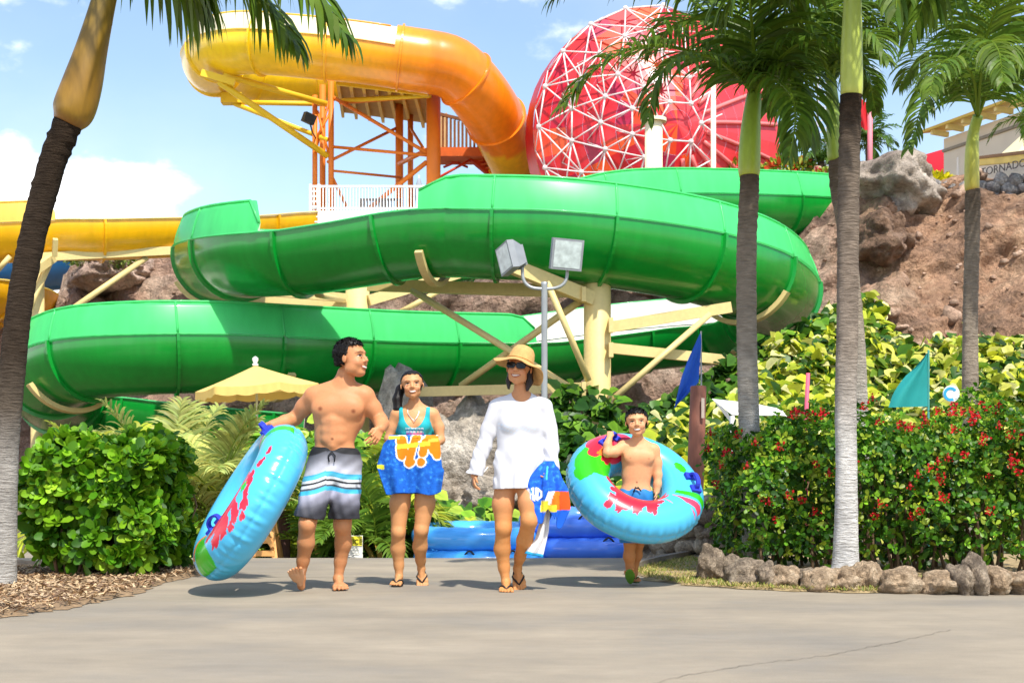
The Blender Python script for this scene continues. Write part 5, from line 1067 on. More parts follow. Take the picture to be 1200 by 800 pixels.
# ---------- notices ----------
n0 = P(412, 660, 15.2); n0.z = gz(0, 15.2); ns_ = thing('notice_sign', tuple(n0), 'white sign with yellow NOTICE header beside the foot of the man', 'sign')
s = 15.2 / F; mb = MB(); mb.prism([P(393, 656, 15.2), P(425, 656, 15.2), P(425, 627, 15.2), P(393, 627, 15.2)], (0, .02, 0)); mb.build('panel', wp, ns_)
mb = MB(); mb.prism([P(393.8, 639, 15.19), P(424.3, 639, 15.19), P(424.3, 628, 15.19), P(393.8, 628, 15.19)], (0, .008, 0)); mb.build('header', M('sign_yellow', 'f2e23a', .5, .02), ns_)
tx('lettering', 'NOTICE', P(395, 637, 15.185), .074, M('sign_black', '16171a', .5), ns_, 0, .001)
mb = MB()
for k in range(5): mb.box(tuple(P(396, 642.6 + k * 2.6, 15.188)), tuple(P(421 - 5 * (k % 2), 642.0 + k * 2.6, 15.184)))
mb.build('small_print', M('print_grey', 'b5b3b8', .6), ns_)
mb = MB()
for x in (398, 420): a = P(x, 660, 15.24); b_ = P(x, 630, 15.24); a.z = n0.z; mb.bar(a, b_, .025)
mb.build('stakes', gal, ns_)
p0 = P(333, 655, 16.2); p0.z = gz(0, 16.2); ps = thing('sign_post', tuple(p0), 'brown post with a small yellow notice behind the blue ring and the man', 'sign'); mb = MB()
mb.lathe(p0, [(.072, 0), (.07, P(0, 597, 16.2).z - p0.z), (0, P(0, 597, 16.2).z - p0.z)], 16); mb.build('post', M('dark_brown_wood', '6a4a44', .7, .2, 4, .3, 30, stretch=(6, 6, .6)), ps, True)
mb = MB(); mb.prism([P(316, 598, 16.1), P(347, 598, 16.1), P(347, 571, 16.1), P(316, 571, 16.1)], (0, .02, 0)); mb.build('notice', MATS['sign_yellow'], ps)
mb = MB()
for k in range(4): mb.box(tuple(P(320, 578 + k * 4, 16.095)), tuple(P(343, 580 + k * 4, 16.09)))
mb.build('print', M('print_grey2', 'c9c7a0', .6), ps)
mb = MB(); mb.tube([P(312, 606, 17), P(335, 602, 17), P(362, 601, 17)], .012, 6); mb.tube([P(314, 618, 17), P(326, 606, 17)], .01, 6); mb.build('rail', M('pale_rail', 'a9c4c8', .5), ps)
w0 = P(310, 655, 15.4); w0.z = gz(0, 15.4); ws = thing('wooden_stand', tuple(w0), 'tan wooden A-frame stand behind the blue ring', 'wooden stand'); wood = M('tan_wood', 'cf9a5c', .6, .15, 3, .2, 20, stretch=(3, 3, .8))
for a, b_ in (((322, 657, 15.3), (314, 585, 15.5)), ((296, 657, 15.3), (306, 585, 15.5)), ((330, 652, 15.9), (316, 585, 15.6)), ((292, 652, 15.9), (304, 585, 15.6))): q = P(*a); q.z = gz(q.x, q.y); MB().bar(q, P(*b_), .055, .045).build('leg', wood, ws)
for y in (633, 648, 606): MB().bar(P(297 + (650 - y) * .1, y, 15.3), P(322 - (650 - y) * .1, y, 15.3), .045, .06).build('rung', wood, ws)
MB().bar(P(300, 612, 15.28), P(320, 640, 15.28), .04, .05).build('brace', wood, ws)
# ---------- printed swim rings ----------
def swim_ring(label, C, n, e1, R, r, paint, handles, seed):
    C = np.array(C, float); n = np.array(n, float); n /= np.linalg.norm(n); e1 = np.array(e1, float); e1 -= n * e1.dot(n); e1 /= np.linalg.norm(e1); e2 = np.cross(n, e1)
    NU, NV = 420, 150; u = np.linspace(0, 2 * math.pi, NU, False)[:, None]; v = np.linspace(0, 2 * math.pi, NV, False)[None, :]
    ca = np.abs(((v + math.pi) % (2 * math.pi)) - math.pi)             # distance from the outer seam
    wr = sum(a * np.sin(u * f + p) for a, f, p in ((1, 47, seed), (.7, 31, 1 + seed), (.6, 71, 2))); pin = np.exp(-(ca / .10) ** 2) * .035
    rr = r * (1 - pin + .020 * wr * np.exp(-(ca / .42) ** 2) * (1 - np.exp(-(ca / .05) ** 2) * .5))
    ci = np.abs(v - math.pi); rr = rr * (1 - .03 * np.exp(-(ci / .08) ** 2) + .012 * np.sin(u * 40) * np.exp(-(ci / .35) ** 2))
    rr = rr * (1 + .012 * np.sin(3 * u + seed))
    d = (np.cos(u)[..., None] * e1 + np.sin(u)[..., None] * e2); Rw = R + rr * np.cos(v)
    V = C + d * Rw[..., None] + n * (rr * np.sin(v) * .97)[..., None]; idx = np.arange(NU * NV).reshape(NU, NV); a = np.roll(idx, -1, 0)
    Fc = np.stack([idx, a, np.roll(a, -1, 1), np.roll(idx, -1, 1)], -1).reshape(-1, 4)
    col = np.tile(np.array(lin('4cb6e2')), (NU, NV, 1)); ud = np.degrees(u) + 0 * v; vd = np.degrees(v) + 0 * u
    paint(col, ud, vd, R, r)
    root = thing('swim_ring', tuple(C + np.array([0, 0, V[..., 2].min() - C[2]])), label, 'swim ring')
    mk('inflated_tube', V.reshape(-1, 3), Fc, M('printed_vinyl', attr=True, rough=.28, var=.03, coat=.25), root, col.reshape(-1, 3))
    hm = M('royal_blue_strap', '2a3cc0', .45, .05)
    for hu, hv, twist in handles:
        a, b = math.radians(hu), math.radians(hv); dd = math.cos(a) * e1 + math.sin(a) * e2; nn = math.cos(b) * dd + math.sin(b) * n; p = C + dd * R + nn * r; tu = -math.sin(a) * e1 + math.cos(a) * e2; tv = np.cross(nn, tu); tt = tu * math.cos(twist) + tv * math.sin(twist); sd = np.cross(nn, tt); mb = MB()
        for sg in (-1, 1):
            c0 = p + tt * sg * .062; mb.add([c0 + tt * x * .028 + sd * y * .04 + nn * z for z in (-.012, .012) for x, y in ((-1, -1), (1, -1), (1, 1), (-1, 1))], [(0, 1, 2, 3), (7, 6, 5, 4), (0, 4, 5, 1), (1, 5, 6, 2), (2, 6, 7, 3), (3, 7, 4, 0)])
        pts = [p + tt * (.062 * math.cos(math.pi * (1 - k / 10))) * 1.0 + nn * (.008 + .052 * math.sin(math.pi * k / 10) ** .6) for k in range(11)]; V2 = []; F2 = []
        for k, q in enumerate(pts):
            tg = unit(pts[min(k + 1, 10)] - pts[max(k - 1, 0)]); up = np.cross(sd, tg)
            V2 += [q + sd * x * .016 + up * y * .008 for x, y in ((-1, -1), (1, -1), (1, 1), (-1, 1))]
            if k: F2 += [(4 * k - 4 + e, 4 * k - 4 + (e + 1) % 4, 4 * k + (e + 1) % 4, 4 * k + e) for e in range(4)]
        mb.add(V2, F2); mb.build('handle', hm, root)
    return root
def dang(a, b): return (a - b + 180) % 360 - 180
def blobs(col, ud, vd, R, r, lst, c, seed=0):
    """paint splashes: u0, v0, half lengths in cm along and across the tube, rotation, spikes"""
    for (u0, v0, la, lb, rot, sp) in lst:
        la, lb = la * 1.35, lb * 1.3; x = np.radians(dang(ud, u0)) * (R + r * math.cos(math.radians(v0))) * 100; y = np.radians(dang(vd, v0)) * r * 100; t = math.radians(rot)
        X, Y = (x * math.cos(t) + y * math.sin(t)) / la, (-x * math.sin(t) + y * math.cos(t)) / lb; th = np.arctan2(Y, X); q = np.hypot(X, Y); r_ = np.random.default_rng(int(u0 * 7 + v0 * 13)); ph = r_.uniform(0, 6.28, 5); am = r_.uniform(.3, 1, 5)
        q = q / (1 + sp * sum(am[i] * np.sin(th * (2, 3, 4, 7, 11)[i] + ph[i]) * (1, .8, .6, .5, .35)[i] for i in range(5)) * .55); col[q < 1] = c
def band(col, ud, vd, u0, u1, v0, v1, c, wob=0):
    m = (dang(ud, (u0 + u1) / 2 + wob * np.sin(np.radians(vd * 2.3))) > -(u1 - u0) / 2) & (dang(ud, (u0 + u1) / 2 + wob * np.sin(np.radians(vd * 2.3))) < (u1 - u0) / 2) & (vd > v0) & (vd < v1); col[m] = c
RED, GRN, PNK, ORA = lin('d4283e'), lin('35b81c'), lin('d8405e'), lin('e87a2a')
def paint_man(col, ud, vd, R, r):
    band(col, ud, vd, -18, -7, 6, 150, GRN, 3); band(col, ud, vd, -2, 6, 10, 150, PNK, 3); band(col, ud, vd, 194, 222, 4, 175, GRN, 5); band(col, ud, vd, 184, 193, 50, 160, ORA, 3)
    blobs(col, ud, vd, R, r, [(262, 88, 15, 4, 8, .5), (256, 66, 11, 3, 30, .5), (244, 58, 8, 3, 20, .5), (248, 100, 12, 3, -15, .4), (268, 62, 7, 2.4, 50, .5), (250, 60, 6, 2, 70, .5), (276, 44, 5, 2.4, 20, .6), (262, 40, 3, 1.8, 0, .4), (266, 26, 2.6, 1.4, 30, .3), (255, 34, 2.2, 1.6, 0, .3), (284, 92, 8, 3, -10, .5), (292, 66, 4.5, 2.6, 10, .4), (306, 58, 3.6, 1.5, -10, .3), (318, 50, 3, 1.2, 0, .3), (244, 82, 9, 2.5, 10, .5), (272, 108, 12, 4, 0, .5)], RED)
    blobs(col, ud, vd, R, r, [(284, 72, 2.6, 2, 0, .4)], GRN)
def paint_boy(col, ud, vd, R, r):
    inn = lin('2f9fdc'); band(col, ud, vd, -38, -27, 20, 120, PNK, 4); band(col, ud, vd, -25, -17, 22, 118, PNK, 6); band(col, ud, vd, -13, -5, 18, 118, GRN, 5)
    col[(np.abs(dang(ud, -32)) < 8) & (vd > 10) & (vd < 160)] = lin('4cb6e2')
    blobs(col, ud, vd, R, r, [(268, 142, 22, 5.5, 0, .45), (284, 116, 5, 8, 8, .5), (262, 102, 4, 9, -6, .5), (250, 122, 5, 5, 30, .5), (240, 138, 9, 3.5, 10, .5), (292, 128, 6, 4, -20, .5), (252, 92, 2, 4, 20, .4), (246, 76, 3, 1.7, 0, .5), (258, 66, 2.4, 3, 30, .6), (248, 60, 1.6, 3, 0, .5), (302, 112, 4, 2.4, 0, .4), (296, 96, 2, 2, 0, .4), (276, 92, 2.2, 4, 0, .4), (272, 96, 2.6, 8, 4, .4), (252, 104, 3.4, 7, 16, .45), (291, 92, 2.6, 6, -8, .4), (257, 62, 2.2, 3, 20, .5), (247, 56, 1.8, 3.4, 0, .4), (264, 74, 1.5, 2.2, 0, .3)], RED)
    blobs(col, ud, vd, R, r, [(186, 92, 12, 11, 0, .16), (200, 62, 7, 6, 20, .2), (174, 118, 8, 8, 0, .15)], GRN); blobs(col, ud, vd, R, r, [(140, 96, 15, 12, 0, .15)], PNK); blobs(col, ud, vd, R, r, [(154, 88, 9, 8, 0, .4), (158, 120, 7, 5, 0, .6)], RED)
    blobs(col, ud, vd, R, r, [(152, 100, 4, 3, 0, .6), (146, 84, 3, 2, 0, .6), (160, 104, 4, 2.4, 0, .6)], ORA); blobs(col, ud, vd, R, r, [(36, 96, 4.4, 2.6, 10, .08)], GRN)
mr_c = P(293, 588, 9.62); swim_ring('large light blue splash-printed swim ring carried on edge by the man', mr_c, (-.815, -.27, .51), (.52, 0, .85), .425, .162, paint_man, [(8, 72, 0), (233, 118, 0), (285, 150, 0)], 1)
br_c = P(744, 571, 10.3); swim_ring('light blue splash-printed swim ring worn round the waist of the boy', br_c, (.237, -.643, .728), (.951, 0, -.309), .355, .158, paint_boy, [(140, 88, .2), (10, 78, .3)], 2)
# ---------- people: one smooth surface per body, grown from blended tapered limbs ----------
class SDF:
    """signed distance field in photo-pixel units: x right, y away, z = -row"""
    def __init__(s, lo, hi, h):
        s.lo = np.array(lo, float); s.h = h; s.n = [int((hi[i] - lo[i]) / h) + 1 for i in range(3)]; s.D = np.full(s.n, 60., np.float32)
        s.ax = [s.lo[i] + h * np.arange(s.n[i]) for i in range(3)]
    def reg(s, lo, hi):
        a = [max(0, int((lo[i] - s.lo[i]) / s.h)) for i in range(3)]; b = [min(s.n[i], int((hi[i] - s.lo[i]) / s.h) + 2) for i in range(3)]
        sl = tuple(slice(a[i], max(a[i], b[i])) for i in range(3)); return sl, s.ax[0][sl[0]][:, None, None], s.ax[1][sl[1]][None, :, None], s.ax[2][sl[2]][None, None, :]
    def mix(s, sl, d, k):
        o = s.D[sl]
        if k <= 0: s.D[sl] = np.minimum(o, d); return
        h = np.clip(.5 + .5 * (o - d) / k, 0, 1); s.D[sl] = (o * (1 - h) + d * h - k * h * (1 - h)).astype(np.float32)
    def cone(s, a, b, ra, rb, k=3, fy=1.0):
        """tapered limb; fy < 1 flattens it front to back"""
        a, b = np.array(a, float), np.array(b, float); m = max(ra, rb) + k + 5; lo, hi = np.minimum(a, b) - m, np.maximum(a, b) + m
        sl, X, Y, Z = s.reg(lo, hi); ab = b - a; ab2 = ab.copy(); ab2[1] /= fy; L = (ab2 ** 2).sum() + 1e-9
        px, py, pz = X - a[0], (Y - a[1]) / fy, Z - a[2]; t = np.clip((px * ab2[0] + py * ab2[1] + pz * ab2[2]) / L, 0, 1)
        d = np.sqrt((px - t * ab2[0]) ** 2 + (py - t * ab2[1]) ** 2 + (pz - t * ab2[2]) ** 2) - (ra + t * (rb - ra)); s.mix(sl, d * (fy if fy < 1 else 1), k)
    def limb(s, pts, rs, k=3, fy=1.0):
        for i in range(len(pts) - 1): s.cone(pts[i], pts[i + 1], rs[i], rs[i + 1], k, fy)
    def _ell(s, c, r, R, k):
        c, r = np.array(c, float), np.array(r, float); m = max(r) + abs(k) + 5; sl, X, Y, Z = s.reg(c - m, c + m); x, y, z = X - c[0], Y - c[1], Z - c[2]
        if R is not None: x, y, z = [R[0][j] * x + R[1][j] * y + R[2][j] * z for j in range(3)]
        q = np.sqrt((x / r[0]) ** 2 + (y / r[1]) ** 2 + (z / r[2]) ** 2); g = np.sqrt((x / r[0] ** 2) ** 2 + (y / r[1] ** 2) ** 2 + (z / r[2] ** 2) ** 2) + 1e-6
        return sl, np.where(q < .2, -min(r) * .8, q * (q - 1) / g)
    def ell(s, c, r, k=3, R=None): sl, d = s._ell(c, r, R, k); s.mix(sl, d, k)
    def cut(s, c, r, k=1.5, R=None):
        sl, d = s._ell(c, r, R, k); o = -s.D[sl]; h = np.clip(.5 + .5 * (o - d) / k, 0, 1); s.D[sl] = -(o * (1 - h) + d * h - k * h * (1 - h)).astype(np.float32)
    def copy(s): import copy; c = copy.copy(s); c.D = s.D.copy(); return c
    def grid(s): return s.ax[0][:, None, None], s.ax[1][None, :, None], s.ax[2][None, None, :]
    def mesh(s):
        D = s.D; sg = D < 0; n = D.shape; c = np.zeros((n[0] - 1, n[1] - 1, n[2] - 1), np.int8)
        for i in (0, 1):
            for j in (0, 1):
                for k in (0, 1): c += sg[i:n[0] - 1 + i, j:n[1] - 1 + j, k:n[2] - 1 + k]
        I = np.argwhere((c > 0) & (c < 8)); idx = -np.ones(c.shape, np.int32); idx[tuple(I.T)] = np.arange(len(I)); acc = np.zeros((len(I), 3)); cnt = np.zeros(len(I))
        cor = [(i, j, k) for i in (0, 1) for j in (0, 1) for k in (0, 1)]; val = {q: D[I[:, 0] + q[0], I[:, 1] + q[1], I[:, 2] + q[2]] for q in cor}
        for q in cor:
            for ax in range(3):
                if q[ax] == 0:
                    p = list(q); p[ax] = 1; p = tuple(p); a, b = val[q], val[p]; m = (a < 0) != (b < 0); t = np.where(m, a / (a - b + 1e-12), 0); pos = np.tile(np.array(q, float), (len(I), 1)); pos[:, ax] = t; acc[m] += pos[m]; cnt[m] += 1
        V = s.lo + (I + acc / np.maximum(cnt, 1)[:, None]) * s.h; Fs = []
        for ax in range(3):
            u, w = (ax + 1) % 3, (ax + 2) % 3; a = np.take(sg, range(n[ax] - 1), ax); b = np.take(sg, range(1, n[ax]), ax); E = np.argwhere(a != b); E = E[(E[:, u] > 0) & (E[:, w] > 0) & (E[:, u] < n[u] - 1) & (E[:, w] < n[w] - 1)]
            fl = a[tuple(E.T)]; q = []
            for du, dw in ((-1, -1), (0, -1), (0, 0), (-1, 0)): e = E.copy(); e[:, u] += du; e[:, w] += dw; q.append(idx[tuple(e.T)])
            q = np.stack(q, 1); q[~fl] = q[~fl][:, ::-1]; Fs.append(q)
        return V, np.concatenate(Fs)
def X(px, py, y=0): return np.array([px, y, -py], float)
class Person:
    def __init__(s, label, px, foot, d, box, h=.72):
        s.d = d; s.s = d / F; b = P(px, foot, d); b.z = gz(b.x, d); s.root = thing('person', tuple(b), label, 'person'); s.box = box; s.h = h; s.zoff = b.z - P(px, foot, d).z
    def world(s, V): V = np.asarray(V, float); return np.stack([(V[:, 0] - 600) * s.s, s.d + V[:, 1] * s.s, H + (HZ + V[:, 2]) * s.s + s.zoff], 1)
    def field(s, box=None, h=None): b = box or s.box; return SDF((b[0], b[2], -b[5]), (b[1], b[3], -b[4]), h or s.h)
    def add(s, name, fld, mat, colf=None, label=None, parent=None, relax=1):
        V, Fc = fld.mesh()
        c = colf(V) if colf else None; o = mk(name, s.world(V), Fc, mat, parent or s.root, c)
        if label: o['label'] = label
        return o
def smooth01(x, a, b): t = np.clip((x - a) / (b - a), 0, 1); return t * t * (3 - 2 * t)
def head(f, chin, Hh, yaw=0, pitch=0, roll=0, w=1.0, jaw=1.0):
    """adds a head to the field; returns its frame (origin at the chin, unit = chin to crown)"""
    cy, sy = math.cos(yaw), math.sin(yaw); ex = np.array([cy, sy, 0]); ef = np.array([sy, -cy, 0]); eu = np.array([0, 0, 1.])
    ef, eu = ef * math.cos(pitch) + eu * math.sin(pitch), eu * math.cos(pitch) - ef * math.sin(pitch); ex, eu = ex * math.cos(roll) + eu * math.sin(roll), eu * math.cos(roll) - ex * math.sin(roll)
    Rm = np.stack([ex, ef, eu], 1); c = np.array(chin, float); L = lambda x, y, z: c + Hh * (ex * x + ef * y + eu * z); R = Rm
    E = lambda p, r, k: f.ell(L(*p), np.array(r) * Hh, k * Hh, R)
    E((0, -.10, .63), (.315 * w, .40, .345), .02); E((0, .08, .36), (.265 * w * jaw, .26, .33), .10); E((0, .19, .10), (.13 * jaw, .12, .09), .10)
    for sg in (-1, 1):
        E((.145 * sg * w, .22, .36), (.10, .09, .09), .08); E((.19 * sg * w * jaw, .02, .20), (.07, .14, .10), .10)
        E((.325 * sg * w, -.06, .46), (.022, .065, .10), .03)
    E((0, .265, .615), (.20 * w, .07, .05), .08)
    for sg in (-1, 1): f.cut(L(.125 * sg * w, .375, .525), np.array([.085, .06, .042]) * Hh, .05 * Hh, R)
    f.cone(L(0, .30, .56), L(0, .385, .40), .032 * Hh, .055 * Hh, .035 * Hh)
    for sg in (-1, 1): E((.05 * sg, .335, .375), (.042, .045, .036), .03)
    E((0, .315, .235), (.115, .05, .022), .03); E((0, .31, .205), (.10, .05, .025), .03)
    for sg in (-1, 1): E((.13 * sg * w, .335, .50), (.048, .02, .016), .02)
    return dict(c=c, R=Rm, H=Hh, w=w, L=L)
def hq(fr, V): return (V - fr['c']) @ fr['R'] / fr['H']
SKIN = dict(lip=lin('b5584c'), teeth=lin('e2d8cc'), brow=lin('2a1c15'), eye=lin('1d1411'), white=lin('cfc5bb'))
def face_paint(C, V, fr, smile=.5, brows=True):
    q = hq(fr, V); x, y, z = q[:, 0], q[:, 1], q[:, 2]; w = fr['w']; fr_ = y > .12
    def m(mask, c, t=1.0): C[mask] = C[mask] * (1 - t) + np.array(c) * t
    a = fr_ & (((x / .15) ** 2 + ((z - .222 - smile * x * x * 2.6) / .046) ** 2) < 1); m(a, lin('8e4038'), .8)
    if smile: a = fr_ & (((x / .115) ** 2 + ((z - .228 - smile * x * x * 2.6) / .023) ** 2) < 1); m(a, SKIN['teeth'], .9)
    for sg in (-1, 1):
        u = (x - .13 * sg * w); a = fr_ & (((u / .068) ** 2 + ((z - .522 + u * u * 3) / .030) ** 2) < 1); m(a, SKIN['white'], .6); a = fr_ & (((u / .082) ** 2 + ((z - .542 + u * u * 3) / .018) ** 2) < 1); m(a, SKIN['eye'], .9); a = fr_ & (((u / .030) ** 2 + ((z - .522) / .028) ** 2) < 1); m(a, SKIN['eye'])
        if brows: a = fr_ & (((u / .10) ** 2 + ((z - .62 + u * u * 3.5) / .019) ** 2) < 1); m(a, SKIN['brow'], .75)
        a = fr_ & ((((x - .05 * sg) / .025) ** 2 + ((z - .348) / .014) ** 2) < 1); m(a, SKIN['lip'], .5)
        a = (((x - .18 * sg * w) / .11) ** 2 + ((z - .38) / .1) ** 2) < 1; m(a & fr_, lin('d98a6c'), .25)
def hand(f, W, d, n, side, S, curl=(.35, .4, .45, .5), spread=.12, r=1.0, thumb=.75, tcurl=.3):
    """W wrist, d towards the fingers, n palm normal, side = direction of the thumb; S hand length"""
    W, d, n, sd = [np.array(v, float) for v in (W, d, n, side)]; d /= np.linalg.norm(d); sd -= d * sd.dot(d); sd /= np.linalg.norm(sd); nn = np.cross(d, sd); n = nn if nn.dot(n) > 0 else -nn
    rf = S * .050 * r; pw = S * .19
    for i, t in enumerate((-1, -.33, .33, 1)):     # palm: four metacarpals
        f.cone(W + sd * t * pw * .55, W + d * S * (.50 - .03 * abs(t)) + sd * t * pw, S * .085 * r, S * .062 * r, S * .05)
    for i, t in enumerate((1, .36, -.30, -.95)):
        k = W + d * S * (.50 - .035 * abs(t)) + sd * t * pw; a = curl[i]; L_ = S * (.50, .55, .51, .40)[i]; p = k; dirb = d + sd * spread * t; dirb /= np.linalg.norm(dirb); ang = 0
        for j, (fr_, rr) in enumerate(((.45, 1.0), (.31, .92), (.24, .80))):
            ang += a * (.8, 1.15, .8)[j]; q = p + (dirb * math.cos(ang) + n * math.sin(ang)) * L_ * fr_; f.cone(p, q, rf * (1.05, .98, .88)[j], rf * (.98, .88, .72)[j], S * .012); p = q
    p0 = W + sd * pw * .75 + d * S * .10; p1 = p0 + (sd * math.sin(thumb) + d * math.cos(thumb) * .9 + n * .25) * S * .22; dd = (d * .9 + sd * (.35 - tcurl) + n * tcurl); dd /= np.linalg.norm(dd); p2 = p1 + dd * S * .16; p3 = p2 + (dd + n * tcurl) / np.linalg.norm(dd + n * tcurl) * S * .13
    f.cone(p0, p1, S * .085 * r, S * .064 * r, S * .04); f.cone(p1, p2, S * .06 * r, S * .055 * r, S * .015); f.cone(p2, p3, S * .055 * r, S * .042 * r, S * .012)
def foot(f, A, fw, up, S, ra, toes=True, wd=1.0, out=1):
    """A ankle centre, fw towards the toes, up = instep normal, S foot length"""
    A, fw, up = [np.array(v, float) for v in (A, fw, up)]; fw /= np.linalg.norm(fw); up -= fw * up.dot(fw); up /= np.linalg.norm(up); sd = np.cross(fw, up)
    sole = A - up * S * .26; h = sole - fw * S * .17 + up * S * .10
    f.cone(A, h, ra, S * .115, S * .05); f.cone(A + fw * S * .03, sole + fw * S * .42 + up * S * .085, ra * .95, S * .085, S * .07)
    f.cone(h, sole + fw * S * .45 + up * S * .075, S * .11, S * .08, S * .05)
    for t, l, r_ in ((-.17, .74, .062), (-.05, .76, .05), (.05, .73, .046), (.135, .69, .043), (.205, .63, .040)):
        t *= out; b = sole + fw * S * .46 + sd * t * S * .9 * wd + up * S * .075; e = sole + fw * S * l + sd * t * S * 1.05 * wd + up * S * .045; f.cone(h * .4 + b * .6, b, S * .085, S * .072, S * .05); f.cone(b, e, S * r_ * 1.12, S * r_ * .95, S * .022)
    return dict(sole=sole, fw=fw, up=up, sd=sd, S=S)
def hair_cap(p, fr, name='hair', grow=1.10, front=.70, back=.22, side=.42, amp=.02, mat=None, extra=None, label=None, rough=16, cutear=True, tufts=0):
    """hair as its own mesh: a shell over the cranium cut away from the face"""
    c, Hh = fr['c'], fr['H']; b = (c[0] - Hh * .9, c[0] + Hh * .9, c[1] - Hh * .9, c[1] + Hh * .9, -(c[2] + Hh * 1.35), -(c[2] - Hh * (.9 if extra else .25))); f = p.field(b, p.h * .85); L = fr['L']; w = fr['w']
    f.ell(L(0, -.10, .645), np.array([.335 * w, .42, .37]) * Hh * (grow / 1.03), 1, fr['R']); 
    f.ell(L(0, -.20, .42), np.array([.27 * w, .29, .30]) * Hh * grow, Hh * .05, fr['R'])
    if extra: extra(f, L, Hh)
    GX, GY, GZ = f.grid(); R = fr['R']; qx = ((GX - c[0]) * R[0, 0] + (GY - c[1]) * R[1, 0] + (GZ - c[2]) * R[2, 0]) / Hh; qy = ((GX - c[0]) * R[0, 1] + (GY - c[1]) * R[1, 1] + (GZ - c[2]) * R[2, 1]) / Hh; qz = ((GX - c[0]) * R[0, 2] + (GY - c[1]) * R[1, 2] + (GZ - c[2]) * R[2, 2]) / Hh
    nz = amp * (np.sin(qx * rough * 2.1 + 3 * np.sin(qy * rough)) * np.sin(qy * rough * 1.7 + 1) + .7 * np.sin(qz * rough * 2.7 + qx * 9) * np.sin(qx * rough * 3.1)); f.D = (f.D - nz * Hh).astype(np.float32)
    # hairline: the face is where y is forward and below a line falling from forehead to the ear
    line = np.where(qy > .05, front + .025 * np.sin(qx * 60) * np.cos(qx * 23) - .5 * np.clip((np.abs(qx) - .24) / .1, 0, 1) * .25, side + (qy + .02) * (front - side) / .10 * (qy > -.06) ); line = np.where(qy < -.10, back + (qy + .10) * -.0, line); line = np.where((qy >= -.10) & (qy <= .05), side + (front - side) * np.clip((qy + .06) / .16, 0, 1), line)
    if not extra: f.D = np.maximum(f.D, ((line - qz) * Hh * .8).astype(np.float32))
    else: f.D = np.maximum(f.D, np.where((qy > -.06), (line - qz) * Hh * .8, -60).astype(np.float32))
    if not tufts: return p.add(name, f, mat or hair_m, label=label)
    V, Fc = f.mesh(); rs = np.random.default_rng(5); k = rs.choice(len(V), tufts); q = V[k]; cen = L(0, -.10, .55); nr = unit(q - cen); ql = (q - c) @ R / Hh; top = np.clip((ql[:, 2] - .72) / .25, 0, 1)[:, None]
    d = unit(nr * (.35 + .5 * top) + R[:, 1] * (.9 * top) - R[:, 2] * (.9 * (1 - top)) + rs.normal(0, .28, q.shape)); ok = ~((ql[:, 1] > .02) & (ql[:, 2] < front - .02)); q, d, nr = q[ok], d[ok], nr[ok]
    T = [(-.5, 0, 0), (.5, 0, 0), (.3, .6, .08), (-.3, .6, .08), (0, 1, 0)]; Rm = frames(d, nr, np.ones(len(q))); ln = Hh * rs.uniform(.04, .10, len(q)); Rm = Rm * np.stack([np.full(len(q), Hh * .022), ln, ln], 1)[:, None, :]
    TV, TF, _ = scatter(T, [(0, 1, 2, 3), (3, 2, 4, 4)][:1], Rm, q - nr * .4); V = np.concatenate([V, TV]); Fc = np.concatenate([Fc, np.array(TF) + len(V) - len(TV)])
    return mk(name, p.world(V), Fc, mat or hair_m, p.root)
def skin_mat(name, col):
    m = M(name, attr=True, rough=.52, var=.06, vs=5, spec=.26, var2=.035, vs2=60); b = m.node_tree.nodes['Principled BSDF']; b.inputs['Subsurface Weight'].default_value = .12; b.inputs['Subsurface Radius'].default_value = (1, .35, .2); b.inputs['Subsurface Scale'].default_value = .012; return m
hair_m = M('black_hair', '120d0b', .5, .3, 30, .3, 160, spec=.3, stretch=(1, 1, .25), bdist=.004)
def flipflop(p, ft, col='1d1a19', lift=.035):
    S, sole, fw, up, sd = ft['S'], ft['sole'], ft['fw'], ft['up'], ft['sd']; n = 40; V = []; Fc = []; o = sole + fw * S * .27
    def edge(a): ca, sa = math.cos(a), math.sin(a); wdt = .205 + .035 * ca; return fw * ca * S * .55 + sd * sa * S * wdt
    for zz in (-.055, .01):
        for k in range(n): V.append(o + edge(2 * math.pi * k / n) + up * S * zz)
    for zz in (-.055, .01): V.append(o + up * S * zz)
    for k in range(n): k2 = (k + 1) % n; Fc += [(k, k2, n + k2, n + k), (2 * n, k2, k), (2 * n + 1, n + k, n + k2)]
    rm = M('sandal_rubber_' + col, col, .6, .1, 20); o_ = mk('flip_flop', p.world(V), Fc, rm, p.root, smooth=False)
    toe = sole + fw * S * .56 - sd * .05 * S * 0 + up * S * .02; mb = MB()
    for sg in (-1, 1):
        pts = [toe + up * S * .06, sole + fw * S * .46 + sd * sg * S * .10 + up * S * .185, sole + fw * S * .30 + sd * sg * S * .19 + up * S * .15, sole + fw * S * .14 + sd * sg * S * .19 + up * S * .0]; q = spline([list(a) for a in pts], 5)
        mb.tube([Vector(a) for a in q], S * .032, 7)
    mb.tube([Vector(toe - up * S * .02), Vector(toe + up * S * .08)], S * .022, 6); st = mk('strap', p.world(mb.v), mb.f, rm, o_); return o_
def basecol(V, c): return np.tile(np.array(lin(c)), (len(V), 1))
def dot(C, V, c, r, col, t=1.0):
    q = ((V - np.array(c)) ** 2).sum(1) ** .5; w = np.clip(1.4 - q / r, 0, 1)[:, None] * t; C[:] = C * (1 - w) + np.array(lin(col)) * w
# ===== the man =====
m = Person('bare-chested man in grey board shorts with blue stripes, looking towards the girl', 385, 691, 9.85, (300, 462, -38, 52, 384, 698)); f = m.field()
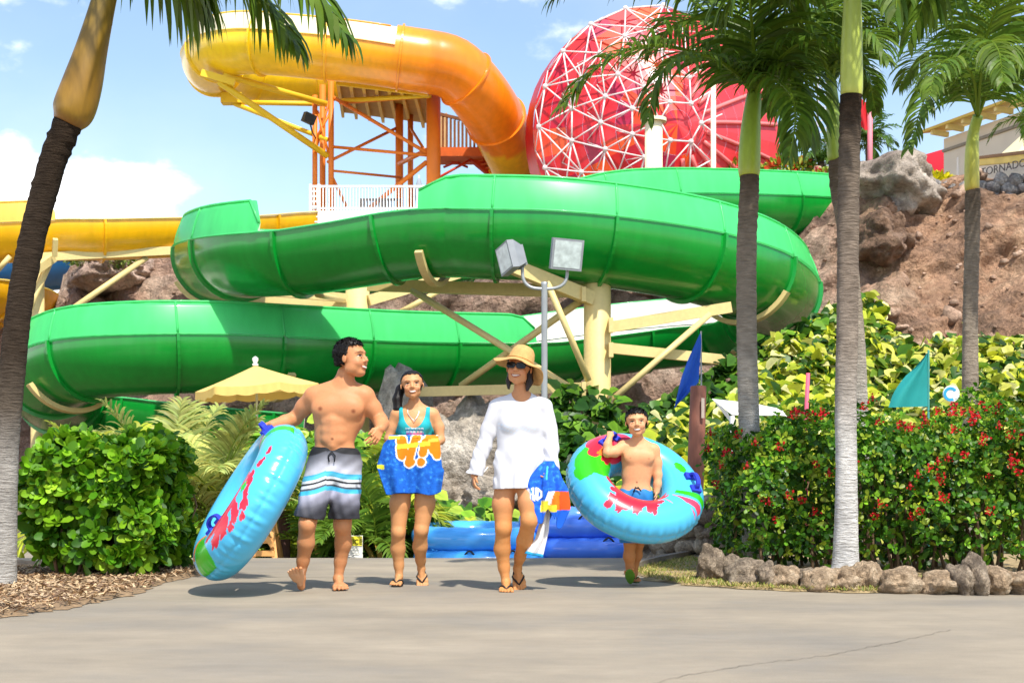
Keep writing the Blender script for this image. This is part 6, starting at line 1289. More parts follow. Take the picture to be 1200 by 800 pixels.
# torso
f.ell(X(397, 484, 4), (31, 19, 30), 3); f.ell(X(391.5, 512, 3), (23.5, 16, 24), 10); f.ell(X(392, 534, 3), (27, 17, 18), 8); f.ell(X(397, 470, 5), (34, 17, 18), 8)
f.cone(X(371, 462, 4), X(425, 462, 4), 11, 11, 8); f.cone(X(368, 463, 5), X(399, 449, 5), 8.5, 9, 8); f.cone(X(428, 463, 5), X(403, 449, 5), 8.5, 9, 8)
for sx, c in ((-1, 382), (1, 411)): f.ell(X(c, 478, -9.5), (15.5, 7.5, 11), 8)
f.cone(X(391, 492, -13.5), X(391, 520, -12), 4.5, 4.5, 6); 
for yy in (494, 504, 514):
    for sx in (-6, 6): f.ell(X(391.5 + sx, yy, -10.5), (6, 4, 4.6), 6)
f.cone(X(399, 462, 5), X(405, 437, 4), 11.5, 10.5, 5)
hd = head(f, X(415, 441.5, -4), 46, R_(68), R_(4), R_(0), 1.02, 1.05)
# right arm out to the ring handle
f.limb([X(366, 464, 4), X(355, 475, 12), X(343, 488, 20)], [10.6, 9.6, 7.9], 5); f.limb([X(343, 488, 20), X(333, 493, 8), X(320, 497, -7)], [8.6, 8.2, 5.6], 3)
hand(f, X(319, 497, -8), (-.72, -.45, -.42), (.1, .45, -.9), (-.45, -.85, .25), 24, (1.05, 1.1, 1.1, 1.1), .1, 1.15, .6, .5)
# left arm bent forward
f.limb([X(427, 464, 4), X(436, 477, 6), X(445, 491, 6)], [10.8, 9.8, 8], 5); f.limb([X(445, 491, 6), X(448, 496, -8), X(448, 502, -26)], [8.8, 8.4, 5.8], 3)
hand(f, X(448, 502.5, -27), (-.35, -.55, -.76), (-.8, .3, -.4), (-.55, -.3, .75), 25, (.35, .45, .55, .6), .22, 1.15, .7, .25)
# legs
f.limb([X(379, 540, 1), X(370, 578, -8), X(363, 611, -18)], [15, 12.5, 10], 6); f.limb([X(363, 611, -20), X(360.5, 634, -13), X(356, 655, -6), X(352.5, 675, -2)], [9.4, 9.6, 7, 5.2], 4); f.ell(X(363.5, 613, -26), (7.5, 6, 8.5), 5)
f.limb([X(405, 540, 4), X(403, 580, 6), X(400, 614, 10)], [15, 13, 10.5], 6); f.limb([X(400, 614, 10), X(400, 636, 20), X(396, 658, 24), X(393.5, 677, 24)], [9.6, 9.7, 7, 5.3], 4); f.ell(X(400, 615, 4), (7.5, 6, 8.5), 5)
f1 = foot(f, X(352.5, 677, -2), (-.12, -.72, .72), (-.05, -.7, -.72) if 0 else (-.02, .70, .71), 37, 6, True, 1.05, 1); f2 = foot(f, X(393.5, 678.5, 24), (.22, -.97, -.06), (0, -.05, 1), 38, 6, True, 1.05, -1)
def mcol(V):
    C = basecol(V, 'c6875c'); hdm = hq(hd, V); C[:] *= (1 + .05 * np.sin(V[:, 2:3] * .07)); leg = smooth01(-V[:, 2], 600, 640)[:, None]; C[:] = C * (1 - leg) + np.array(lin('bf8358')) * leg
    up_ = smooth01(-V[:, 2], 455, 435)[:, None] * 0; face_paint(C, V, hd, .7)
    dot(C, V, X(377.5, 478.5, -17), 2.6, '80482f', .9); dot(C, V, X(416, 481.5, -17), 2.6, '80482f', .9); dot(C, V, X(391.5, 513.5, -17), 1.6, '6d3d28', .9)
    s = (np.abs(V[:, 0] - 352) < 24) & (V[:, 2] < -664); C[s & (V[:, 1] < -8)] = np.array(lin('d3a17c')); return C
skin = skin_mat('skin', None); mb_ = m.add('body', f, skin, mcol)
hair_cap(m, hd, grow=1.04, front=.81, back=.36, side=.46, amp=.010, rough=38, tufts=3200)
g = m.field((340, 440, -45, 50, 515, 625))
g.ell(X(392, 533, 3), (28.5, 18.5, 20), 3); g.cone(X(379, 542, 1), X(364, 606, -16), 19, 17, 6); g.cone(X(405, 542, 4), X(402, 611, 8), 19, 18, 6); g.ell(X(392, 552, 0), (20, 17, 14), 6)
GX, GY, GZ = g.grid(); wr = .55 * np.sin(GX * .55 + GZ * .22 + 2 * np.sin(GZ * .07)) * smooth01(-GZ, 545, 600) + .4 * np.sin(GX * .3 - GZ * .4); g.D = (g.D + wr).astype(np.float32); inner = -(g.D + 1.6)
hemz = np.where(GX < 381, -603 - (GX - 352) * .16, -607 + 0 * GX); g.D = np.maximum(np.maximum(g.D, GZ + 523 + .03 * (GX - 392)), hemz - GZ).astype(np.float32); g.D = np.maximum(g.D, np.where(GZ < -570, inner, -60)).astype(np.float32)
def scol(V):
    C = np.zeros((len(V), 3)); y = -V[:, 2] + 4 * np.exp(-((V[:, 0] - 389) / 12) ** 2) + np.where(V[:, 0] < 385, (V[:, 0] - 385) * .12 + 1, 0); st = [(0, '17181c'), (531, '17181c'), (532, '4c4d55'), (540, '7d7d86'), (551, 'b9b9c4'), (554.5, 'b9bcc6'), (555, '2fa3cc'), (558, '58bfdd'), (560.6, '49b4d6'), (561, 'e4ecf2'), (563.6, 'e9eef2'), (564, '23252b'), (566, '2b2d34'), (566.4, 'd6dae0'), (569.6, 'dadde4'), (570, '4d5058'), (572, '555862'), (572.4, '3db2da'), (577, '4cb9dd'), (577.4, 'b4b4c8'), (583, '9a9aac'), (592, '55555f'), (602, '2f2f36'), (620, '2a2a30')]
    k = np.array([a for a, _ in st]); c = np.array([lin(b) for _, b in st])
    for j in range(3): C[:, j] = np.interp(y, k, c[:, j])
    return C
sw = m.add('board_shorts', g, M('shorts_fabric', attr=True, rough=.75, var=.06, vs=30), scol)
mb = MB(); 
for sg in (-1, 1): mb.tube([Vector(X(391, 528, -17)), Vector(X(391 + 4 * sg, 533, -18)), Vector(X(391 + 3 * sg, 540, -18))], .8, 6)
mk('drawstring', m.world(mb.v), mb.f, M('black_cord', '17181c', .7), sw)
# ===== the girl =====
gp_ = Person('girl in teal tank top with long dark ponytail, holding a printed towel before her', 482, 686, 10.3, (436, 530, -34, 40, 426, 692)); f = gp_.field()
f.ell(X(486, 497, 2), (21, 13.5, 22), 3); f.ell(X(486, 520, 3), (18.5, 12, 18), 8); f.ell(X(484, 545, 3), (23, 14.5, 17), 8); f.cone(X(467, 484, 3), X(505, 484, 3), 7.2, 7.2, 6); f.cone(X(470, 485, 3), X(485, 474, 3), 5, 6, 6); f.cone(X(502, 485, 3), X(487, 474, 3), 5, 6, 6)
for c in (477, 495): f.ell(X(c, 499, -8), (8.5, 6.5, 8), 4)
f.cone(X(485.5, 484, 3), X(485, 468, 2), 6.2, 6.0, 4); hd = head(f, X(484.5, 467.5, -6), 33.5, R_(4), R_(2), R_(4), 1.20, .84)
f.limb([X(464, 486, 3), X(459, 500, 4), X(455.5, 514, 2)], [7, 6, 5.2], 4); f.limb([X(455.5, 514, 2), X(462, 519, -8), X(473, 522, -15)], [5.2, 4.8, 3.6], 2.5); hand(f, X(473, 522, -15), (.85, -.25, -.1), (0, .5, -1), (0, -.3, .9), 17, (.9, 1, 1, 1), .06, 1.1)
f.limb([X(508, 486, 3), X(514, 500, 4), X(516, 515, 2)], [7, 6, 5.2], 4); f.limb([X(516, 515, 2), X(510, 520, -8), X(500, 522, -15)], [5.2, 4.8, 3.6], 2.5); hand(f, X(500, 522, -15), (-.85, -.25, -.1), (0, .5, -1), (0, -.3, .9), 17, (.9, 1, 1, 1), .06, 1.1)
f.limb([X(474, 552, 2), X(468.5, 590, 0), X(467, 622, -3)], [13, 11.3, 8.2], 5); f.limb([X(467, 622, -3), X(466, 643, 3), X(467, 662, 5), X(467.5, 674, 4)], [7.8, 8.4, 5.6, 4.4], 3.5); f.ell(X(467, 624, -8), (5.5, 4.5, 6), 4)
f.limb([X(497, 552, 2), X(498, 590, -2), X(494, 620, -5)], [13, 11.3, 8.2], 5); f.limb([X(494, 620, -5), X(492, 640, 4), X(492, 656, 14), X(492.5, 666, 18)], [7.8, 8.4, 5.8, 4.5], 3.5); f.ell(X(494, 622, -10), (5.5, 4.5, 6), 4)
ft1 = foot(f, X(467.3, 675.5, 4), (-.12, -.98, -.05), (0, -.04, 1), 30, 4.6, True, 1, 1); ft2 = foot(f, X(492.6, 667, 18), (.08, -.62, -.78), (0, -.78, .62), 30, 4.6, True, 1, -1)
def gcol(V):
    C = basecol(V, 'd09668'); leg = smooth01(-V[:, 2], 560, 620)[:, None]; C[:] = C * (1 - leg) + np.array(lin('c68d5c')) * leg; face_paint(C, V, hd, 1.0); return C
gb = gp_.add('body', f, skin, gcol)
def pony(f, L, Hh): f.limb([L(-.18, -.40, .62), L(-.42, -.40, .40), L(-.55, -.32, .05), L(-.56, -.25, -.30), L(-.50, -.2, -.52)], [Hh * .14, Hh * .16, Hh * .17, Hh * .15, Hh * .05], Hh * .05)
hair_cap(gp_, hd, grow=1.035, front=.85, back=.18, side=.50, amp=.005, extra=pony, rough=26)
t = f.copy(); t.D = t.D - .9; GX, GY, GZ = t.grid()
strap = np.maximum(np.abs(np.abs(GX - 486) - 16.0) - 2.3, 0) ; neck = ((GX - 486) / 13.5) ** 2 + ((GZ + 478) / np.where(GY < 4, 23.5, 16)) ** 2
t.D = np.maximum(np.maximum(t.D, (-552 - GZ)), np.maximum((GZ + 476.5), np.abs(GX - 486) - np.where(GZ > -494, 18.2 + 0 * GZ, 24.5 + 0 * GZ))); t.D = np.maximum(t.D, (1 - neck) * 12).astype(np.float32)
arm = np.maximum(np.abs(GX - 486) - np.interp(-GZ, [470, 480, 490, 497, 504, 530], [18.3, 18.3, 17.8, 19.5, 22, 24]), 0); t.D = np.where(arm > 0, np.maximum(t.D, arm), t.D).astype(np.float32)
def tcol(V):
    C = basecol(V, '17a5ae'); x, y = V[:, 0], -V[:, 2]; pr = (np.abs(x - 487) < 10.5 - (y - 503) * .05) & (y > 501) & (y < 514) & (V[:, 1] < 0); st = ((y - 501) / 2.0).astype(int); pal = [lin(c) for c in ('b8d4dd', '2b6f96', 'cfd9de', 'c9538c', 'd9a5bd', '3b5fa0', 'e3d7dc')]
    for i in range(7): C[pr & (st == i) & (np.sin(x * 1.6 + i) > -.75)] = pal[i]
    return C
gp_.add('tank_top', t, M('tank_fabric', attr=True, rough=.7, var=.05, vs=25), tcol)
t = f.copy(); t.D = t.D - .9; t.D = np.maximum(np.maximum(t.D, (-578 - GZ)), GZ + 536).astype(np.float32); gp_.add('swim_shorts', t, M('dark_swim_fabric', '23242c', .7))
mb = MB(); 
for sg in (-1, 1): mb.tube([Vector(a) for a in spline([list(X(485 + 6.5 * sg, 478, -5)), list(X(485 + 6 * sg, 485, -9.2)), list(X(486 + 2 * sg, 491, -12.8)), list(X(486.5, 494, -13.6))], 5)], .38, 5)
mk('necklace', gp_.world(mb.v), mb.f, M('silver_chain', 'b9c7cf', .3, .1, metal=.6), gp_.root)
flipflop(gp_, ft1); flipflop(gp_, ft2)
# ===== the woman =====
wm = Person('woman in white long-sleeved tunic, straw sun hat and dark sunglasses, walking with a towel', 597, 691, 9.85, (538, 668, -36, 48, 400, 698)); f = wm.field()
f.ell(X(610, 492, 2), (25, 15, 26), 3); f.ell(X(610, 520, 3), (22, 14, 20), 8); f.ell(X(606, 546, 3), (24, 15, 17), 8); f.cone(X(588, 472, 3), X(632, 472, 3), 8, 8, 6); f.cone(X(590, 472, 3), X(609, 461, 3), 6, 7, 6); f.cone(X(630, 472, 3), X(613, 461, 3), 6, 7, 6)
f.cone(X(611, 472, 3), X(610, 452, 1), 8.4, 7.8, 4); hd = head(f, X(606, 450.5, -8), 40, R_(-14), R_(5), R_(-5), 1.10, .88)
f.limb([X(582, 476, 4), X(574, 500, 6), X(568, 522, 6)], [8.5, 7.4, 6.4], 4); f.limb([X(568, 522, 6), X(561, 540, 2), X(556, 556, -3)], [6.4, 5.6, 4.2], 3); hand(f, X(556, 556, -3), (-.05, -.3, -.95), (.8, -.2, 0), (.15, -1, -.1), 20, (.45, .5, .55, .6), .1, 1.05)
f.limb([X(637, 476, 4), X(643, 500, 6), X(646, 522, 4)], [8.5, 7.4, 6.4], 4); f.limb([X(646, 522, 4), X(646, 538, -5), X(644, 550, -12)], [6.4, 5.6, 4.2], 3); hand(f, X(644, 550, -12), (-.3, -.5, -.8), (-.6, .4, 0), (-.2, -.9, .2), 20, (.8, .9, .9, .9), .08, 1.05)
f.limb([X(594, 556, 2), X(589.5, 590, 0), X(590, 617, -3)], [13, 12.2, 9.4], 5); f.limb([X(590, 617, -3), X(588.5, 642, 4), X(590.5, 664, 6), X(592.5, 679, 4)], [8.8, 9.3, 6.4, 4.8], 4); f.ell(X(590, 618, -7.5), (6, 4, 6.5), 6)
f.limb([X(616, 556, 0), X(620, 588, -10), X(620, 608, -16)], [13, 12.2, 9.6], 5); f.limb([X(620, 608, -16), X(615, 632, 0), X(609.5, 652, 18), X(606.5, 665, 27)], [9, 9.3, 6.4, 4.8], 4); f.ell(X(620.5, 609, -19.5), (6, 4, 6.5), 6)
ft1 = foot(f, X(592.8, 681, 4), (.04, -.99, -.05), (0, -.04, 1), 35, 5.2, True, 1, 1); ft2 = foot(f, X(606.5, 666.5, 27), (.10, -.55, -.80), (0, -.8, .55), 34, 5.2, True, 1, -1)
def wcol(V):
    C = basecol(V, 'cb8f64'); leg = smooth01(-V[:, 2], 565, 620)[:, None]; C[:] = C * (1 - leg) + np.array(lin('c68750')) * leg; face_paint(C, V, hd, .9); return C
wm.add('body', f, skin, wcol)
def bob(f, L, Hh): f.limb([L(.28, -.18, .45), L(.33, -.14, .15), L(.30, -.08, -.10)], [Hh * .10, Hh * .10, Hh * .05], Hh * .05); f.limb([L(-.27, -.18, .45), L(-.30, -.14, .12), L(-.27, -.08, -.10)], [Hh * .08, Hh * .08, Hh * .04], Hh * .05)
hair_cap(wm, hd, grow=1.03, front=.80, back=.10, side=.48, amp=.008, extra=bob, rough=24, mat=M('dark_brown_hair', '23150f', .4, .3, 30, .7, 160, stretch=(1, 1, .25), bdist=.004))
g = wm.field((536, 670, -38, 42, 452, 580))
g.ell(X(610, 492, 2), (27.5, 17, 27), 3); g.cone(X(610, 505, 2), X(607, 574, 0), 26, 32, 8, .66); g.cone(X(588, 473, 3), X(632, 473, 3), 9.3, 9.3, 6); g.cone(X(591, 472, 3), X(607, 463, 3), 7, 8, 6); g.cone(X(629, 472, 3), X(614, 463, 3), 7, 8, 6)
for c in (599, 620): g.ell(X(c, 496, -10), (10, 7, 9), 6)
g.limb([X(582, 476, 4), X(573, 502, 6), X(566, 524, 5), X(556, 555, -2)], [10.2, 9.2, 8.8, 9.6], 3.5); g.limb([X(638, 476, 4), X(644, 502, 6), X(646.5, 524, 2), X(646, 546, -7)], [10.2, 9.2, 8.6, 8.6], 3.5)
GX, GY, GZ = g.grid(); wr = 1.3 * np.sin(GX * .28 + GZ * .07 + 1.5 * np.sin(GZ * .06)) * smooth01(-GZ, 500, 570) + .5 * np.sin(GX * .75 - GZ * .15 + 2 * np.sin(GZ * .11)) * smooth01(-GZ, 520, 560) + .55 * np.sin(GZ * .35 + GX * .5) * smooth01(np.abs(GX - 609), 22, 32) * smooth01(-GZ, 490, 530) + .35 * np.sin(GX * .16 - GZ * .22); g.D = (g.D + wr).astype(np.float32); inner = -(g.D + 1.5)
slv = (GX < 566 + (-GZ - 540) * -.15); hem = np.where((GX < 570) & (-GZ < 566), -555 - (GX - 556) * .2, np.where(GX > 636, -570 + 0 * GX, -572 + (GX - 570) * .03)); g.D = np.maximum(g.D, hem - GZ); op = ((GX - 611) / 11.5) ** 2 + ((GZ + 459) / 12.0) ** 2 + ((GY + 2) / 18) ** 2; g.D = np.maximum(g.D, (1 - op) * 6); g.D = np.maximum(g.D, np.where(GZ < -538, inner, -60)).astype(np.float32)
def wtc(V):
    C = basecol(V, 'd0d0d5'); x, y = V[:, 0], -V[:, 2]; e = (V[:, 1] < 0) & (np.abs(y - 501 - 3 * np.cos((x - 609) * .12)) < 4.5) & (np.abs(x - 609) < 25) & (np.sin(x * .9) * np.sin(y * 1.3 + x * .4) > .15); C[e] = lin('cdd6e2'); return C
wm.add('tunic', g, M('white_cotton', attr=True, rough=.85, var=.02, vs=8), wtc)
# hat: crown and a wavy brim tipped towards the camera's left
L = hd['L']; Hh = hd['H']; ca = wm.world(np.array([L(0, -.09, .66)]))[0]; ctr = L(.0, -.10, .68); ex, ef, eu = hd['R'].T; V = []; Fc = []; n = 64
tl = R_(-9); ex2 = ex * math.cos(tl) + eu * math.sin(tl); eu2 = eu * math.cos(tl) - ex * math.sin(tl); ef2 = ef * math.cos(R_(-2)) + eu2 * math.sin(R_(12)); eu3 = np.cross(ex2, ef2); eu3 *= 1 if eu3.dot(eu2) > 0 else -1
prof = [(0, .50), (.16, .49), (.27, .44), (.34, .34), (.375, .20), (.395, .06), (.41, 0), (.50, -.035), (.60, -.075), (.70, -.12), (.775, -.17), (.79, -.18)]
for r, z in prof:
    for k in range(n):
        a = 2 * math.pi * k / n; b = max(0, (r - .42) / .37); wv = b * (.10 * math.sin(2 * a + .5) - .17 * max(0, math.cos(a + .35)) + .05 * math.sin(5 * a)); rr = r * (1 + .05 * b * math.sin(3 * a + 1)); V.append(ctr + Hh * (ex2 * rr * math.cos(a) * .98 + ef2 * rr * math.sin(a) * 1.02 + eu3 * (z + wv)))
for j in range(len(prof) - 1):
    for k in range(n): Fc.append((j * n + k, j * n + (k + 1) % n, (j + 1) * n + (k + 1) % n, (j + 1) * n + k))
straw = M('woven_straw', 'd2a566', .85, .12, 40, .8, 220, var2=.12, vs2=150, bdist=.003, transl=.12)
hat = mk('sun_hat', wm.world(V), Fc, straw, wm.root); md = hat.modifiers.new('thick', 'SOLIDIFY'); md.thickness = .005
mb = MB(); pts = [Vector(ctr + Hh * (ex2 * .40 * math.cos(a) + ef2 * .415 * math.sin(a) + eu3 * .035)) for a in np.linspace(0, 2 * math.pi, 41)]; mb.tube(pts, .9, 6); mk('hat_band', wm.world(mb.v), mb.f, M('straw_band', 'c79a5c', .8, .1, 40), hat)
# sunglasses
blk2 = M('black_lens', '060506', .18, .05, 3, spec=.35); V = []; Fc = []; mb = MB()
for sg in (-1, 1):
    n = 20; A = [];
    for zf in (0, 1):
        for k in range(n): a = 2 * math.pi * k / n; x = .150 * sg + .138 * math.copysign(abs(math.cos(a)) ** .6, math.cos(a)); z = .525 + .092 * math.copysign(abs(math.sin(a)) ** .7, math.sin(a)); A.append(L(x, .385 - .30 * abs(x) ** 1.6 + .012 * zf, z))
    mb.add(A, [tuple(range(n - 1, -1, -1)), tuple(range(n, 2 * n))] + [(k, (k + 1) % n, n + (k + 1) % n, n + k) for k in range(n)])
sg_ = mk('sunglasses', wm.world(mb.v), mb.f, blk2, wm.root, smooth=False); mb = MB()
mb.tube([Vector(L(-.03, .40, .55)), Vector(L(.03, .40, .55))], .7, 6)
for sg in (-1, 1): mb.tube([Vector(L(.265 * sg, .34, .55)), Vector(L(.325 * sg, .15, .55)), Vector(L(.34 * sg, -.06, .53))], .75, 6)
mk('frame', wm.world(mb.v), mb.f, blk2, sg_)
mb = MB(); mb.tube([Vector(X(563, 556, -2)), Vector(X(568, 551, -3)), Vector(X(572, 546, -2))], .6, 5); mk('wristband', wm.world(mb.v), mb.f, MATS['white_cotton'] if 0 else wp, wm.root)
flipflop(wm, ft1); flipflop(wm, ft2)
# ===== the boy =====
by = Person('boy with short black hair and blue swim shorts inside a swim ring', 740, 687, 10.3, (698, 782, -32, 36, 470, 694), .66); f = by.field()
f.ell(X(748, 537, 2), (20, 12.5, 20), 3); f.ell(X(746, 558, 2), (17.5, 11.5, 18), 8); f.ell(X(745, 580, 2), (20, 13, 15), 8); f.cone(X(732, 524, 3), X(765, 527, 3), 6.6, 6.6, 6); f.cone(X(733, 524, 3), X(746, 517, 2), 4.6, 5.6, 5); f.cone(X(764, 527, 3), X(749, 517, 2), 4.6, 5.6, 5)
f.ell(X(740, 536, -7), (9, 4, 7), 5); f.ell(X(757, 537, -7), (9, 4, 7), 5)
f.cone(X(747.5, 522, 2), X(747, 509, 0), 6, 5.8, 4); hd = head(f, X(746.5, 512, -6), 33, R_(-4), R_(0), R_(3), 1.20, .88)
f.limb([X(730, 524, 2), X(720, 530, -6), X(711, 531.5, -11)], [6.8, 6, 5], 4); f.limb([X(711, 531.5, -11), X(711.5, 522, -7), X(714, 514, -2)], [5, 4.7, 3.6], 2.5); hand(f, X(714, 513.5, -2), (.15, .35, .9), (.3, .9, -.2), (.9, -.1, .1), 15, (1.2, 1.3, 1.3, 1.3), .05, 1.15, .6, .6)
f.limb([X(767, 528, 3), X(770, 543, 3), X(771, 557, 1)], [6.6, 5.8, 5], 4); f.limb([X(771, 557, 1), X(770.5, 568, -1), X(769, 577, -3)], [5, 4.6, 3.6], 2.5); hand(f, X(769, 577, -3), (-.1, -.2, -.95), (-1, 0, 0), (0, -1, 0), 15, (.4, .4, .5, .5), .08, 1.1)
f.limb([X(737, 590, 2), X(739, 615, -4), X(737.5, 637, -8)], [10.5, 9, 7], 4); f.limb([X(737.5, 637, -8), X(737, 652, -5), X(738, 664, -3), X(737.5, 672, -3)], [6.8, 6.8, 4.8, 4], 3)
f.limb([X(752, 590, 4), X(750, 618, 8), X(749, 638, 12)], [10.5, 9, 7], 4); f.limb([X(748, 638, 12), X(747.5, 652, 19), X(745, 664, 22), X(745.5, 674, 22)], [6.8, 6.8, 4.8, 4], 3)
ft1 = foot(f, X(738, 674, -3), (-.12, -.72, .60), (0, .62, .74), 25, 4.4, True, 1, 1); ft2 = foot(f, X(744, 675, 22), (.12, -.98, -.05), (0, -.04, 1), 25, 4.4, True, 1, -1)
def bcol(V):
    C = basecol(V, 'd59c70'); leg = smooth01(-V[:, 2], 600, 640)[:, None]; C[:] = C * (1 - leg) + np.array(lin('b57848')) * leg; face_paint(C, V, hd, .55); dot(C, V, X(738, 537, -10), 1.5, '945a3e', .8); dot(C, V, X(759, 538, -10), 1.5, '945a3e', .8); dot(C, V, X(745.5, 565.5, -9.5), 1.2, '6d3d28', .9); return C
by.add('body', f, skin, bcol); hair_cap(by, hd, grow=1.05, front=.81, back=.34, side=.50, amp=.006, tufts=2200, rough=26)
g = by.field((716, 776, -24, 34, 566, 642)); g.ell(X(745, 582, 2), (21.5, 14.5, 15), 3); g.cone(X(737, 592, 1), X(738, 634, -5), 13, 12.5, 5); g.cone(X(753, 592, 4), X(750, 634, 9), 13, 12.5, 5); GX, GY, GZ = g.grid(); g.D = (g.D + .4 * np.sin(GX * .5 + GZ * .2)).astype(np.float32); inner = -(g.D + 1.4); g.D = np.maximum(np.maximum(g.D, GZ + 570), -636 - GZ); g.D = np.maximum(g.D, np.where(GZ < -610, inner, -60)).astype(np.float32); sw = by.add('swim_shorts', g, M('blue_shorts', '2277b5', .7, .1, 20))
mb = MB()
for a, b_ in (((744, 571), (741, 577)), ((746, 571), (750, 576)), ((743, 572), (748, 573))): mb.tube([Vector(X(*a, -13.4)), Vector(X(*b_, -14))], .9, 5)
mk('drawstring', by.world(mb.v), mb.f, MATS['black_cord'], sw)
flipflop(by, ft1, '4e7d1e'); flipflop(by, ft2, '3c4a28')
# ===== the towels =====
def person_sheet(p, name, label, V, Fc, cols, thick, loc_px):
    W = p.world(V); loc = tuple(W.mean(0) * [1, 1, 0] + [0, 0, W[:, 2].min()]); root = thing(name, loc, label, 'towel'); o = mk('cloth', W, Fc, M('terry_cloth', attr=True, rough=.95, var=.07, vs=14, bump=.5, bs=260, var2=.05, vs2=120, bdist=.002), root, cols); o.modifiers.new('thick', 'SOLIDIFY').thickness = thick; return root
NU, NV = 90, 110; V = np.zeros((NV, NU, 3))
for j in range(NV):
    v = -.35 + 1.35 * j / (NV - 1)
    for i in range(NU):
        u = i / (NU - 1); a = max(0, v); xl = np.interp(a, [0, .1, .5, 1], [457, 451, 442.5, 453]); xr = np.interp(a, [0, .1, .55, .62, 1], [514, 516.5, 519, 521.5, 518.5]); fold = math.sin(u * 15 + 1.2 * math.sin(u * 5)) * (.4 + 3.2 * a) + 1.4 * math.sin(u * 31 + 3 * a) * a
        if v < 0: ph = -v / .35 * math.pi * .5 + math.pi / 2 * 0; y = -21 + 9 * (1 - math.cos(min(1, -v / .2) * math.pi / 2)) * 1.6; py = 514 - 3.2 * math.sin(min(1, -v / .2) * math.pi / 2) + max(0, -v - .2) * 60; xx = xl + (xr - xl) * u
        else: y = -21 - 1.5 * math.sin(min(1, v * 3) * 1.57) + fold + 4 * v; xx = xl + (xr - xl) * u + math.cos(u * 15) * 1.0 * a; py = 514 + 63.5 * v + 1.5 * math.sin(u * 11) * v - 4 * (1 - u) * (1 - v) * 0 + 1.2 * math.cos(u * 15) * v - 2.2 * u * (1 - v)
        V[j, i] = X(xx, py, y)
C = np.tile(np.array(lin('1762c8')), (NV, NU, 1)); px, py = V[..., 0], -V[..., 2]
mott = np.array([[noise.fractal((a * .22, b * .22, 3), 1, 2, 4) for a, b in zip(r1, r2)] for r1, r2 in zip(px, py)]); C[mott > .2] = lin('2170d0'); C[mott > .45] = lin('3a8ddc'); C[mott < -.3] = lin('1256b8')
OR, WH, YL, BL = lin('ee8412'), lin('f4f2ea'), lin('f3dc3a'), lin('1762c8')
def strokes(C, px, py, segs, wd, c, bord=None):
    dm = np.full(px.shape, 99.)
    for (x0, y0, x1, y1, w_) in segs: t = np.clip(((px - x0) * (x1 - x0) + (py - y0) * (y1 - y0)) / ((x1 - x0) ** 2 + (y1 - y0) ** 2 + 1e-6), 0, 1); dm = np.minimum(dm, np.hypot(px - x0 - t * (x1 - x0), py - y0 - t * (y1 - y0)) - w_)
    if bord is not None: C[dm < wd] = bord
    C[dm < 0] = c
strokes(C, px, py, [(472, 517, 474, 524, 5.5), (471, 525, 472, 534, 4.5), (476, 530, 474, 516, 4), (488, 515, 484, 528, 4.2), (484, 528, 480, 542, 4.4), (487, 516, 492, 514, 3), (484, 541, 481, 543, 4), (500, 518, 497, 531, 4.6), (506, 514, 510, 526, 6.5), (508, 524, 513, 534, 4), (495, 541, 495, 541.5, 4.6), (514, 515, 515, 530, 3.5)], 1.5, OR, WH)
yb = (np.abs(py - 521.5 + (px - 487) * .10) < 2.6) & (px > 467) & (px < 505); C[yb & (C[..., 0] > .3)] = YL; C[(np.abs(py - 516 + (px - 510) * .1) < 2) & (px > 503) & (px < 515)] = lin('f2c44a'); C[(np.abs(px - 447.5) < 5) & (np.abs(py - 546.5 - (px - 447) * .1) < 2.6)] = lin('e6e43a'); C[(np.abs(py - 513.5) < 1.4) & (px > 457) & (px < 470)] = lin('e6e43a')
idx = np.arange(NU * NV).reshape(NV, NU); Fc = np.stack([idx[:-1, :-1], idx[:-1, 1:], idx[1:, 1:], idx[1:, :-1]], -1).reshape(-1, 4)
person_sheet(gp_, 'towel', 'blue towel with orange lettering hanging over the forearms of the girl', V.reshape(-1, 3), Fc, C.reshape(-1, 3), .008, None)
# the woman's bunched towel: a gathered drape hanging from the hand
NU, NV = 150, 100; V = np.zeros((NV, NU, 3)); 
for j in range(NV):
    v = j / (NV - 1)
    for i in range(NU):
        a = 2 * math.pi * i / NU; cxp = np.interp(v, [0, .3, 1], [644, 641, 641]); xl = np.interp(v, [0, .12, .45, .75, 1], [6, 13, 23, 22, 19]); xr = np.interp(v, [0, .12, .45, .75, 1], [5, 11, 19, 21, 15]); yr = np.interp(v, [0, .15, .6, 1], [5, 9, 12, 9]); fo = 1 + (.20 * math.sin(5 * a + 2 * v) + .10 * math.sin(11 * a + 1)) * min(1, v * 2.5)
        hemv = 606 + 7 * math.sin(3 * a + .6) + 5 * math.sin(7 * a); hemv -= 12 * max(0, -math.cos(a - .3)); V[j, i] = X(cxp + (xr if math.cos(a) > 0 else xl) * math.cos(a) * fo, 539 + (hemv - 539) * v, -13 + yr * math.sin(a) * fo * -1)
C = np.tile(np.array(lin('1a5fd0')), (NV, NU, 1)); px, py = V[..., 0], -V[..., 2]; mott = np.array([[noise.fractal((a * .2, b * .2, 9), 1, 2, 4) for a, b in zip(r1, r2)] for r1, r2 in zip(px, py)]); C[mott > .2] = lin('246fda'); C[mott > .5] = lin('3a8de2'); C[mott < -.3] = lin('1852bc')
fr_ = V[..., 1] < -10
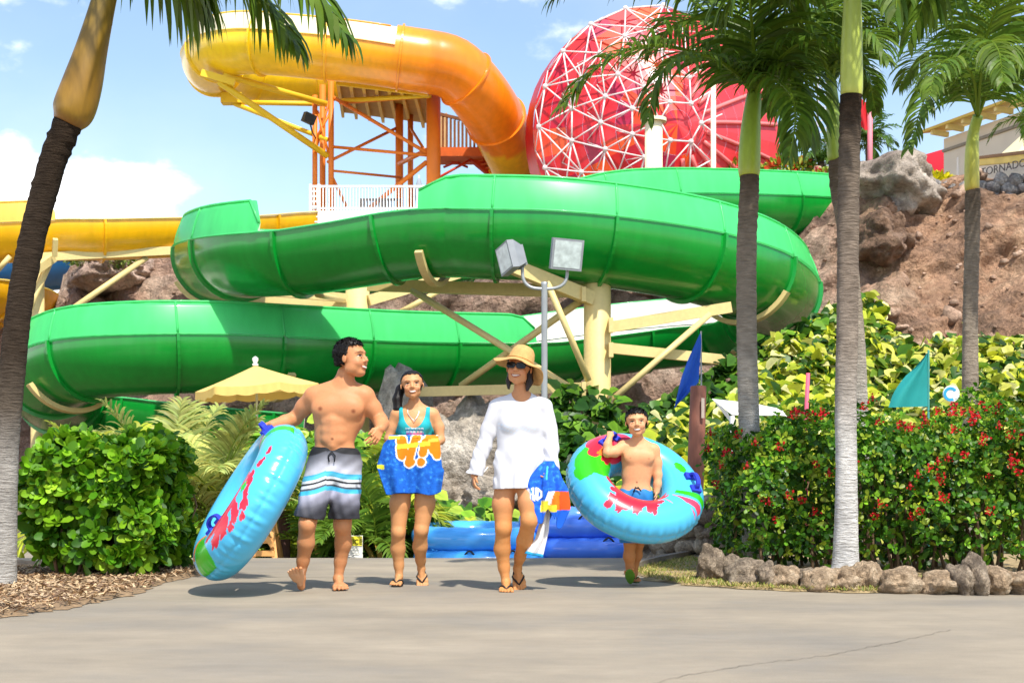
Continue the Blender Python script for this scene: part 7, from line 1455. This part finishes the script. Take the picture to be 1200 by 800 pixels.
a_ = fr_ & (px > 637 + (588 - py) * .35) & (py > 574 + (px - 640) * .02) & (py < 596); C[a_] = lin('ee7a1a'); C[a_ & (px < 645 + (588 - py) * .3)] = lin('f1efe6'); C[fr_ & (py > 590) & (px > 633) & (px < 652) & (py < 598)] = lin('f0dc3a'); C[fr_ & (py > 585) & (px > 634) & (px < 642)] = lin('e6d23a'); C[a_ & (px > 655)] = lin('e2531a'); C[fr_ & (py > 598)] = lin('1a5fd0')
strokes(C, np.where(fr_, px, -99), py, [(619, 572, 621, 583, 1.3), (624, 571, 625, 584, 1.3), (620, 578, 625, 577, .8), (629, 571, 629, 584, 1.4), (629, 571, 634, 575, 1.3), (634, 575, 634, 580, 1.2), (634, 580, 629, 584, 1.3)], 0, WH); strokes(C, np.where(fr_, px, -99), py, [(641, 546, 640, 560, 1.0)], 0, lin('49c4e8'))
idx = np.arange(NU * NV).reshape(NV, NU); r = np.roll(idx, -1, 1); Fc = np.stack([idx[:-1], r[:-1], r[1:], idx[1:]], -1).reshape(-1, 4)
tw = person_sheet(wm, 'towel', 'bunched blue and orange towel with white underside held at the side of the woman', V.reshape(-1, 3), Fc, C.reshape(-1, 3), .006, None)
NU, NV = 40, 50; V = np.zeros((NV, NU, 3)); C = np.tile(np.array(lin('e4e1e0')), (NV, NU, 1))
for j in range(NV):
    v = j / (NV - 1)
    for i in range(NU):
        u = i / (NU - 1); xl = np.interp(v, [0, .3, .7, 1], [632, 633, 627, 615]); xr = np.interp(v, [0, .5, 1], [645, 643, 636]); py = np.interp(v, [0, 1], [590, 647 + 4 * u]) ; V[j, i] = X(xl + (xr - xl) * u, py, -8 + 2.6 * math.sin(u * 9 + v * 2) + 2 * v)
        if v > .955: C[j, i] = lin('2fa6d6')
        elif 0.55 < u < .66: C[j, i] = lin('c9c6c8')
idx = np.arange(NU * NV).reshape(NV, NU); Fc = np.stack([idx[:-1, :-1], idx[:-1, 1:], idx[1:, 1:], idx[1:, :-1]], -1).reshape(-1, 4)
o = mk('white_tail', wm.world(V.reshape(-1, 3)), Fc, MATS['terry_cloth'], tw, C.reshape(-1, 3)); o.modifiers.new('thick', 'SOLIDIFY').thickness = .006
# labels for the setting and the masses
for o in list(COL.objects):
    if o.parent is None and o.get('kind'):
        lb = {'ground': ('bare brown earth beyond the paving', 'ground'), 'pavement': ('wide pale tan concrete walkway with hairline cracks in the foreground', 'pavement'), 'mulch_bed': ('brown mulch bed under the left hedge', 'ground'), 'mulch_chips': ('loose wood chips strewn over the left bed', 'mulch'),
              'planting_bed': ('soil bed behind the border stones on the right', 'ground'), 'grass': ('thin dry grass along the border stones', 'grass'), 'kerb': ('low dark kerb beside the grass strip right of the boy', 'kerb'), 'hillside': ('rocky brown hillside behind the green slide', 'hill'), 'plateau': ('level ground on top of the hillside', 'ground'),
              'dark_undergrowth': ('dark green undergrowth below the bend of the green slide', 'undergrowth'), 'green_undergrowth': ('dense green plants along the far edge of the walkway', 'undergrowth')}.get(o.name.split('.')[0])
        if o.name.startswith('variegated_ground_cover'): lb = ('yellow-green variegated climbing leaves covering the slope under the brown hill', 'ground cover') if '.' not in o.name else ('broad yellow-green leaves behind the boy and the brown post', 'ground cover')
        if lb: o['label'], o['category'] = lb
